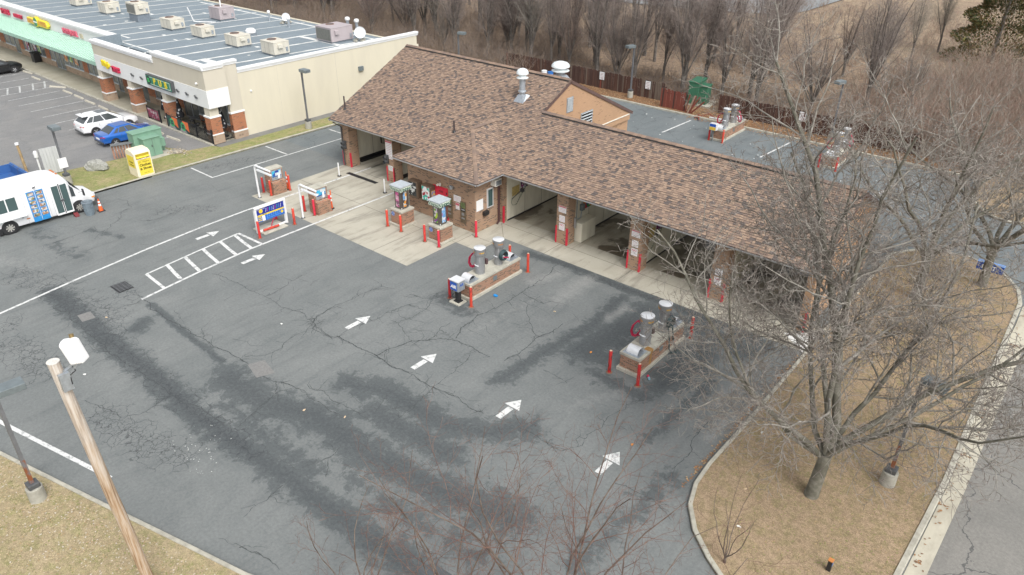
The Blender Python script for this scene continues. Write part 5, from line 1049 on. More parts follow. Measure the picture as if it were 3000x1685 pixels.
pb = TW('pay_box', (-25.3, 55.7, 0), 'blue and yellow pay box on thin post at the rear island', 'pay box'); MB().cyl((-25.3, 55.75, 0), (-25.3, 55.75, 1.0), .05).done('post', LAMP, pb); MB().box(-25.6, 55.55, .95, -25.0, 55.95, 1.5).done('case', STEELW, pb, bevel=.02); MB().box(-25.57, 55.54, 1.25, -25.05, 55.55, 1.47).done('blue_print', BLUE, pb); MB().box(-25.57, 55.54, .98, -25.05, 55.55, 1.22).done('yellow_print', M('print yellow', (.75, .50, .06), .5), pb)
# pay stations with clearance bars
def pay_station(dx, dy, which, no):
    p = TW('pay_station', (-43+dx, 26.2+dy, 0), 'brick pay station of the %s tunnel lane' % which, 'pay station', 'brick pay stations'); x, y = -43.35+dx, 25.75+dy
    MB().box(x, y, .006, x+.62, y+1.02, 1.68).done('brick_back', BRICKR, p); MB().box(x-.03, y-.03, 1.68, x+.64, y+1.05, 1.76).done('cap', CONC, p)
    MB().box(x+.621, y, .006, x+.88, y+1.02, .82).done('brick_shelf', BRICKR, p); MB().slab([(x+.62, y, .82), (x+.9, y, .82), (x+.62, y, .92)], (0, 1.02, 0)).done('sloped_cap', BRICKR, p)
    MB().box(x+.6, y+.12, .95, x+.66, y+.92, 1.64).done('machine_face', GALV, p, bevel=.01); MB().box(x+.66, y+.18, 1.2, x+.667, y+.86, 1.6).done('blue_poster', poster_mat('wash poster', [(.03, .30, .55), (.05, .40, .62), (.10, .45, .60), (.02, .05, .30), (.55, .6, .62)], 5), p)
    MB().box(x+.66, y+.18, 1.18, x+.668, y+.86, 1.24).done('navy_strip', M('navy', (.02, .04, .25), .5), p); MB().box(x+.66, y+.6, 1.02, x+.69, y+.75, 1.4).done('card_slot', SIGNW, p); text(no, .14, (x+.663, y+.42, 1.06), 'E', BLACK, p, .002)
    q = TW('clearance_bar', (-42.97+dx, 24.9+dy, 0), 'white bent pipe clearance bar over the %s tunnel lane' % which, 'clearance bar', 'white clearance bars'); x, y = -42.97+dx, 24.9+dy
    MB().tube([(x, y, 0), (x, y, 2.12), (x+.06, y, 2.25), (x+.2, y, 2.32), (x+.35, y, 2.3), (x+1.75, y, 2.3)], .065, 10).done('pipe', WHITE, q); MB().box(x+.25, y-.07, 1.98, x+1.8, y+.07, 2.1).done('hanging_bar', WHITE, q, bevel=.02); MB().tube([(x+.5, y, 2.1), (x+.5, y, 2.3)], .01, 5).tube([(x+1.5, y, 2.1), (x+1.5, y, 2.3)], .01, 5).done('chain', GALV, q); MB().lathe([(.14, .006), (.13, .03), (.07, .04)], (x, y, 0), 14).done('foot', DGREY, q)
    return p
pay_station(0, 0, 'outer', '1'); pay_station(4.93, -.09, 'inner', '2')
def delineator(x, y, label):
    c = TW('delineator', (x, y, 0), label, 'traffic cone', 'slim orange traffic cones at pay stations'); MB().lathe([(.16, .006), (.16, .05), (.08, .07)], (x, y, 0), 8).done('base', RUBBER, c)
    for z0, z1, m in ((.05, .55, 0), (.55, .7, 1), (.7, .82, 0), (.82, .97, 1), (.97, 1.3, 0)): MB().cyl((x, y, z0), (x, y, z1), .065-.025*z0, .065-.025*z1, 12).done('band', (M('cone orange', (.75, .13, .03), .5), SIGNW)[m], c)
delineator(-42.72, 27.0, 'slim orange and white cone behind the outer pay station'); delineator(-37.8, 26.92, 'slim orange and white cone behind the inner pay station')
for x, y, lb in ((-42.05, 30.91, 'white flexible marker post in front of the outer tunnel bay'), (-37.23, 30.98, 'white flexible marker post in front of the inner tunnel bay')):
    f = TW('marker_post', (x, y, 0), lb, 'marker post', 'white marker posts'); MB().lathe([(.045, .03), (.045, 1.0), (.001, 1.01)], (x, y, 0), 12).done('tube', WHITE, f); MB().lathe([(.16, .006), (.15, .03), (.05, .05)], (x, y, 0), 14).done('base', BLACK, f)
# price board
pb = TW('price_board', (-38.15, 22.6, 0), 'blue price board in white frame on concrete slab', 'sign')
MB().box(-38.95, 21.75, 0, -37.68, 23.45, .09).done('slab', CONC, pb, bevel=.02)
fr = MB().box(-38.24, 21.55, .05, -38.08, 21.68, 1.66).box(-38.24, 23.6, .05, -38.08, 23.73, 1.66).box(-38.26, 21.55, 1.6, -38.06, 23.73, 1.7).box(-38.2, 21.68, .09, -38.1, 23.6, .17); fr.done('frame', WHITE2, pb)
MB().box(-38.19, 21.68, .72, -38.11, 23.6, 1.6).done('panel', M('board blue', (.02, .13, .48), .4), pb)
MB().box(-38.109, 21.7, 1.2, -38.105, 23.58, 1.58).done('dark_field', M('board navy', (.015, .03, .26), .4), pb); MB().bar((-38.103, 21.72, 1.13), (-38.103, 23.58, 1.13), .004, .09).done('yellow_band', M('board yellow', (.78, .56, .03), .45), pb)
bars = MB()
for k in range(9): bars.bar((-38.1, 22.3+k*.13, 1.26), (-38.1, 22.36+k*.13, 1.5), .07, .006, k % 4, up=(0, 1, 0))
bars.done('wash_bars', [SIGNW, M('bar pink', (.6, .1, .3), .5), M('bar teal', (.1, .5, .5), .5), M('bar sky', (.2, .4, .7), .5)], pb)
ck = MB()
for r_ in range(3):
    for k in range(8): ck.box(-38.109, 22.35+k*.145, .8+r_*.11, -38.104, 22.43+k*.145, .86+r_*.11, 0)
ck.box(-38.109, 22.02, .74, -38.103, 22.22, 1.08, 1)
for r_ in range(3): ck.box(-38.109, 21.74, .78+r_*.11, -38.104, 21.98, .83+r_*.11, 2)
ck.done('price_grid', [M('grid blue', (.10, .28, .62), .5), SIGNW, M('board yellow', (.78, .56, .03), .45)], pb, kind='stuff')
sn = MB().cyl((-38.105, 21.98, 1.4), (-38.1, 21.98, 1.4), .13, n=16).cyl((-38.105, 23.42, .93), (-38.1, 23.42, .93), .09, n=16); sn.done('sun_emblem', M('board yellow', (.78, .56, .03), .45), pb); text('AUTO WASH', .1, (-38.1, 21.98, 1.52), 'E', SIGNW, pb, .002); text('MENU', .11, (-38.099, 22.2, 1.13), 'E', BLACK, pb, .002)
MB().cyl((-38.0, 21.9, .19), (-37.95, 22.95, .19), .075, n=14).done('fallen_bollard', REDO, label='orange red bollard lying on the price board slab', cat='bollard', group='red bollards guarding the machines')
MB().tube([(-38.15, 22.55, .1), (-38.12, 22.6, .35), (-38.1, 22.8, .72)], .03, 6).done('brace_pipe', HOSER, pb)
# vending kiosks
CAB = M('kiosk bronze', (.17, .155, .14), .35, .7, var=.1); FASG = M('kiosk cream', (.62, .70, .58), .5); FASD = M('kiosk green', (.01, .07, .05), .5)
def kiosk(x, y, label, pa, pb_):
    k = TW('vending_kiosk', (x, y, .006), label, 'vending machine', 'vending kiosks')
    MB().box(x-.62, y-.6, .006, x+.62, y+.6, .16).done('plinth', CONC, k, bevel=.02); MB().box(x-.5, y-.5, .16, x+.5, y+.5, .98).done('brick_base', BRICKR, k); MB().box(x-.54, y-.54, .98, x+.54, y+.54, 1.1).done('cap_slab', CONC, k, bevel=.012)
    MB().box(x-.3, y-.3, 1.14, x+.3, y+.3, 2.33).done('cabinet', CAB, k, bevel=.02)
    ft = MB()
    for a in (-1, 1):
        for b in (-1, 1): ft.box(x+a*.24-.04, y+b*.24-.04, 1.1, x+a*.24+.04, y+b*.24+.04, 1.14)
    ft.done('foot', GALV, k)
    MB().box(x-.17, y-.308, 1.24, x+.1, y-.3, 2.2).done('front_poster', pa, k); MB().box(x+.3, y-.13, 1.24, x+.308, y+.16, 2.2).done('side_poster', pb_, k)
    MB().box(x-.45, y-.45, 2.33, x+.45, y+.45, 2.6).done('fascia', FASG, k); MB().box(x-.49, y-.49, 2.6, x+.49, y+.49, 2.66).done('roof_plate', M('plate grey', (.50, .545, .58), .45, .2), k)
    ed = MB().box(x-.455, y-.455, 2.565, x+.455, y-.45, 2.6).box(x+.45, y-.455, 2.565, x+.455, y+.455, 2.6).box(x+.44, y-.455, 2.33, x+.455, y-.44, 2.6); ed.done('green_edge', FASD, k)
    text('V', .30, (x-.36, y-.453, 2.44), 'S', FASD, k, .003, bold=.004); text('ENDING', .225, (x+.08, y-.453, 2.41), 'S', FASD, k, .003, shear=.12, bold=.002, sx=.82); text('V', .30, (x+.453, y-.36, 2.44), 'E', FASD, k, .003, bold=.004); text('ENDING', .225, (x+.453, y+.08, 2.41), 'E', FASD, k, .003, shear=.12, bold=.009, sx=.82)
    MB().cyl((x-.3, y-.5, .78), (x-.3, y-.512, .78), .15, n=18).done('round_decal', poster_mat('blue decal', [(.12, .2, .5), (.35, .45, .65), (.1, .18, .45)], 14), k)
    MB().cyl((x-.32, y-.31, 1.2), (x-.32, y-.33, 1.2), .04).cyl((x+.31, y-.31, 1.2), (x+.33, y-.31, 1.2), .04).done('lock', STEELW, k)
kiosk(-32.62, 28.4, 'vending kiosk with pink poster on brick base', poster_mat('pink poster', [(.65, .55, .58), (.62, .12, .32), (.2, .08, .14), (.62, .3, .42)], 6), poster_mat('black orange poster', [(.05, .05, .06), (.65, .28, .04), (.12, .3, .55), (.5, .5, .45), (.05, .05, .05)], 6))
kiosk(-29.2, 28.32, 'vending kiosk with green dotted poster before the red door', poster_mat('dotted poster', [(.04, .05, .04), (.35, .5, .03), (.2, .05, .25), (.55, .5, .5), (.05, .2, .08)], 8), poster_mat('blue scent poster', [(.12, .28, .55), (.2, .4, .65), (.55, .6, .65), (.3, .15, .35)], 7))
# ------------------------------------------------------------------ lamp posts
def lamp(x, y, label, h=4.9, d=(1, 0), z=.1, rusty=False, conc=.6):
    l_ = TW('lamp_post', (x, y, z), label, 'lamp post', 'shoebox lamp posts'); pm_ = LAMPB
    MB().lathe([(.28, -.1), (.27, conc-.02), (.25, conc)], (x, y, z), 18).done('footing', streak_mat('footing concrete', (.38, .37, .32), (.2, .19, .16), .6, .9, (3, 3, 3)) if 'footing concrete' not in MATS else MATS['footing concrete'], l_); MB().box(x-.19, y-.19, z+conc, x+.19, y+.19, z+conc+.2).done('base_cover', DGREY, l_, bevel=.03)
    MB().box(x-.06, y-.06, z+conc+.2, x+.06, y+.06, z+h-.05).done('pole', pm_, l_)
    if rusty: MB().box(x-.063, y-.063, z+conc+.2, x+.063, y+.063, z+conc+1.25).done('rusty_foot', rust_paint('rusty pole', (.15, .15, .16), (.22, .075, .03), .44, .54, 4), l_)
    d = Vector((d[0], d[1], 0)); s_ = Vector((-d.y, d.x, 0)); c = Vector((x, y, z+h)); mb = MB()
    mb.slab([c+d*.02-s_*.27-Vector((0, 0, .16)), c+d*.88-s_*.27-Vector((0, 0, .16)), c+d*.88+s_*.27-Vector((0, 0, .16)), c+d*.02+s_*.27-Vector((0, 0, .16))], (0, 0, .24)).done('lamp_head', LAMP, l_, bevel=.02)
    MB().slab([c+d*.12-s_*.2-Vector((0, 0, .168)), c+d*.78-s_*.2-Vector((0, 0, .168)), c+d*.78+s_*.2-Vector((0, 0, .168)), c+d*.12+s_*.2-Vector((0, 0, .168))], (0, 0, .01)).done('lens', M('lamp lens', (.5, .5, .48), .3), l_)
    return l_
lamp(-54.8, 17.5, 'grey lamp post with white board on its pole, beside the van', 4.15, (1, 0)); lamp(-52.45, 36, 'grey lamp post standing before the beige mall side wall', 4.9, (1, 0)); lamp(-25.2, 4.02, 'grey lamp post with rusty foot on the straw lawn', 4.75, (.1, .99), rusty=True); lamp(-2.35, 24.5, 'bronze lamp post with rusty foot between big tree and road', 4.85, (.9, -.2), rusty=True)
lamp(-37.1, 62, 'grey lamp post at the wooden fence beside two white signs', 4.85, (-.3, -.95)); lamp(-17.85, 61.9, 'grey lamp post behind the rear vacuums half in brush', 4.9, (-.3, -.95)); lamp(-53.2, 55.2, 'grey lamp post showing only its head behind the roof ridge', 4.9, (.9, .2))
bs = TW('board_sign', (-54.7, 17.5, 1.3), 'blank white board strapped to lamp post by the van', 'sign'); MB().box(-54.73, 17.22, 1.3, -54.71, 17.78, 2.0).done('board', SIGNW, bs); MB().box(-54.88, 17.4, 1.45, -54.73, 17.6, 1.48).box(-54.88, 17.4, 1.8, -54.73, 17.6, 1.83).done('strap', GALV, bs)
gb = T('panel_board', (-57.5, 17.75, .1), 'tall grey weathered board standing behind the van', 'board', None, 1.45); GB = streak_mat('grey board', (.52, .53, .53), (.34, .35, .35), .6, .8)
for k in range(6): MB().box(-.6+k*.2, 0, .05, -.41+k*.2, .05, 1.95).done('plank', GB, gb)
MB().box(-.6, .05, .2, -.5, .15, 1.9).box(.5, .05, .2, .6, .15, 1.9).done('post', GB, gb); MB().lathe([(.14, 1.6), (.15, 1.95), (.1, 2.05), (.001, 2.08)], (-.85, .1, -.2), 12).tube([(-.85, .1, 0), (-.85, .1, 1.5)], .06, 8).done('cylinder_vent', WHITE2, gb)
tp = TW('timber_post', (-59.7, 16.6, 0), 'tan timber post with white cap behind the van', 'post'); MB().cyl((-59.7, 16.6, 0), (-59.72, 16.55, 2.1), .1, .085).done('pole', M('tan timber', (.38, .27, .14), .8, var=.25, scale=3), tp); MB().lathe([(.13, 0), (.13, .14), (.001, .16)], (-59.72, 16.55, 2.05), 12).done('cap', WHITE, tp)
db = TW('dumpster', (-58.3, 14.6, 0), 'open blue dumpster behind the van', 'dumpster'); BD = rust_paint('dumpster blue', (.04, .12, .32), (.12, .10, .10), .58, .66, 3)
MB().box(-60, 13.4, .1, -56.9, 13.48, .8).box(-60, 15.7, .1, -56.9, 15.78, .8).box(-60, 13.48, .1, -59.92, 15.7, .8).box(-56.98, 13.48, .1, -56.9, 15.7, .8).box(-59.92, 13.48, .1, -56.98, 15.7, .2).done('bin', BD, db); MB().tube([(-56.85, 15.75, .75), (-56.6, 16.0, .7), (-56.45, 16.3, .4)], .1, 8).done('rim_pad', RUBBER, db); MB().box(-60, 15.78, .76, -56.9, 15.9, .86).done('rim', BD, db)
# utility pole with white antenna box
up = TW('utility_pole', (-18.3, 4.74, .1), 'weathered wooden utility pole on the straw lawn', 'pole')
m_, n_, l_, b_ = _nt('weathered pole'); p_ = pos(n_); mp_ = n_.new('ShaderNodeMapping'); l_.new(p_, mp_.inputs[0]); mp_.inputs['Scale'].default_value = (14, 14, .6)
c_ = ramp(n_, l_, noise(n_, l_, mp_.outputs[0], 1.3, 6, .65), [(.34, (.13, .08, .045)), (.45, (.36, .26, .17)), (.56, (.50, .43, .35)), (.7, (.60, .57, .53))]); sx_ = n_.new('ShaderNodeSeparateXYZ'); l_.new(p_, sx_.inputs[0])
c_ = mix(n_, l_, ramp(n_, l_, math_(n_, l_, 'ADD', math_(n_, l_, 'DIVIDE', sx_.outputs[2], 9.2), math_(n_, l_, 'MULTIPLY', math_(n_, l_, 'SUBTRACT', noise(n_, l_, p_, 1.1, 4), .5), .7)), [(.45, 0.), (.85, 1.)]), mix(n_, l_, .3, c_, (.40, .235, .11)), mix(n_, l_, .35, c_, (.66, .65, .62)))
c_ = mix(n_, l_, ramp(n_, l_, noise(n_, l_, p_, 2.2, 4, .7), [(.66, 0.), (.72, .8)]), c_, (.17, .08, .03)); l_.new(c_, b_.inputs['Base Color']); b_.inputs['Roughness'].default_value = .9; bumpn(n_, l_, b_, noise(n_, l_, mp_.outputs[0], 3, 6, .7), .6, .02)
MB().tube([(-18.3, 4.74, -.1), (-18.31, 4.68, 1.2), (-18.33, 4.6, 3), (-18.345, 4.52, 4.6), (-18.37, 4.41, 7), (-18.385, 4.33, 8.7), (-18.39, 4.31, 9.08)], [.165, .163, .16, .157, .15, .146, .144], 18).done('pole', m_, up)
MB().cyl((-18.39, 4.31, 9.08), (-18.39, 4.31, 9.1), .153, n=18).done('cut_top', M('pole end grain', (.62, .60, .56), .9, var=.15, scale=25), up)
ab = TW('antenna_box', (-18.0, 4.65, 8.9), 'white antenna box on bracket arms at top of wooden pole', 'antenna')
c0 = Vector((-17.93, 4.72, 9.42)); q = Matrix.Rotation(rad(14), 4, Vector((.64, -.77, 0))) @ Matrix.Rotation(rad(35), 4, 'Z')
bx = MB().loft([[(-.2, -.16, -.32), (.2, -.16, -.32), (.2, .12, -.32), (-.2, .12, -.32)], [(-.22, -.14, .25), (.22, -.14, .25), (.22, .12, .25), (-.22, .12, .25)], [(-.18, -.06, .33), (.18, -.06, .33), (.18, .1, .33), (-.18, .1, .33)]], smooth=False)
o_ = bx.done('housing', WHITE, ab, bevel=.04); o_.matrix_parent_inverse = Matrix.Translation(-Vector((-18.0, 4.65, 8.9))); o_.matrix_basis = Matrix.Translation(c0) @ q
MB().cyl((-18.0, 4.78, 9.74), (-18.02, 4.79, 9.83), .055).done('brass_cap', M('brass', (.30, .22, .10), .4, .6), ab)
MB().bar((-18.3, 4.4, 8.75), (-17.93, 4.72, 9.12), .035, .05).bar((-18.27, 4.38, 8.35), (-17.93, 4.72, 9.12), .035, .05).bar((-17.93, 4.72, 9.0), (-17.7, 4.8, 9.3), .05, .02).box(-18.2, 4.25, 8.3, -18.1, 4.5, 8.8).done('bracket', GALV, ab); MB().tube([(-18.05, 4.65, 9.15), (-18.1, 4.6, 8.95), (-17.98, 4.62, 8.85), (-18.12, 4.5, 8.7), (-18.08, 4.48, 8.45)], .014, 6).done('cable', BLACK, ab)
# ------------------------------------------------------------------ donation bin, transformers, rock and small things on the verge
cbn = TW('donation_bin', (-52.8, 21.8, .1), 'cream and yellow clothes and shoes donation bin', 'donation bin'); CRM = M('bin cream', (.78, .70, .52), .45, var=.06); BY = M('bin yellow', (.76, .60, .06), .45, var=.06); INKG = M('bin ink', (.12, .10, .01), .6)
x0, x1, y0, y1 = -53.45, -52.2, 21.2, 22.4
prof = [(x0, .1), (x1, .1), (x1, 1.42), (x1, 1.82), (x1-.28, 1.98), (x0+.25, 2.02), (x0, 1.85)]
MB().slab([(a, y0, z) for a, z in prof], (0, y1-y0, 0)).done('case', CRM, cbn, bevel=.025)
MB().box(x1-.02, y0+.12, 1.42, x1+.004, y1-.12, 1.78).done('chute_recess', M('chute shade', (.42, .31, .02), .6), cbn); MB().slab([(x1+.004, y0+.14, 1.55), (x1+.1, y0+.14, 1.5), (x1+.1, y1-.14, 1.5), (x1+.004, y1-.14, 1.55)], (0, 0, .035)).done('chute_flap', BY, cbn)
MB().tube([(x1+.02, y0+.45, 1.44), (x1+.14, y0+.45, 1.44), (x1+.14, y1-.45, 1.44), (x1+.02, y1-.45, 1.44)], .022, 6).done('handle', CRM, cbn)
MB().box(x1, y0+.18, .22, x1+.005, y1-.08, 1.34).done('front_label', BY, cbn); MB().box(x0+.1, y0-.005, .75, x1-.12, y0, 1.62).done('side_label', BY, cbn)
text('Clothes', .25, (x1+.007, y0+.65, .94), 'E', INKG, cbn, .002, bold=.01); text('& Shoes', .25, (x1+.007, y0+.65, .68), 'E', INKG, cbn, .002, bold=.01); text('PlanetAid', .12, (x1+.007, y0+.74, 1.16), 'E', INKG, cbn, .002); text('THANK YOU', .07, (x1+.007, y0+.65, .36), 'E', INKG, cbn, .002)
MB().tube([(x1+.007, y0+.32+.07*math.cos(t), 1.15+.07*math.sin(t)) for t in [k*.55 for k in range(8)]], .014, 5).done('swirl_emblem', INKG, cbn)
text('Clothes', .17, ((x0+x1)/2, y0-.007, 1.14), 'S', INKG, cbn, .002, bold=.005); text('& Shoes', .17, ((x0+x1)/2, y0-.007, .93), 'S', INKG, cbn, .002, bold=.005)
TG = streak_mat('transformer green', (.20, .34, .25), (.13, .24, .18), .5, .6); TD = streak_mat('dark transformer green', (.045, .15, .09), (.03, .10, .06), .6, .6)
def transformer(x, y, mat, label, s=1.0, rz_=0):
    t = T('transformer', (x, y, .0), label, 'transformer', 'green electrical cabinets', rz_)
    MB().box(-1.35, -1.25, 0, 1.25, 1.25, .12).done('pad', CONC, t); MB().box(-.95, -1.1, .12, .0, 1.1, 1.82*s).done('tank', mat, t, bevel=.03); MB().box(-1.0, -1.15, 1.82*s, .06, 1.15, 1.9*s).done('tank_lid', mat, t, bevel=.02)
    MB().box(.0, -.75, .12, .72, .55, 1.5*s).done('cabinet', mat, t, bevel=.03); MB().box(-.02, -.8, 1.5*s, .78, .6, 1.58*s).done('cabinet_lid', mat, t, bevel=.02); MB().box(.721, -.09, .2, .728, -.07, 1.45*s).box(.72, -.2, .85, .76, -.14, 1.0).done('door_seam', DGREY, t); MB().box(.0, .56, .6, .5, 1.0, 1.25).done('side_box', mat, t, bevel=.02)
transformer(-56.35, 24.3, TG, 'pale green electrical cabinet behind the donation bin'); transformer(-31.2, 65.0, TD, 'dark green electrical cabinet behind the broken fence', 1.15, .15)
sc = T('timber_screen', (-57.2, 22.6, .05), 'low brown slatted timber screen beside pale green cabinet', 'screen', None, 1.2); BRN = M('stained slat', (.30, .17, .12), .8, var=.3, scale=5)
for k in range(8): MB().box(-.75+k*.2, -.02, 0, -.62+k*.2, .02, 1.05).done('slat', BRN, sc)
MB().box(-.78, -.25, 1.05, .85, .25, 1.1).done('top_board', M('grey felt', (.15, .155, .16), .9), sc)
rk = MB().ball((0, 0, 0), 1, 14, 9, sq=(.85, .5, .5), jit=.16, seed=4).done('boulder', streak_mat('lichen rock', (.36, .36, .33), (.14, .14, .12), .9, .95, (7, 7, 7)), label='grey speckled boulder on the verge lawn', cat='boulder', loc=(-56.1, 20.1, .3), rot=(0, 0, .7))
gv = MB(); rgv = random.Random(2)
for k in range(260):
    a_, r_ = rgv.uniform(0, 6.28), abs(rgv.gauss(0, .5)); q_ = rgv.uniform(.03, .08); x_, y_ = -55.25+r_*1.1*math.cos(a_), 25.75+r_*.8*math.sin(a_); gv.ball((x_, y_, .1+.12*max(0, 1-r_)), q_, 6, 4, k % 3, (1, .8, .6), .2, k)
gv.done('gravel_heap', [M('pale gravel', (.46, .41, .32), .95), M('tan gravel', (.34, .28, .20), .95), M('grey gravel', (.27, .25, .22), .95)], kind='stuff', label='pale gravel heap beside the green cabinet', cat='gravel')
tc = TW('trash_can', (-48.72, 16.25, 0), 'grey ribbed trash can at front wheel of the van', 'trash can'); TCG = M('can grey', (.17, .21, .24), .55); MB().lathe([(.24, 0), (.245, .05), (.3, .8), (.34, .82), (.34, .9), (.31, .92), (.29, .9), (.27, .8), (.22, .15), (.001, .13)], (-48.72, 16.25, 0), 20).done('can', TCG, tc); MB().tube([(-48.42, 16.15, .7), (-48.36, 16.2, .62), (-48.36, 16.35, .62), (-48.42, 16.38, .7)], .018, 5).tube([(-49.02, 16.15, .7), (-49.08, 16.25, .62), (-49.02, 16.36, .7)], .018, 5).done('handle', TCG, tc)
rb_ = MB()
for k in range(14): a = 2*math.pi*k/14; rb_.bar((-48.72+.262*math.cos(a), 16.25+.262*math.sin(a), .1), (-48.72+.305*math.cos(a), 16.25+.305*math.sin(a), .78), .03, .012)
rb_.done('rib', TCG, tc); MB().ball((-48.72, 16.25, .6), .24, 10, 6, sq=(1, 1, .5), jit=.15, seed=3).done('rubbish', M('rubbish red', (.22, .03, .06), .7), tc)
cn = TW('traffic_cone', (-48.75, 16.95, 0), 'orange traffic cone beside the grey trash can', 'traffic cone'); MB().box(-48.95, 16.75, 0, -48.55, 17.15, .05).done('base', RUBBER, cn, bevel=.02)
for z0, z1, m in ((.05, .38, 0), (.38, .52, 1), (.52, .6, 0), (.6, .7, 1), (.7, .85, 0)): MB().cyl((-48.75, 16.95, z0), (-48.75, 16.95, z1), .15-.135*z0, .15-.135*z1, 16).done('band', (M('cone orange', (.75, .13, .03), .5), SIGNW)[m], cn)
MB().slab([(-49.25, 15.45, 0), (-48.95, 15.45, 0), (-48.95, 15.45, .03), (-49.15, 15.45, .22), (-49.25, 15.45, .22)], (0, .25, 0)).done('wheel_chock', M('chock red', (.16, .015, .02), .6), label='dark red wheel chock under the van nose', cat='wheel chock')
# ------------------------------------------------------------------ vehicles
TYRE = RUBBER; RIM = M('alloy rim', (.55, .56, .57), .35, .4); RIMD = M('rim shade', (.20, .20, .205), .5, .4)
def wheel(root, x, y, r, side, w=.21, spokes=5, rimm=None):
    wh = MB().lathe([(r*.62, -w/2), (r*.9, -w/2), (r, -w/2+.03), (r, w/2-.03), (r*.9, w/2), (r*.62, w/2)], (0, 0, 0), 24, cap=False).done('wheel', TYRE, root, (x, y, r), (0, rad(90)*side, 0))
    MB().lathe([(r*.66, w/2-.05), (r*.66, w/2-.005), (r*.6, w/2), (r*.58, w/2-.04), (.001, w/2-.05)], (0, 0, 0), 24, cap=False).done('rim_dish', RIMD, wh)
    sp = MB().cyl((0, 0, w/2-.05), (0, 0, w/2-.005), r*.16, n=12)
    for k in range(spokes): a = 2*math.pi*k/spokes; sp.bar((r*.1*math.cos(a), r*.1*math.sin(a), w/2-.02), (r*.6*math.cos(a), r*.6*math.sin(a), w/2-.02), r*.17, .03)
    sp.done('rim', rimm or RIM, wh); return wh
def car(loc, rz_, paint, label, kind, tail=1):
    c = T('parked_car', (loc[0], loc[1], 0), label, 'car', 'cars parked before the shops', rz_)
    suv = kind == 'suv'
    if suv: st = [(-2.32, .72, .42, .86), (-2.25, .86, .32, 1.04), (-1.7, .94, .25, 1.1), (-.9, .95, .23, 1.07), (0, .95, .22, 1.05), (.9, .95, .23, 1.04), (1.35, .93, .24, 1.0), (1.9, .88, .28, .92), (2.25, .74, .36, .8), (2.36, .55, .45, .68)]
    else: st = [(-2.22, .66, .42, .82), (-2.14, .82, .3, .96), (-1.6, .88, .24, 1.0), (-.9, .89, .21, .97), (0, .89, .2, .95), (.85, .89, .21, .93), (1.4, .87, .23, .88), (1.9, .81, .27, .78), (2.15, .68, .34, .68), (2.24, .5, .42, .6)]
    def ring(y, w, zb, zt):
        h = [(w*.80, zb), (w*.97, zb+.1), (w, zb+(zt-zb)*.5), (w*.97, zt-.1), (w*.88, zt-.015), (w*.5, zt+.015)]
        return [(x, y, z) for x, z in h] + [(-x, y, z) for x, z in h[::-1]]
    MB().loft([ring(*s) for s in st]).done('body', paint, c)
    if suv: yb, yr0, yr1, yf, zb, zt, wb, wr = -2.18, -1.45, .1, 1.3, 1.03, 1.64, .88, .64
    else: yb, yr0, yr1, yf, zb, zt, wb, wr = -1.72, -.95, .2, 1.2, .93, 1.44, .81, .6
    B = [(-wb*.92, yb, zb+.02), (wb*.92, yb, zb+.02), (wb*.92, yf, zb-.03), (-wb*.92, yf, zb-.03)]; wr2 = wr*.97
    secs = [[(-wb, yb, zb), (wb, yb, zb), (wb, yf, zb-.06), (-wb, yf, zb-.06)], [(-wr-.04, yr0-.02, zt-.06), (wr+.04, yr0-.02, zt-.06), (wr+.04, yr1+.05, zt-.05), (-wr-.04, yr1+.05, zt-.05)], [(-wr+.06, yr0+.1, zt), (wr-.06, yr0+.1, zt), (wr-.06, yr1-.1, zt), (-wr+.06, yr1-.1, zt)]]
    MB().loft(secs, smooth=False).done('cabin', paint, c, bevel=.03)
    def lerp(p, q, t): return tuple(a+(b-a)*t for a, b in zip(p, q))
    lo, hi = secs[0], secs[1]
    def pane(i, j, u0, u1, v0, v1, name, off):
        p = [lerp(lerp(lo[i], lo[j], u), lerp(hi[i], hi[j], u), v) for u, v in ((u0, v0), (u1, v0), (u1, v1), (u0, v1))]
        P = [Vector(q) for q in p]; n_ = (P[1]-P[0]).cross(P[3]-P[0]).normalized()
        if n_.dot(Vector(off)) < 0: n_ = -n_
        MB().slab([q+n_*.002 for q in P], n_*.012).done(name, GLASS, c)
    pane(0, 1, .06, .94, .12, .92, 'rear_window', (0, -1, 0)); pane(3, 2, .06, .94, .08, .94, 'windshield', (0, 1, 0))
    for i, j, off in ((1, 2, (1, 0, 0)), (0, 3, (-1, 0, 0))):
        if suv: pane(i, j, .04, .2, .2, .88, 'side_window', off); pane(i, j, .22, .5, .14, .92, 'side_window', off); pane(i, j, .53, .86, .12, .92, 'side_window', off)
        else: pane(i, j, .12, .24, .16, .8, 'side_window', off); pane(i, j, .27, .52, .14, .92, 'side_window', off); pane(i, j, .55, .86, .12, .92, 'side_window', off)
    if suv: MB().box(-.5, -.7, zt+.001, .5, .05, zt+.008).done('sunroof', GLASS, c); MB().box(-.62, -2.0, zt-.05, .62, -1.6, zt-.01).done('spoiler', paint, c)
    wr_ = .34 if suv else .31; wy = (-1.35, 1.4) if suv else (-1.32, 1.32)
    for s_ in (-1, 1):
        for y in wy:
            xx = s_*((.95 if suv else .89)-.1); MB().cyl((xx-s_*.15, y, wr_), (xx+s_*.103, y, wr_), wr_*1.16, n=24).done('wheel_arch', BLACK, c); wheel(c, xx+s_*.01, y, wr_, s_)
        w_ = .9 if suv else .85; zt_ = .82 if suv else .78
        MB().slab([(s_*w_*.55, st[0][0]-.01, zt_), (s_*w_*.93, st[1][0]+.02, zt_), (s_*w_*.96, st[1][0]+.16, zt_+.04), (s_*w_*.93, st[1][0]+.02, zt_+.11), (s_*w_*.55, st[0][0]-.01, zt_+.07)], (s_*.035, -.02, 0)).done('tail_light', M('tail red', (.45, .02, .03), .25), c, bevel=.008)
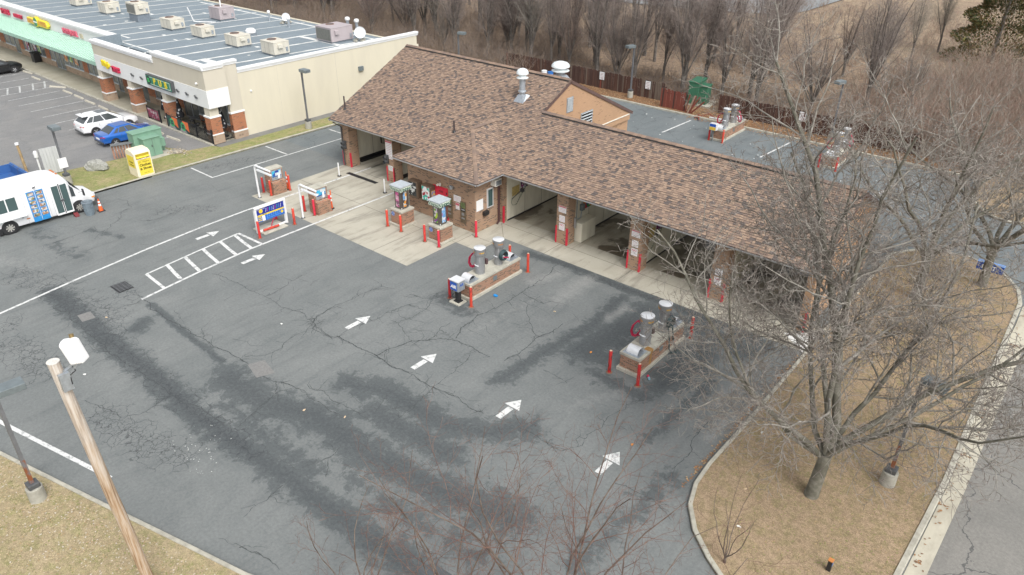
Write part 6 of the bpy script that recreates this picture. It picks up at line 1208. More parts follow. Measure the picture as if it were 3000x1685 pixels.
        MB().slab([(s_*.45, 2.22, .64), (s_*.78, 1.98, .7), (s_*.76, 1.95, .82), (s_*.46, 2.15, .76)], (s_*.03, .04, 0)).done('headlight', M('headlight', (.6, .62, .64), .15), c, bevel=.008)
        MB().box(s_*(w_+.02)-.06, .95, zb-.03, s_*(w_+.02)+.1*s_, 1.05, zb+.1).done('mirror', paint, c, bevel=.02)
        dl = MB()
        for y in ((-.95, .05, 1.0) if suv else (-.75, .1, 1.0)): dl.box(s_*(.95 if suv else .89)*.985-.006, y-.008, .42, s_*(.95 if suv else .89)*.985+.006, y+.008, zb-.08)
        dl.done('door_gap', DGREY, c); MB().box(s_*(.952 if suv else .89)-.012, -.35, zb-.2, s_*(.952 if suv else .89)+.012, -.2, zb-.17).done('door_handle', paint, c)
    MB().box(-.26, st[0][0]-.02, .6, .26, st[0][0]+.005, .74).done('licence_plate', SIGNW, c); MB().box(-.7, st[0][0]-.012, .36, .7, st[1][0], .46).done('bumper_trim', DGREY, c)
    return c
def paint(name, col, metal=.2):
    m, n, l, b = _nt(name); b.inputs['Base Color'].default_value = col+(1,); b.inputs['Roughness'].default_value = .28; b.inputs['Metallic'].default_value = metal; b.inputs['Coat Weight'].default_value = .8; b.inputs['Coat Roughness'].default_value = .06; return m
car((-64.95, 24.95), 0, paint('white car paint', (.78, .79, .80), 0), 'white SUV with dark sunroof parked beside the blue sedan', 'suv'); car((-61.25, 24.75), .03, paint('blue car paint', (.015, .13, .50), .35), 'blue sedan parked beside the white SUV', 'sedan'); car((-91.8, 25.85), 0, paint('black car paint', (.012, .013, .015), .2), 'black car nosed up to the sidewalk under the awning', 'suv')
# food van
VP = streak_mat('van white', (.80, .81, .82), (.66, .66, .65), .35, .4); vn = TW('food_van', (-50.5, 12.5, 0), 'white food van with blue menu panels and glass doors', 'van'); VX = -50.5
def vring(y, w, zb, zt, r=.16):
    h = [(w*.96, zb), (w, zb+.08), (w, zt-.35), (w*.985, zt-.2), (w*.9, zt-.06), (w*.6, zt+.03), (w*.2, zt+.06)]
    return [(VX+x, y, z) for x, z in h]+[(VX-x, y, z) for x, z in h[::-1]]
MB().loft([vring(7.2, 1.05, .4, 2.62), vring(7.35, 1.12, .35, 2.72), vring(9, 1.12, .33, 2.76), vring(12.5, 1.12, .33, 2.76), vring(14.9, 1.12, .3, 2.74), vring(15.35, 1.1, .3, 2.64), vring(15.62, 1.05, .3, 2.45), vring(15.8, .98, .35, 2.2)]).done('body', VP, vn)
MB().loft([vring(15.45, 1.02, .38, 1.5), vring(15.9, 1.02, .4, 1.45), vring(16.5, .98, .42, 1.25), vring(17.0, .9, .45, 1.08), vring(17.15, .8, .5, .92)]).done('nose', VP, vn)
MB().slab([(VX-.9, 15.83, 2.12), (VX+.9, 15.83, 2.12), (VX+.84, 16.35, 1.36), (VX-.84, 16.35, 1.36)], (0, .02, .03)).done('windshield', GLASS, vn)
MB().slab([(VX-.92, 15.6, 2.2), (VX+.92, 15.6, 2.2), (VX+.88, 16.38, 1.3), (VX-.88, 16.38, 1.3)], (0, -.3, -.2)).done('windshield_frame', VP, vn)
R_ = VX+1.12
dr_ = MB().box(R_-.02, 14.62, .28, R_+.03, 15.62, 2.3).done('door', WHITE, vn)
for a, b in ((14.68, 15.06), (15.18, 15.56)): MB().box(R_+.03, a, .4, R_+.036, b, 2.18).done('pane', GLASSC, dr_)
MB().box(R_+.03, 15.09, .32, R_+.04, 15.15, 2.26).done('seal', BLACK, dr_); MB().box(R_+.04, 15.0, 1.15, R_+.075, 15.24, 1.25).done('handle', DGREY, dr_)
MB().slab([(R_-.1, 15.72, 1.2), (R_-.06, 15.95, 1.2), (R_-.06, 15.9, 1.75), (R_-.1, 15.74, 2.0)], (.03, 0, 0)).done('quarter_window', GLASS, vn)
wf = MB().box(R_-.02, 11.45, 1.3, R_+.025, 12.72, 2.25).done('serving_window', WHITE, vn)
for a, b in ((11.53, 12.05), (12.12, 12.64)): MB().box(R_+.025, a, 1.38, R_+.03, b, 2.18).done('pane', GLASSC, wf)
MB().box(R_, 10.9, .96, R_+.32, 12.95, 1.0).done('shelf', STEELW, vn); MB().bar((R_, 12.7, .75), (R_+.28, 12.7, .96), .03).bar((R_, 11.2, .75), (R_+.28, 11.2, .96), .03).done('shelf_bracket', GALV, vn)
MBL = M('menu blue', (.03, .24, .55), .4)
for a in (13.27, 13.76):
    mp = MB().box(R_, a, .3, R_+.012, a+.46, 2.24).done('menu_panel', MBL, vn)
    for k in range(6): MB().box(R_+.012, a+.06, .62+k*.27, R_+.016, a+.4, .82+k*.27).done('food_picture', poster_mat('food picture %d' % k, [(.55, .5, .45), (.30, .18, .10), (.6, .58, .55), (.42, .22, .12), (.10, .10, .10), (.25, .28, .12)], 9), mp)
vl = MB().box(R_-.005, 12.98, .3, R_+.008, 13.0, 2.5).box(R_-.005, 14.3, .3, R_+.008, 14.32, 2.5).box(R_-.005, 14.55, .3, R_+.008, 14.57, 2.5); vl.done('panel_seam', M('seam grey', (.5, .5, .5), .6), vn)
MB().bar((R_, 13.75, 2.42), (R_+.16, 13.8, 2.5), .12, .06).done('gooseneck_lamp', DGREY, vn)
for y, r in ((11.9, .4), (16.02, .38)):
    for s_ in (-1, 1):
        MB().cyl((VX+s_*.9, y, .4), (VX+s_*(1.128 if y < 14 else 1.035), y, .4), r*1.17, n=24).done('wheel_arch', BLACK, vn); wheel(vn, VX+s_*(1.03 if y < 14 else .95), y, r, s_, .24, 8, M('steel wheel', (.55, .54, .50), .5, .4))
MB().box(VX-.95, 17.08, .42, VX+.95, 17.3, .66).done('bumper', DGREY, vn, bevel=.04); MB().box(VX-.5, 17.1, .68, VX+.5, 17.17, .95).done('grille', BLACK, vn)
for s_ in (-1, 1): MB().box(VX+s_*.7-.17, 17.0, .78, VX+s_*.7+.17, 17.16, 1.0).done('headlight', M('headlight', (.6, .62, .64), .15), vn, bevel=.02); MB().box(VX+s_*.86-.06, 16.9, .72, VX+s_*.86+.06, 17.1, .8).done('indicator', M('amber', (.75, .25, .03), .3), vn)
MB().bar((VX+.95, 16.2, 1.3), (VX+1.35, 16.35, 1.45), .03).box(VX+1.3, 16.3, 1.2, VX+1.5, 16.38, 1.62).done('side_mirror', BLACK, vn, bevel=.015); MB().bar((VX-.95, 16.2, 1.3), (VX-1.35, 16.35, 1.45), .03).box(VX-1.5, 16.3, 1.2, VX-1.3, 16.38, 1.62).done('side_mirror', BLACK, vn, bevel=.015)
for x in (-.35, -.12, .12, .5): MB().box(VX+x-.07, 15.36, 2.68, VX+x+.07, 15.46, 2.735).done('roof_marker', M('marker amber', (.5, .15, .03), .4), vn, bevel=.01)
MB().lathe([(.3, 2.76), (.32, 2.8), (.32, 3.15), (.36, 3.18), (.36, 3.3), (.3, 3.36), (.001, 3.38)], (-51.1, 11.8, 0), 18).done('roof_fan', WHITE2, vn); MB().box(R_-.01, 12.9, .62, R_+.01, 13.1, .68).done('side_marker', M('marker amber', (.5, .15, .03), .4), vn); MB().box(R_-.12, 11.25, .1, R_+.01, 11.45, .5).done('mud_flap', BLACK, vn)
# ------------------------------------------------------------------ fences
FB = [streak_mat('fence brown', (.085, .042, .032), (.19, .13, .10), .5, .9, (8, 8, .6)), streak_mat('fence dark', (.065, .036, .03), (.16, .115, .09), .45, .9, (8, 8, .6)), streak_mat('fence grey', (.16, .125, .10), (.07, .045, .035), .6, .9, (8, 8, .6)), streak_mat('fence red', (.21, .062, .045), (.12, .05, .04), .6, .9, (8, 8, .6))]
BMESH = [MB().box(-.068, -.012, 0, .068, .012, 1.68).mesh('board', m) for m in FB]
def fence(x0, x1, y, label, pick, lean=0):
    f = TW('wooden_fence', ((x0+x1)/2, y, .1), label, 'fence'); rg = random.Random(int(x0)); x = x0; n_ = int((x1-x0)/.145)
    for k in range(n_):
        x = x0+k*.145; b = link('board', BMESH[pick(rg, x)], f, (x, y+rg.uniform(-.012, .012), .1), (rg.gauss(0, .012), rg.gauss(0, .012)+lean, 0)); b.scale = (1, 1, rg.uniform(.96, 1.03))
    for z in (.45, 1.4): MB().box(x0, y+.02, z, x1, y+.07, z+.09).done('rail', FB[1], f)
    ps_ = MB().box(-.05, .07, 0, .05, .17, 1.7).mesh('post', FB[1])
    for k in range(int((x1-x0)/2.4)+1): link('post', ps_, f, (x0+k*2.4, y, .1))
fence(-53.5, -33.8, 62.92, 'dark stained board fence with two white signs', lambda r, x: 2 if (r.random() < .1 or x > -35.2 and r.random() < .7) else 3 if r.random() < .04 else r.choice((0, 1)))
fence(-33.4, -30.9, 61.35, 'reddish broken fence panel leaning forward at the kerb', lambda r, x: 3 if r.random() < .75 else 1, .02)
fence(-28.3, -11.5, 62.86, 'dark stained board fence behind the rear vacuums', lambda r, x: 2 if r.random() < .08 else r.choice((0, 1)))
lb_ = MB().box(-.068, -.012, 0, .068, .012, 1.75).mesh('loose_board', FB[3]); lb2 = MB().box(-.05, -.05, 0, .05, .05, 1.75).mesh('loose_post', M('bare timber', (.34, .24, .18), .9, var=.2))
for k, (x, a, b) in enumerate(((-30.75, .1, .18), (-30.55, .05, .35), (-30.4, -.05, .5), (-30.3, .12, .3), (-30.2, .15, .75))): link('loose_board', lb_, None, (x, 61.2, .1), (a, b, .2), label='loose red fence board leaning at the broken fence panel', cat='board', group='loose boards at the broken fence')
link('loose_post', lb2, None, (-30.45, 61.05, .1), (0, .33, 0), label='bare pale post leaning at the broken fence panel', cat='post')
for k, (x, y, r_) in enumerate(((-29.5, 61.4, .5), (-28.8, 61.9, -.3), (-29.2, 62.4, .9))): link('fallen_board', lb_, None, (x, y, .13), (rad(90), 0, r_), label='fence board lying flat in the fence gap', cat='board', group='fallen boards in the fence gap')
link('fallen_post', lb2, None, (-28.2, 60.95, .2), (0, rad(90), .1), label='white painted post lying by the rear kerb', cat='post').data = MB().box(-.05, -.05, 0, .05, .05, 2.2).mesh('fallen_post', WHITE2)
for x, lb in ((-41.0, 'white notice on fence, left of the lamp post'), (-35.75, 'white notice on fence between lamp post and broken panel'), (-20.77, 'white notice on fence behind the rear vacuums')):
    s = TW('fence_sign', (x, 62.85, .9), lb, 'sign'); MB().box(x-.32, 62.84, .95, x+.32, 62.86, 1.75).done('backing', DGREY, s); MB().box(x-.27, 62.83, .98, x+.27, 62.84, 1.72).done('panel', SIGNW, s)
    pm_ = MB(); lines_print(pm_, x-.2, x+.2, 1.12, 1.66, 4, 0, 'S', 62.83, rgp); pm_.box(x-.12, 62.826, 1.04, x+.1, 62.83, 1.08).add([(x+.08, 62.826, 1.0), (x+.2, 62.826, 1.06), (x+.08, 62.826, 1.12)], [(0, 1, 2)]); pm_.done('print', [M('sign print', (.2, .08, .1), .6)], s)
# bins, bags and boxes behind the ridge
for x, m, lb in ((-47.4, WHITE2, 'white barrel lid showing behind the roof ridge'), (-46.6, M('barrel blue', (.03, .16, .48), .4), 'blue barrel lid showing behind the roof ridge')):
    b = TW('barrel', (x, 61.8, 0), lb, 'barrel'); MB().lathe([(.28, 0), (.3, .3), (.29, .32), (.3, .6), (.29, .62), (.29, .9)], (x, 61.8, 0.1), 18).done('drum', m, b); MB().lathe([(.3, .9), (.3, .93), (.001, .92)], (x, 61.8, 0.1), 18).done('lid', m, b)
MB().ball((-54.6, 64.3, .5), .75, 12, 7, sq=(1, .8, .7), jit=.12, seed=9).done('rubbish_bag', BLACK, label='black rubbish bag pile beyond the roof ridge', cat='rubbish bag')
MB().box(-53.6, 64.0, .1, -52.9, 64.6, .95).done('cardboard_box', M('cardboard', (.42, .27, .14), .8), label='tan cardboard box beside the black rubbish bags', cat='box', rot=None)
# exit sign, valve box, litter
ex = TW('exit_sign', (-3, 44.5, .1), 'blue EXIT box sign on short post at the far drive', 'sign'); BX = M('exit blue', (.01, .06, .30), .4); MB().box(-3.05, 44.5, .1, -2.95, 44.6, .55).done('post', DGREY, ex); MB().box(-3.65, 44.4, .5, -2.35, 44.7, .95).done('box', BX, ex, bevel=.02); MB().box(-3.66, 44.39, .95, -2.34, 44.71, .97).done('lid', M('exit lid', (.16, .30, .60), .4), ex); text('EXIT', .34, (-3.05, 44.395, .72), 'S', SIGNW, ex, .003, bold=.008)
vb_ = TW('valve_box', (-2.6, 19.2, .1), 'small black marker post with blue square on lawn', 'marker post'); MB().box(-2.67, 19.14, .1, -2.53, 19.28, .55).done('post', BLACK, vb_, bevel=.02); MB().box(-2.53, 19.17, .35, -2.524, 19.26, .47).done('blue_square', M('marker blue', (.1, .25, .6), .4), vb_); MB().box(-2.68, 19.13, .55, -2.52, 19.29, .58).done('orange_cap', M('cap orange', (.5, .2, .06), .5), vb_)
MB().ball((-22.3, 25.42, .05), .13, 8, 5, sq=(1.2, .8, .45), jit=.2, seed=8).done('blue_glove', M('glove blue', (.02, .25, .60), .5), label='crumpled blue glove on asphalt by the vacuum island', cat='litter')
cu = T('dropped_cup', (-12.45, 24.45, .06), 'red and blue paper cup lying by the bollard', 'cup', None, .8); MB().cyl((0, -.02, 0), (0, .12, 0), .05, .058, 12).done('red_end', M('cup red', (.55, .02, .08), .5), cu); MB().cyl((0, -.14, 0), (0, -.02, 0), .045, .05, 12).done('blue_end', M('cup blue', (.25, .5, .6), .5), cu)
rl = random.Random(77); lm = [M('litter white', (.75, .75, .72), .7), M('litter tan', (.55, .42, .28), .8), M('litter orange', (.65, .25, .05), .7)]
for k, (x, y, c) in enumerate(((-15.54, 24.42, 2), (-20.56, 14.02, 1), (-7.03, 24.14, 0), (-10.67, 20.26, 2), (-31.6, 8.4, 0), (-28.5, 16.5, 0), (-19.0, 26.2, 1), (-35.6, 11.2, 1), (-27.4, 52, 0), (-21.8, 50.6, 0), (-33.2, 58.6, 0), (-14.2, 53.8, 0), (-25.8, 27.8, 0), (-53.0, 23.7, 0), (-6.2, 20.8, 1), (-3.4, 27.2, 0), (-5.6, 19.0, 0), (-22.2, 13.2, 1), (-33.6, 62, 0), (-13.2, 64.4, 0), (-30, 66, 0), (-34, 67.5, 0))):
    MB().ball((0, 0, 0), .065, 7, 4, sq=(1.1, .7, .4), jit=.3, seed=k).done('litter_scrap', lm[c], loc=(x, y, .03 if x < -8 and y < 61 else .14), rot=(0, 0, rl.uniform(0, 6)), label='%s scrap of litter on the ground' % ('white', 'tan', 'orange')[c], cat='litter', group='%s litter scraps' % ('white', 'tan', 'orange')[c])
MB().ball((-10.4, 64.6, .9), .35, 9, 6, sq=(1, 1, .9), jit=.25, seed=5).done('plastic_bag', SIGNW, label='white plastic bag snagged in the brush', cat='plastic bag')
# ------------------------------------------------------------------ bare trees and brush
def bark(name, a, b, rough=.9): return M(name, a, rough, var=.2, scale=3, col2=b, spec=.2)
BK_BIG = bark('grey green bark', (.13, .123, .097), (.215, .205, .168)); TW_BIG = bark('grey twigs', (.19, .178, .152), (.33, .31, .275)); TW_BIG2 = bark('brown twigs', (.20, .17, .15), (.35, .325, .29))
BK_PEAR = bark('dark pear bark', (.11, .098, .088), (.175, .158, .14)); TW_PEAR = bark('pear twigs', (.205, .17, .152), (.31, .265, .238))
BK_SAP = bark('sapling bark', (.11, .08, .065), (.20, .165, .14)); TW_SAP = bark('red twigs', (.135, .075, .065), (.24, .15, .115))
TW_BRUSH = bark('brush twigs', (.25, .19, .145), (.38, .30, .235)); TW_RED = bark('red brush twigs', (.27, .175, .14), (.38, .265, .21)); TW_GREY = bark('grey brush twigs', (.28, .25, .21), (.42, .38, .32))
GA = 2.39996
def _perp(d):
    u = (0, 0, 1) if abs(d[2]) < .9 else (1, 0, 0)
    a = (d[1]*u[2]-d[2]*u[1], d[2]*u[0]-d[0]*u[2], d[0]*u[1]-d[1]*u[0]); n = math.sqrt(a[0]**2+a[1]**2+a[2]**2)
    a = (a[0]/n, a[1]/n, a[2]/n); return a, (d[1]*a[2]-d[2]*a[1], d[2]*a[0]-d[0]*a[2], d[0]*a[1]-d[1]*a[0])
def grow(out, rg, p, d, L, r, lv, sp):
    k = sp['seg'][lv]; st = L/k; pts = [p]; dirs = [d]; w = sp['wander'][lv]; t = sp['trop'][lv]
    for i in range(k):
        d = (d[0]+rg.gauss(0, w), d[1]+rg.gauss(0, w), d[2]+rg.gauss(0, w)+t); n = math.sqrt(d[0]**2+d[1]**2+d[2]**2); d = (d[0]/n, d[1]/n, d[2]/n)
        p = (p[0]+d[0]*st, p[1]+d[1]*st, p[2]+d[2]*st); pts.append(p); dirs.append(d)
    tip = sp['tip'][lv]; out.append((lv, pts, r, r*tip))
    if lv+1 >= len(sp['seg']): return
    n = sp['kids'][lv]; n = max(1, int(n*rg.uniform(.8, 1.2)*(min(1.6, L/sp['ref'][lv])))); az = rg.uniform(0, 6.28); f0 = sp['from'][lv]
    for j in range(n):
        f = f0+(1-f0)*(j+rg.random())/n; x = f*k; i = min(k-1, int(x)); q = x-i
        b = tuple(pts[i][c]+(pts[i+1][c]-pts[i][c])*q for c in range(3)); dd = dirs[i+1]; a1, a2 = _perp(dd); az += GA+rg.gauss(0, .3); an = rad(sp['ang'][lv]+rg.gauss(0, 9))
        s, c_ = math.sin(an), math.cos(an); ca, sa = math.cos(az), math.sin(az)
        e = tuple(dd[m]*c_+(a1[m]*ca+a2[m]*sa)*s for m in range(3))
        rr = r*(1-(1-tip)*f)*sp['rk'][lv]
        grow(out, rg, b, e, L*sp['lk'][lv]*(1-.55*f*sp.get('cone', 1))*rg.uniform(.7, 1.25), max(rr, sp['rmin']), lv+1, sp)
def tubes(polys, sides):
    """one mesh from many tapering polylines, grouped by their point count"""
    V, F, o = [], [], 0
    groups = {}
    for lv, pts, r0, r1 in polys: groups.setdefault((len(pts), sides[lv]), []).append((pts, r0, r1))
    for (k, n), g in groups.items():
        P = np.array([x[0] for x in g], float); R0 = np.array([x[1] for x in g]); R1 = np.array([x[2] for x in g]); N = len(g)
        D = np.empty_like(P); D[:, 1:-1] = P[:, 2:]-P[:, :-2]; D[:, 0] = P[:, 1]-P[:, 0]; D[:, -1] = P[:, -1]-P[:, -2]; D /= np.linalg.norm(D, axis=2, keepdims=True)+1e-9
        m = P[:, -1]-P[:, 0]; ref = np.where(np.abs(m[:, 2:3]) > .8*np.linalg.norm(m, axis=1, keepdims=True), [[1., 0, 0]], [[0, 0, 1.]])
        A = np.cross(D, ref[:, None, :]); A /= np.linalg.norm(A, axis=2, keepdims=True)+1e-9; B = np.cross(D, A)
        rr = R0[:, None]+(R1-R0)[:, None]*np.linspace(0, 1, k)[None]
        th = np.arange(n)*2*np.pi/n
        v = P[:, :, None]+(A[:, :, None]*np.cos(th)[None, None, :, None]+B[:, :, None]*np.sin(th)[None, None, :, None])*rr[:, :, None, None]
        V.append(v.reshape(-1, 3)); b = o+np.arange(N)[:, None, None]*k*n+np.arange(k-1)[None, :, None]*n; j = np.arange(n)[None, None]; j2 = (j+1) % n
        F.append(np.stack([b+j, b+j2, b+n+j2, b+n+j], -1).reshape(-1, 4)); o += N*k*n
    return np.concatenate(V), np.concatenate(F)
def np_mesh(name, V, F, mats, smooth=True, mi=None):
    me = bpy.data.meshes.new(name); k = F.shape[1]; me.vertices.add(len(V)); me.vertices.foreach_set('co', V.ravel().astype('f'))
    me.loops.add(F.size); me.loops.foreach_set('vertex_index', F.ravel().astype('i')); me.polygons.add(len(F)); me.polygons.foreach_set('loop_start', np.arange(0, F.size, k, dtype='i'))
    if smooth: me.polygons.foreach_set('use_smooth', np.ones(len(F), bool))
    for m in mats: me.materials.append(m)
    if mi is not None: me.polygons.foreach_set('material_index', mi.astype('i'))
    me.update(calc_edges=True); return me
SIDES = [12, 7, 5, 3, 3, 3]
def tree_meshes(seed, sp, mats, wood_levels=1):
    rg = random.Random(seed); out = []
    tr = sp['trunk']; h = tr['h']; base = (0, 0, -.12); lean = tr.get('lean', (0, 0))
    tp = [(lean[0]*t*h, lean[1]*t*h, -.12+(h+.12)*t) for t in (0, .06, .2, .6, 1)]
    R = tr['r']; flare = [(0, tp, R, R*.8)]
    out.append((0, tp, R*1.15, R*.85))
    for dx, dy, dz, L, r, f in tr['limbs'](rg):
        n = math.sqrt(dx*dx+dy*dy+dz*dz); z = h*f; i = (lean[0]*z, lean[1]*z, z); grow(out, rg, i, (dx/n, dy/n, dz/n), L, r, 1, sp)
    wood = [q for q in out if q[0] <= wood_levels]; tw = [q for q in out if q[0] > wood_levels]
    V, F = tubes(wood, SIDES); a = np_mesh('trunk', V, F, [mats[0]])
    hi = [q for q in tw if q[0] < sp.get('fine', 4)]; lo = [q for q in tw if q[0] >= sp.get('fine', 4)]
    V1, F1 = tubes(hi, SIDES); 
    if lo:
        V2, F2 = tubes(lo, SIDES); V = np.concatenate([V1, V2]); F = np.concatenate([F1, F2+len(V1)]); mi = np.concatenate([np.zeros(len(F1)), np.ones(len(F2))])
    else: V, F, mi = V1, F1, np.zeros(len(F1))
    return a, np_mesh('crown', V, F, list(mats[1:]), mi=mi)
def plant(name, ms, loc, label, rz=0, sc=1.0, group=None, cat='tree'):
    t = T(name, loc, label, cat, group, rz); t.scale = (sc, sc, sc*1.0); link('trunk', ms[0], t); link('crown', ms[1], t); return t
# the big spreading tree on the side lawn
big = dict(seg=[4, 11, 8, 6, 4, 3], wander=[0, .13, .17, .2, .22, .24], trop=[0, .03, .035, .02, .02, .02], tip=[.8, .28, .25, .3, .45, .6], kids=[0, 14, 12, 9, 5], ref=[1, 8, 3.8, 1.7, .8], ang=[0, 46, 50, 50, 48], lk=[0, .52, .50, .52, .52], rk=[0, .5, .55, .55, .6], rmin=.0078, fine=4)
big['from'] = [0, .18, .15, .12, .15]
big['trunk'] = dict(h=1.6, r=.205, lean=(.05, .07), limbs=lambda rg: [(-.66, -.50, .74, 8.6, .095, .86), (-.62, .05, .85, 9.0, .085, .93), (-.16, -.22, 1.0, 10, .10, .97), (.08, .34, .95, 11.4, .14, 1.0), (.55, .32, .72, 9.6, .10, .97), (.30, -.34, .8, 7.4, .07, .95), (-.42, .60, .75, 9.4, .10, .97), (.62, .5, .72, 7.6, .075, .93), (-.90, -.25, .42, 7.2, .065, .88), (.15, .8, .7, 8.6, .085, .95)])
plant('shade_tree', tree_meshes(11, big, (BK_BIG, TW_BIG, TW_BIG2)), (-4.27, 22.1, .11), 'big grey bare tree spreading over the side lawn and wash bays', 0, 1.2)
mid = dict(big); mid['trunk'] = dict(h=2.0, r=.2, lean=(.02, .03), limbs=lambda rg: [(math.cos(a)*.5, math.sin(a)*.5, .9, rg.uniform(6.4, 8.2), .10, rg.uniform(.75, 1)) for a in [k*1.05+.3 for k in range(6)]])
midm = tree_meshes(12, mid, (BK_BIG, TW_BIG, TW_BIG2))
plant('shade_tree', midm, (-5.4, 39.5, .11), 'grey bare tree at the building end of the side lawn', .4, 1.2); plant('shade_tree', midm, (-3.0, 43.3, .11), 'grey bare tree beside the blue exit sign', 2.4, 1.2)
# red-twigged young trees in the foreground
sap = dict(seg=[4, 8, 6, 4, 3], wander=[0, .13, .16, .2, .2], trop=[0, .03, .035, .03, .02], tip=[.7, .25, .3, .4, .7], kids=[0, 9, 7, 5], ref=[1, 6, 2.4, 1.0], ang=[0, 42, 46, 48], lk=[0, .46, .45, .5], rk=[0, .45, .5, .6], rmin=.004, fine=3)
sap['from'] = [0, .22, .2, .15]
def sap_spec(h, n, L, spread, r): 
    s = dict(sap); s['trunk'] = dict(h=h, r=r, limbs=lambda rg: [(math.cos(k*GA)*spread*rg.uniform(.5, 1.2), math.sin(k*GA)*spread*rg.uniform(.5, 1.2), .95, L*rg.uniform(.7, 1.1), r*.4, rg.uniform(.6, 1)) for k in range(n)]); return s
for k, (x, y, h, n, L, spd, r, lb) in enumerate(((-6.7, 10.0, 3.0, 8, 7.4, .55, .09, 'red twigged young tree standing before the last painted arrow'), (-9.2, 8.9, 2.4, 7, 6.0, .62, .075, 'red twigged young tree rising by the puddle'), (-11.9, 7.9, 1.8, 7, 4.4, .7, .065, 'red twigged young tree nearest the utility pole'), (-5.2, 10.7, 2.2, 6, 5.6, .6, .075, 'red twigged young tree nearest the road'))):
    plant('young_tree', tree_meshes(30+k, sap_spec(h, n, L, spd, r), (BK_SAP, TW_SAP, TW_SAP)), (x, y, .1), lb, k*1.3, 1.0, 'young trees on the front lawn')
shr = sap_spec(.25, 6, 3.3, .38, .05); plant('bare_shrub', tree_meshes(40, shr, (BK_SAP, TW_SAP, TW_SAP)), (-5.3, 17.3, .1), 'thin red stemmed shrub at the curved lawn kerb', 0, 1.0, None, 'shrub')
# woodland: upswept dark trees behind the fence and the shops
pear = dict(seg=[3, 7, 5, 4, 3], wander=[0, .06, .10, .13, .15], trop=[0, .05, .085, .07, .04], tip=[.8, .2, .25, .35, .6], kids=[0, 11, 10, 6], ref=[1, 6, 2.2, 1.0], ang=[0, 34, 38, 42], lk=[0, .42, .48, .52], rk=[0, .5, .5, .6], rmin=.007, fine=3)
pear['from'] = [0, .15, .12, .1]
def pear_spec(h, n, L, spread, r):
    s = dict(pear); s['trunk'] = dict(h=h, r=r, limbs=lambda rg: [(math.cos(k*GA)*spread*rg.uniform(.3, 1.2), math.sin(k*GA)*spread*rg.uniform(.3, 1.2), 1, L*rg.uniform(.75, 1.1), r*.42, rg.uniform(.5, 1)) for k in range(n)]); return s
PEARS = [tree_meshes(60+k, pear_spec(*a), (BK_PEAR, TW_PEAR, TW_PEAR)) for k, a in enumerate(((1.3, 8, 7.0, .30, .17), (1.8, 7, 7.8, .24, .18), (.8, 11, 6.4, .5, .15), (2.4, 6, 8.0, .18, .16), (1.0, 8, 5.6, .38, .13)))]
rw = random.Random(5)
def recrown(ms, m):
    c = ms[1].copy(); c.materials.clear(); c.materials.append(m); c.materials.append(m); return (ms[0], c)
TW_P2 = bark('grey woodland twigs', (.22, .195, .17), (.33, .30, .265)); TW_P3 = bark('brown woodland twigs', (.18, .135, .115), (.27, .21, .18))
PEARS = PEARS + [recrown(PEARS[1], TW_P2), recrown(PEARS[0], TW_P3), recrown(PEARS[4], TW_P2), recrown(PEARS[3], TW_P3)]
def pears(spots, label, group):
    for x, y, k, s in spots: plant('pear_tree', PEARS[k], (x, y, .05), label, rw.uniform(0, 6.28), s, group)
pears([(-22.3, 69.2, 2, 1.12)], 'wide fan shaped bare tree behind the fence, past the transformer', 'dark bare trees of the woodland'); pears([(-18.1, 70.6, 3, 1.15)], 'narrow bare tree behind the rear lamp post', 'dark bare trees of the woodland')
pears([(-26.9, 67.6, 0, 1.15), (-28.4, 69.5, 1, 1.1)], 'dark bare tree just past the dark green cabinet', 'dark bare trees of the woodland')
pears([(-33.9, 66.2, 1, 1.15), (-32.5, 68.0, 3, 1.2), (-30.2, 67.2, 0, 1.1), (-35, 68.8, 3, 1.1)], 'dark bare tree behind the fence by the dark green cabinet', 'dark bare trees of the woodland')
pears([(-x+rw.uniform(-.7, .7), 66+rw.uniform(-.8, 4.5), rw.choice((0, 1, 3, 1, 2, 5, 6, 8)), rw.uniform(.8, 1.35)) for x in np.arange(38, 60, 1.45)], 'dark bare tree behind the board fence with two signs', 'dark bare trees of the woodland')
pears([(-x+rw.uniform(-1, 1), 62.5+rw.uniform(-1, 7.5)+(x-60)*.04, rw.choice((0, 1, 2, 3, 4, 5, 6, 7, 8)), rw.uniform(.75, 1.35)) for x in np.arange(61, 120, 1.9)], 'dark bare tree behind the flat mall roof', 'dark bare trees of the woodland')
pears([(-x+rw.uniform(-1.5, 1.5), 76+rw.uniform(-2, 9), rw.choice((0, 1, 3, 5, 6, 7, 8)), rw.uniform(.75, 1.4)) for x in np.arange(30, 112, 3.2)], 'dark bare tree deep in the woodland', 'dark bare trees of the woodland')
pears([(-x+rw.uniform(-2, 2), 92+rw.uniform(-4, 10), rw.choice((0, 1, 3, 4)), rw.uniform(.8, 1.15)) for x in np.arange(34, 120, 5.5)], 'bare tree at the far edge of the woodland', 'dark bare trees of the woodland')
pears([(-5.2, 75, 6, 1.05), (-2.5, 83, 5, 1.1), (-20.5, 80, 5, .9), (-24.5, 84, 6, .9), (-15.8, 76, 7, .8)], 'bare tree rising from the red brush past the fence', 'dark bare trees of the woodland')
PALE = [(me_[0], me_[1].copy()) for me_ in PEARS[3:5]]
for a, b in PALE: b.materials.clear(); b.materials.append(TW_GREY); b.materials.append(TW_GREY)
for x, y, k, s in ((-21, 96, 0, .75), (-24, 99, 1, .7), (-20, 104, 0, .8), (-9, 110, 1, .9), (-26, 90, 1, .6), (-16, 116, 0, .8)): plant('pale_sapling', PALE[k], (x, y, 0), 'pale grey sapling in the dry field', rw.uniform(0, 6), s, 'pale saplings in the field')
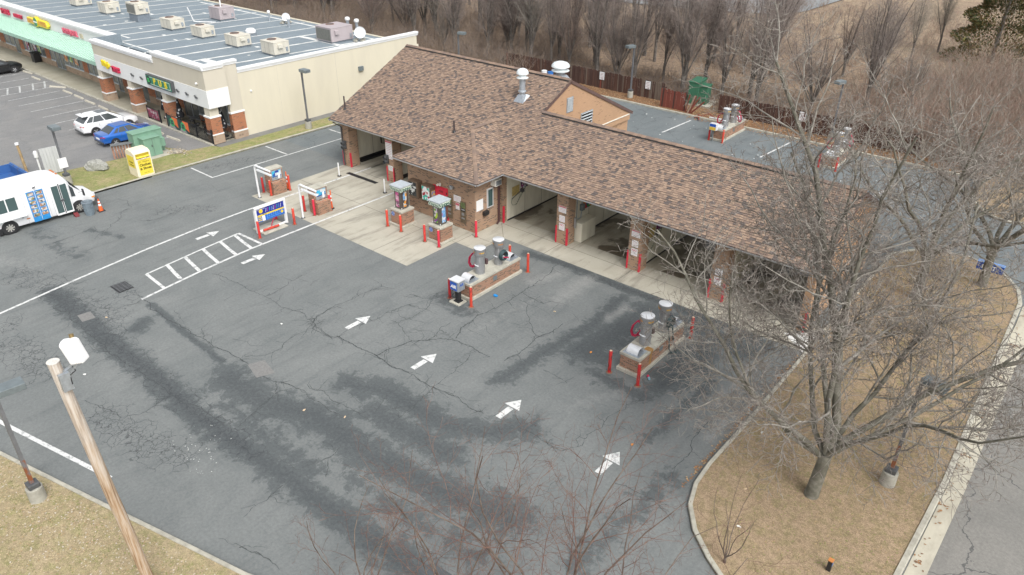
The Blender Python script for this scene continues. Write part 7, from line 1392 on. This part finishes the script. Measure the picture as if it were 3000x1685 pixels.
# brush: twiggy thicket nobody could count
def brush(name, n, area, hgt, mats, seed, z=.05, per=7):
    rg = random.Random(seed); out = []
    for _ in range(n):
        x, y, s = area(rg)
        for k in range(per):
            a = rg.uniform(0, 6.28); t = rg.uniform(.1, .75); H = hgt*s*rg.uniform(.45, 1.1); p = (x+rg.gauss(0, .25), y+rg.gauss(0, .25), z); d = (math.cos(a)*t, math.sin(a)*t, 1); pts = [p]
            for i in range(3):
                d = (d[0]+rg.gauss(0, .16), d[1]+rg.gauss(0, .16), d[2]-.12); nn = math.sqrt(sum(c*c for c in d)); p = tuple(p[c]+d[c]/nn*H/3 for c in range(3)); pts.append(p)
                if i:
                    e = (d[0]+rg.gauss(0, .6), d[1]+rg.gauss(0, .6), d[2]+.2); en = math.sqrt(sum(c*c for c in e)); L = H*rg.uniform(.25, .5); q = tuple(p[c]+e[c]/en*L for c in range(3)); out.append((3, [p, tuple((p[c]+q[c])/2+rg.gauss(0, .03) for c in range(3)), q], .009, .005))
            out.append((3, pts, .014, .006))
    V, F = tubes(out, SIDES); rgn = np.random.default_rng(seed); mi = np.repeat(rgn.integers(0, len(mats), len(F)//6+1), 6)[:len(F)]
    return link(name, np_mesh(name, V, F, mats, mi=mi), kind='stuff')
def area_fence(rg): return rg.uniform(-62, -12), 63.6+abs(rg.gauss(0, 5)), rg.uniform(.5, 1.0)
def area_mall(rg): return rg.uniform(-125, -50), 60.8+rg.random()**1.3*22, rg.uniform(.7, 1.5)
def area_right(rg):
    x = rg.uniform(-20, -1.5); return x, 62.6+rg.random()*26, rg.uniform(.7, 1.6)*(1.25 if x > -13 else .8)
def area_field(rg): return rg.uniform(-60, 0), rg.uniform(76, 128), rg.uniform(.4, 1.3)
brush('brush_thicket', 1100, area_fence, 1.5, [TW_BRUSH, TW_PEAR], 1); brush('brush_thicket', 1900, area_mall, 2.2, [TW_BRUSH, TW_PEAR, TW_BRUSH], 2); brush('red_brush', 1400, area_right, 2.6, [TW_RED, TW_GREY, TW_BRUSH], 3); brush('field_brush', 1900, area_field, 1.3, [TW_BRUSH, TW_RED, TW_GREY], 4)
SHRUBS = [tree_meshes(90+k, sap_spec(.3, 9, 4.6, .6, .07), (TW_GREY, TW_RED, TW_RED)) for k in range(2)]
for x, y, k, s in ((-13.6, 62.3, 0, 1.0), (-10.8, 61.9, 1, 1.15), (-8.3, 62.6, 0, 1.2), (-5.2, 59.5, 1, 1.2), (-3.2, 62, 0, 1.2), (-12.2, 66, 1, 1.2), (-7, 67, 0, 1.35), (-3, 69, 1, 1.4), (-16.2, 64.5, 1, .95), (-5.4, 56.6, 0, 1.0)): plant('tall_shrub', SHRUBS[k], (x, y, .1), 'tall red and grey bare shrub past the end of the fence', rw.uniform(0, 6), s, 'tall bare shrubs past the fence', 'shrub')
# fallen leaves on the fence verge and woodland floor, straw tufts on the lawns
def scatter(name, n, area, size, mats, seed, tilt=.5, z0=.1):
    g = np.random.default_rng(seed); P = np.array([area(g) for _ in range(n)]); s = size*g.uniform(.5, 1.4, n); a = g.uniform(0, 6.28, n)
    c = np.array([[-1, -.6], [1, -.6], [1, .6], [-1, .6]])
    ca, sa = np.cos(a), np.sin(a); X = (c[None, :, 0]*ca[:, None]-c[None, :, 1]*sa[:, None])*s[:, None]; Y = (c[None, :, 0]*sa[:, None]+c[None, :, 1]*ca[:, None])*s[:, None]
    Zt = g.uniform(-tilt, tilt, (n, 2)); Zz = np.abs(X*Zt[:, :1]+Y*Zt[:, 1:])+z0+.012
    V = np.stack([P[:, :1]+X, P[:, 1:2]+Y, Zz], -1).reshape(-1, 3); F = np.arange(4*n).reshape(-1, 4)
    return link(name, np_mesh(name, V, F, mats, False, g.integers(0, len(mats), n)), kind='stuff')
scatter('paper_flecks', 45, lambda g: (g.normal(-22.9, .9), g.normal(9.0, .5)), .016, [M('litter white', (.75, .75, .72), .7)], 9, .2, 0.)
scatter('paper_flecks', 50, lambda g: (g.uniform(-34, -9), g.uniform(49, 60)), .05, [M('litter white', (.75, .75, .72), .7)], 10, .2, 0.)
LV = [M('leaf rust', (.33, .17, .075), .8, var=.2), M('leaf brown', (.22, .125, .07), .8, var=.2), M('leaf tan', (.42, .29, .16), .8, var=.2)]
scatter('fallen_leaves', 9000, lambda g: (g.uniform(-60, -7), 60.8+2.3*g.random()**.8), .05, LV, 1); scatter('fallen_leaves', 9000, lambda g: (g.uniform(-60, -8), 63.2+9*g.random()), .06, LV, 2, z0=.06); scatter('drift_leaves', 700, lambda g: (g.uniform(-30, -8), 60.55-abs(g.normal(0, .3))), .05, LV, 4, z0=0.)
scatter('drift_leaves', 300, lambda g: (g.normal(-.5, .12), (lambda y: y+.6*math.sin(y*1.9))(g.uniform(17, 45))), .03, LV[:2], 14, .4, .012)
scatter('drift_leaves', 350, lambda g: (-7.98-abs(g.normal(0, .1)), g.uniform(19.5, 30.5)), .035, LV, 15, .4, 0.)
STR = [M('straw pale', (.48, .38, .24), .9, var=.15), M('straw tan', (.36, .26, .14), .9, var=.15), M('straw green', (.22, .22, .08), .9, var=.2)]
scatter('straw_flecks', 5000, lambda g: (lambda y: (g.uniform(-7.5+max(0., 20.4-y)*1.1, -1), y))(g.uniform(16.2, 45)), .024, STR[1:], 5, .3, .11); scatter('straw_flecks', 4500, lambda g: ((lambda x: (x, 4.0+.235*(x+29)-.3-abs(g.normal(0, 2.6))))(g.uniform(-33, -16.5))), .026, STR+[M('leaf bit pale', (.50, .44, .36), .9)], 6, .3, .11)
# a dense evergreen at the field edge
def evergreen(seed, h, r, n):
    g = np.random.default_rng(seed); z = g.random(n)**.8*h; rr = r*(1-(z/h)**1.3)*(.55+.45*g.random(n)**.4)*(1+.22*np.sin(z*2.7+1)); a = g.uniform(0, 6.28, n)
    C = np.stack([rr*np.cos(a), rr*np.sin(a), z+.2], 1); s = g.uniform(.10, .26, n); D = np.stack([np.cos(a), np.sin(a), g.normal(.5, .5, n)], 1); D /= np.linalg.norm(D, axis=1, keepdims=True)
    U = np.cross(D, g.normal(0, 1, (n, 3))); U /= np.linalg.norm(U, axis=1, keepdims=True)
    V = np.stack([C-U*s[:, None]*.45, C+U*s[:, None]*.45, C+D*s[:, None]*1.7], 1).reshape(-1, 3); return V, np.arange(3*n).reshape(-1, 3), g.integers(0, 3, n)
V, F, mi = evergreen(4, 15, 4.4, 20000); eg = T('cedar_tree', (-13.9, 102, 0), 'dark olive evergreen cedar at the edge of the field', 'tree')
link('crown', np_mesh('crown', V, F, [M('cedar green', (.055, .075, .025), .8, var=.3), M('cedar olive', (.115, .105, .03), .8, var=.3), M('cedar rust', (.16, .105, .04), .8, var=.3)], False, mi), eg); MB().cyl((0, 0, -.2), (0, 0, 11), .22, .05).done('trunk', BK_PEAR, eg)
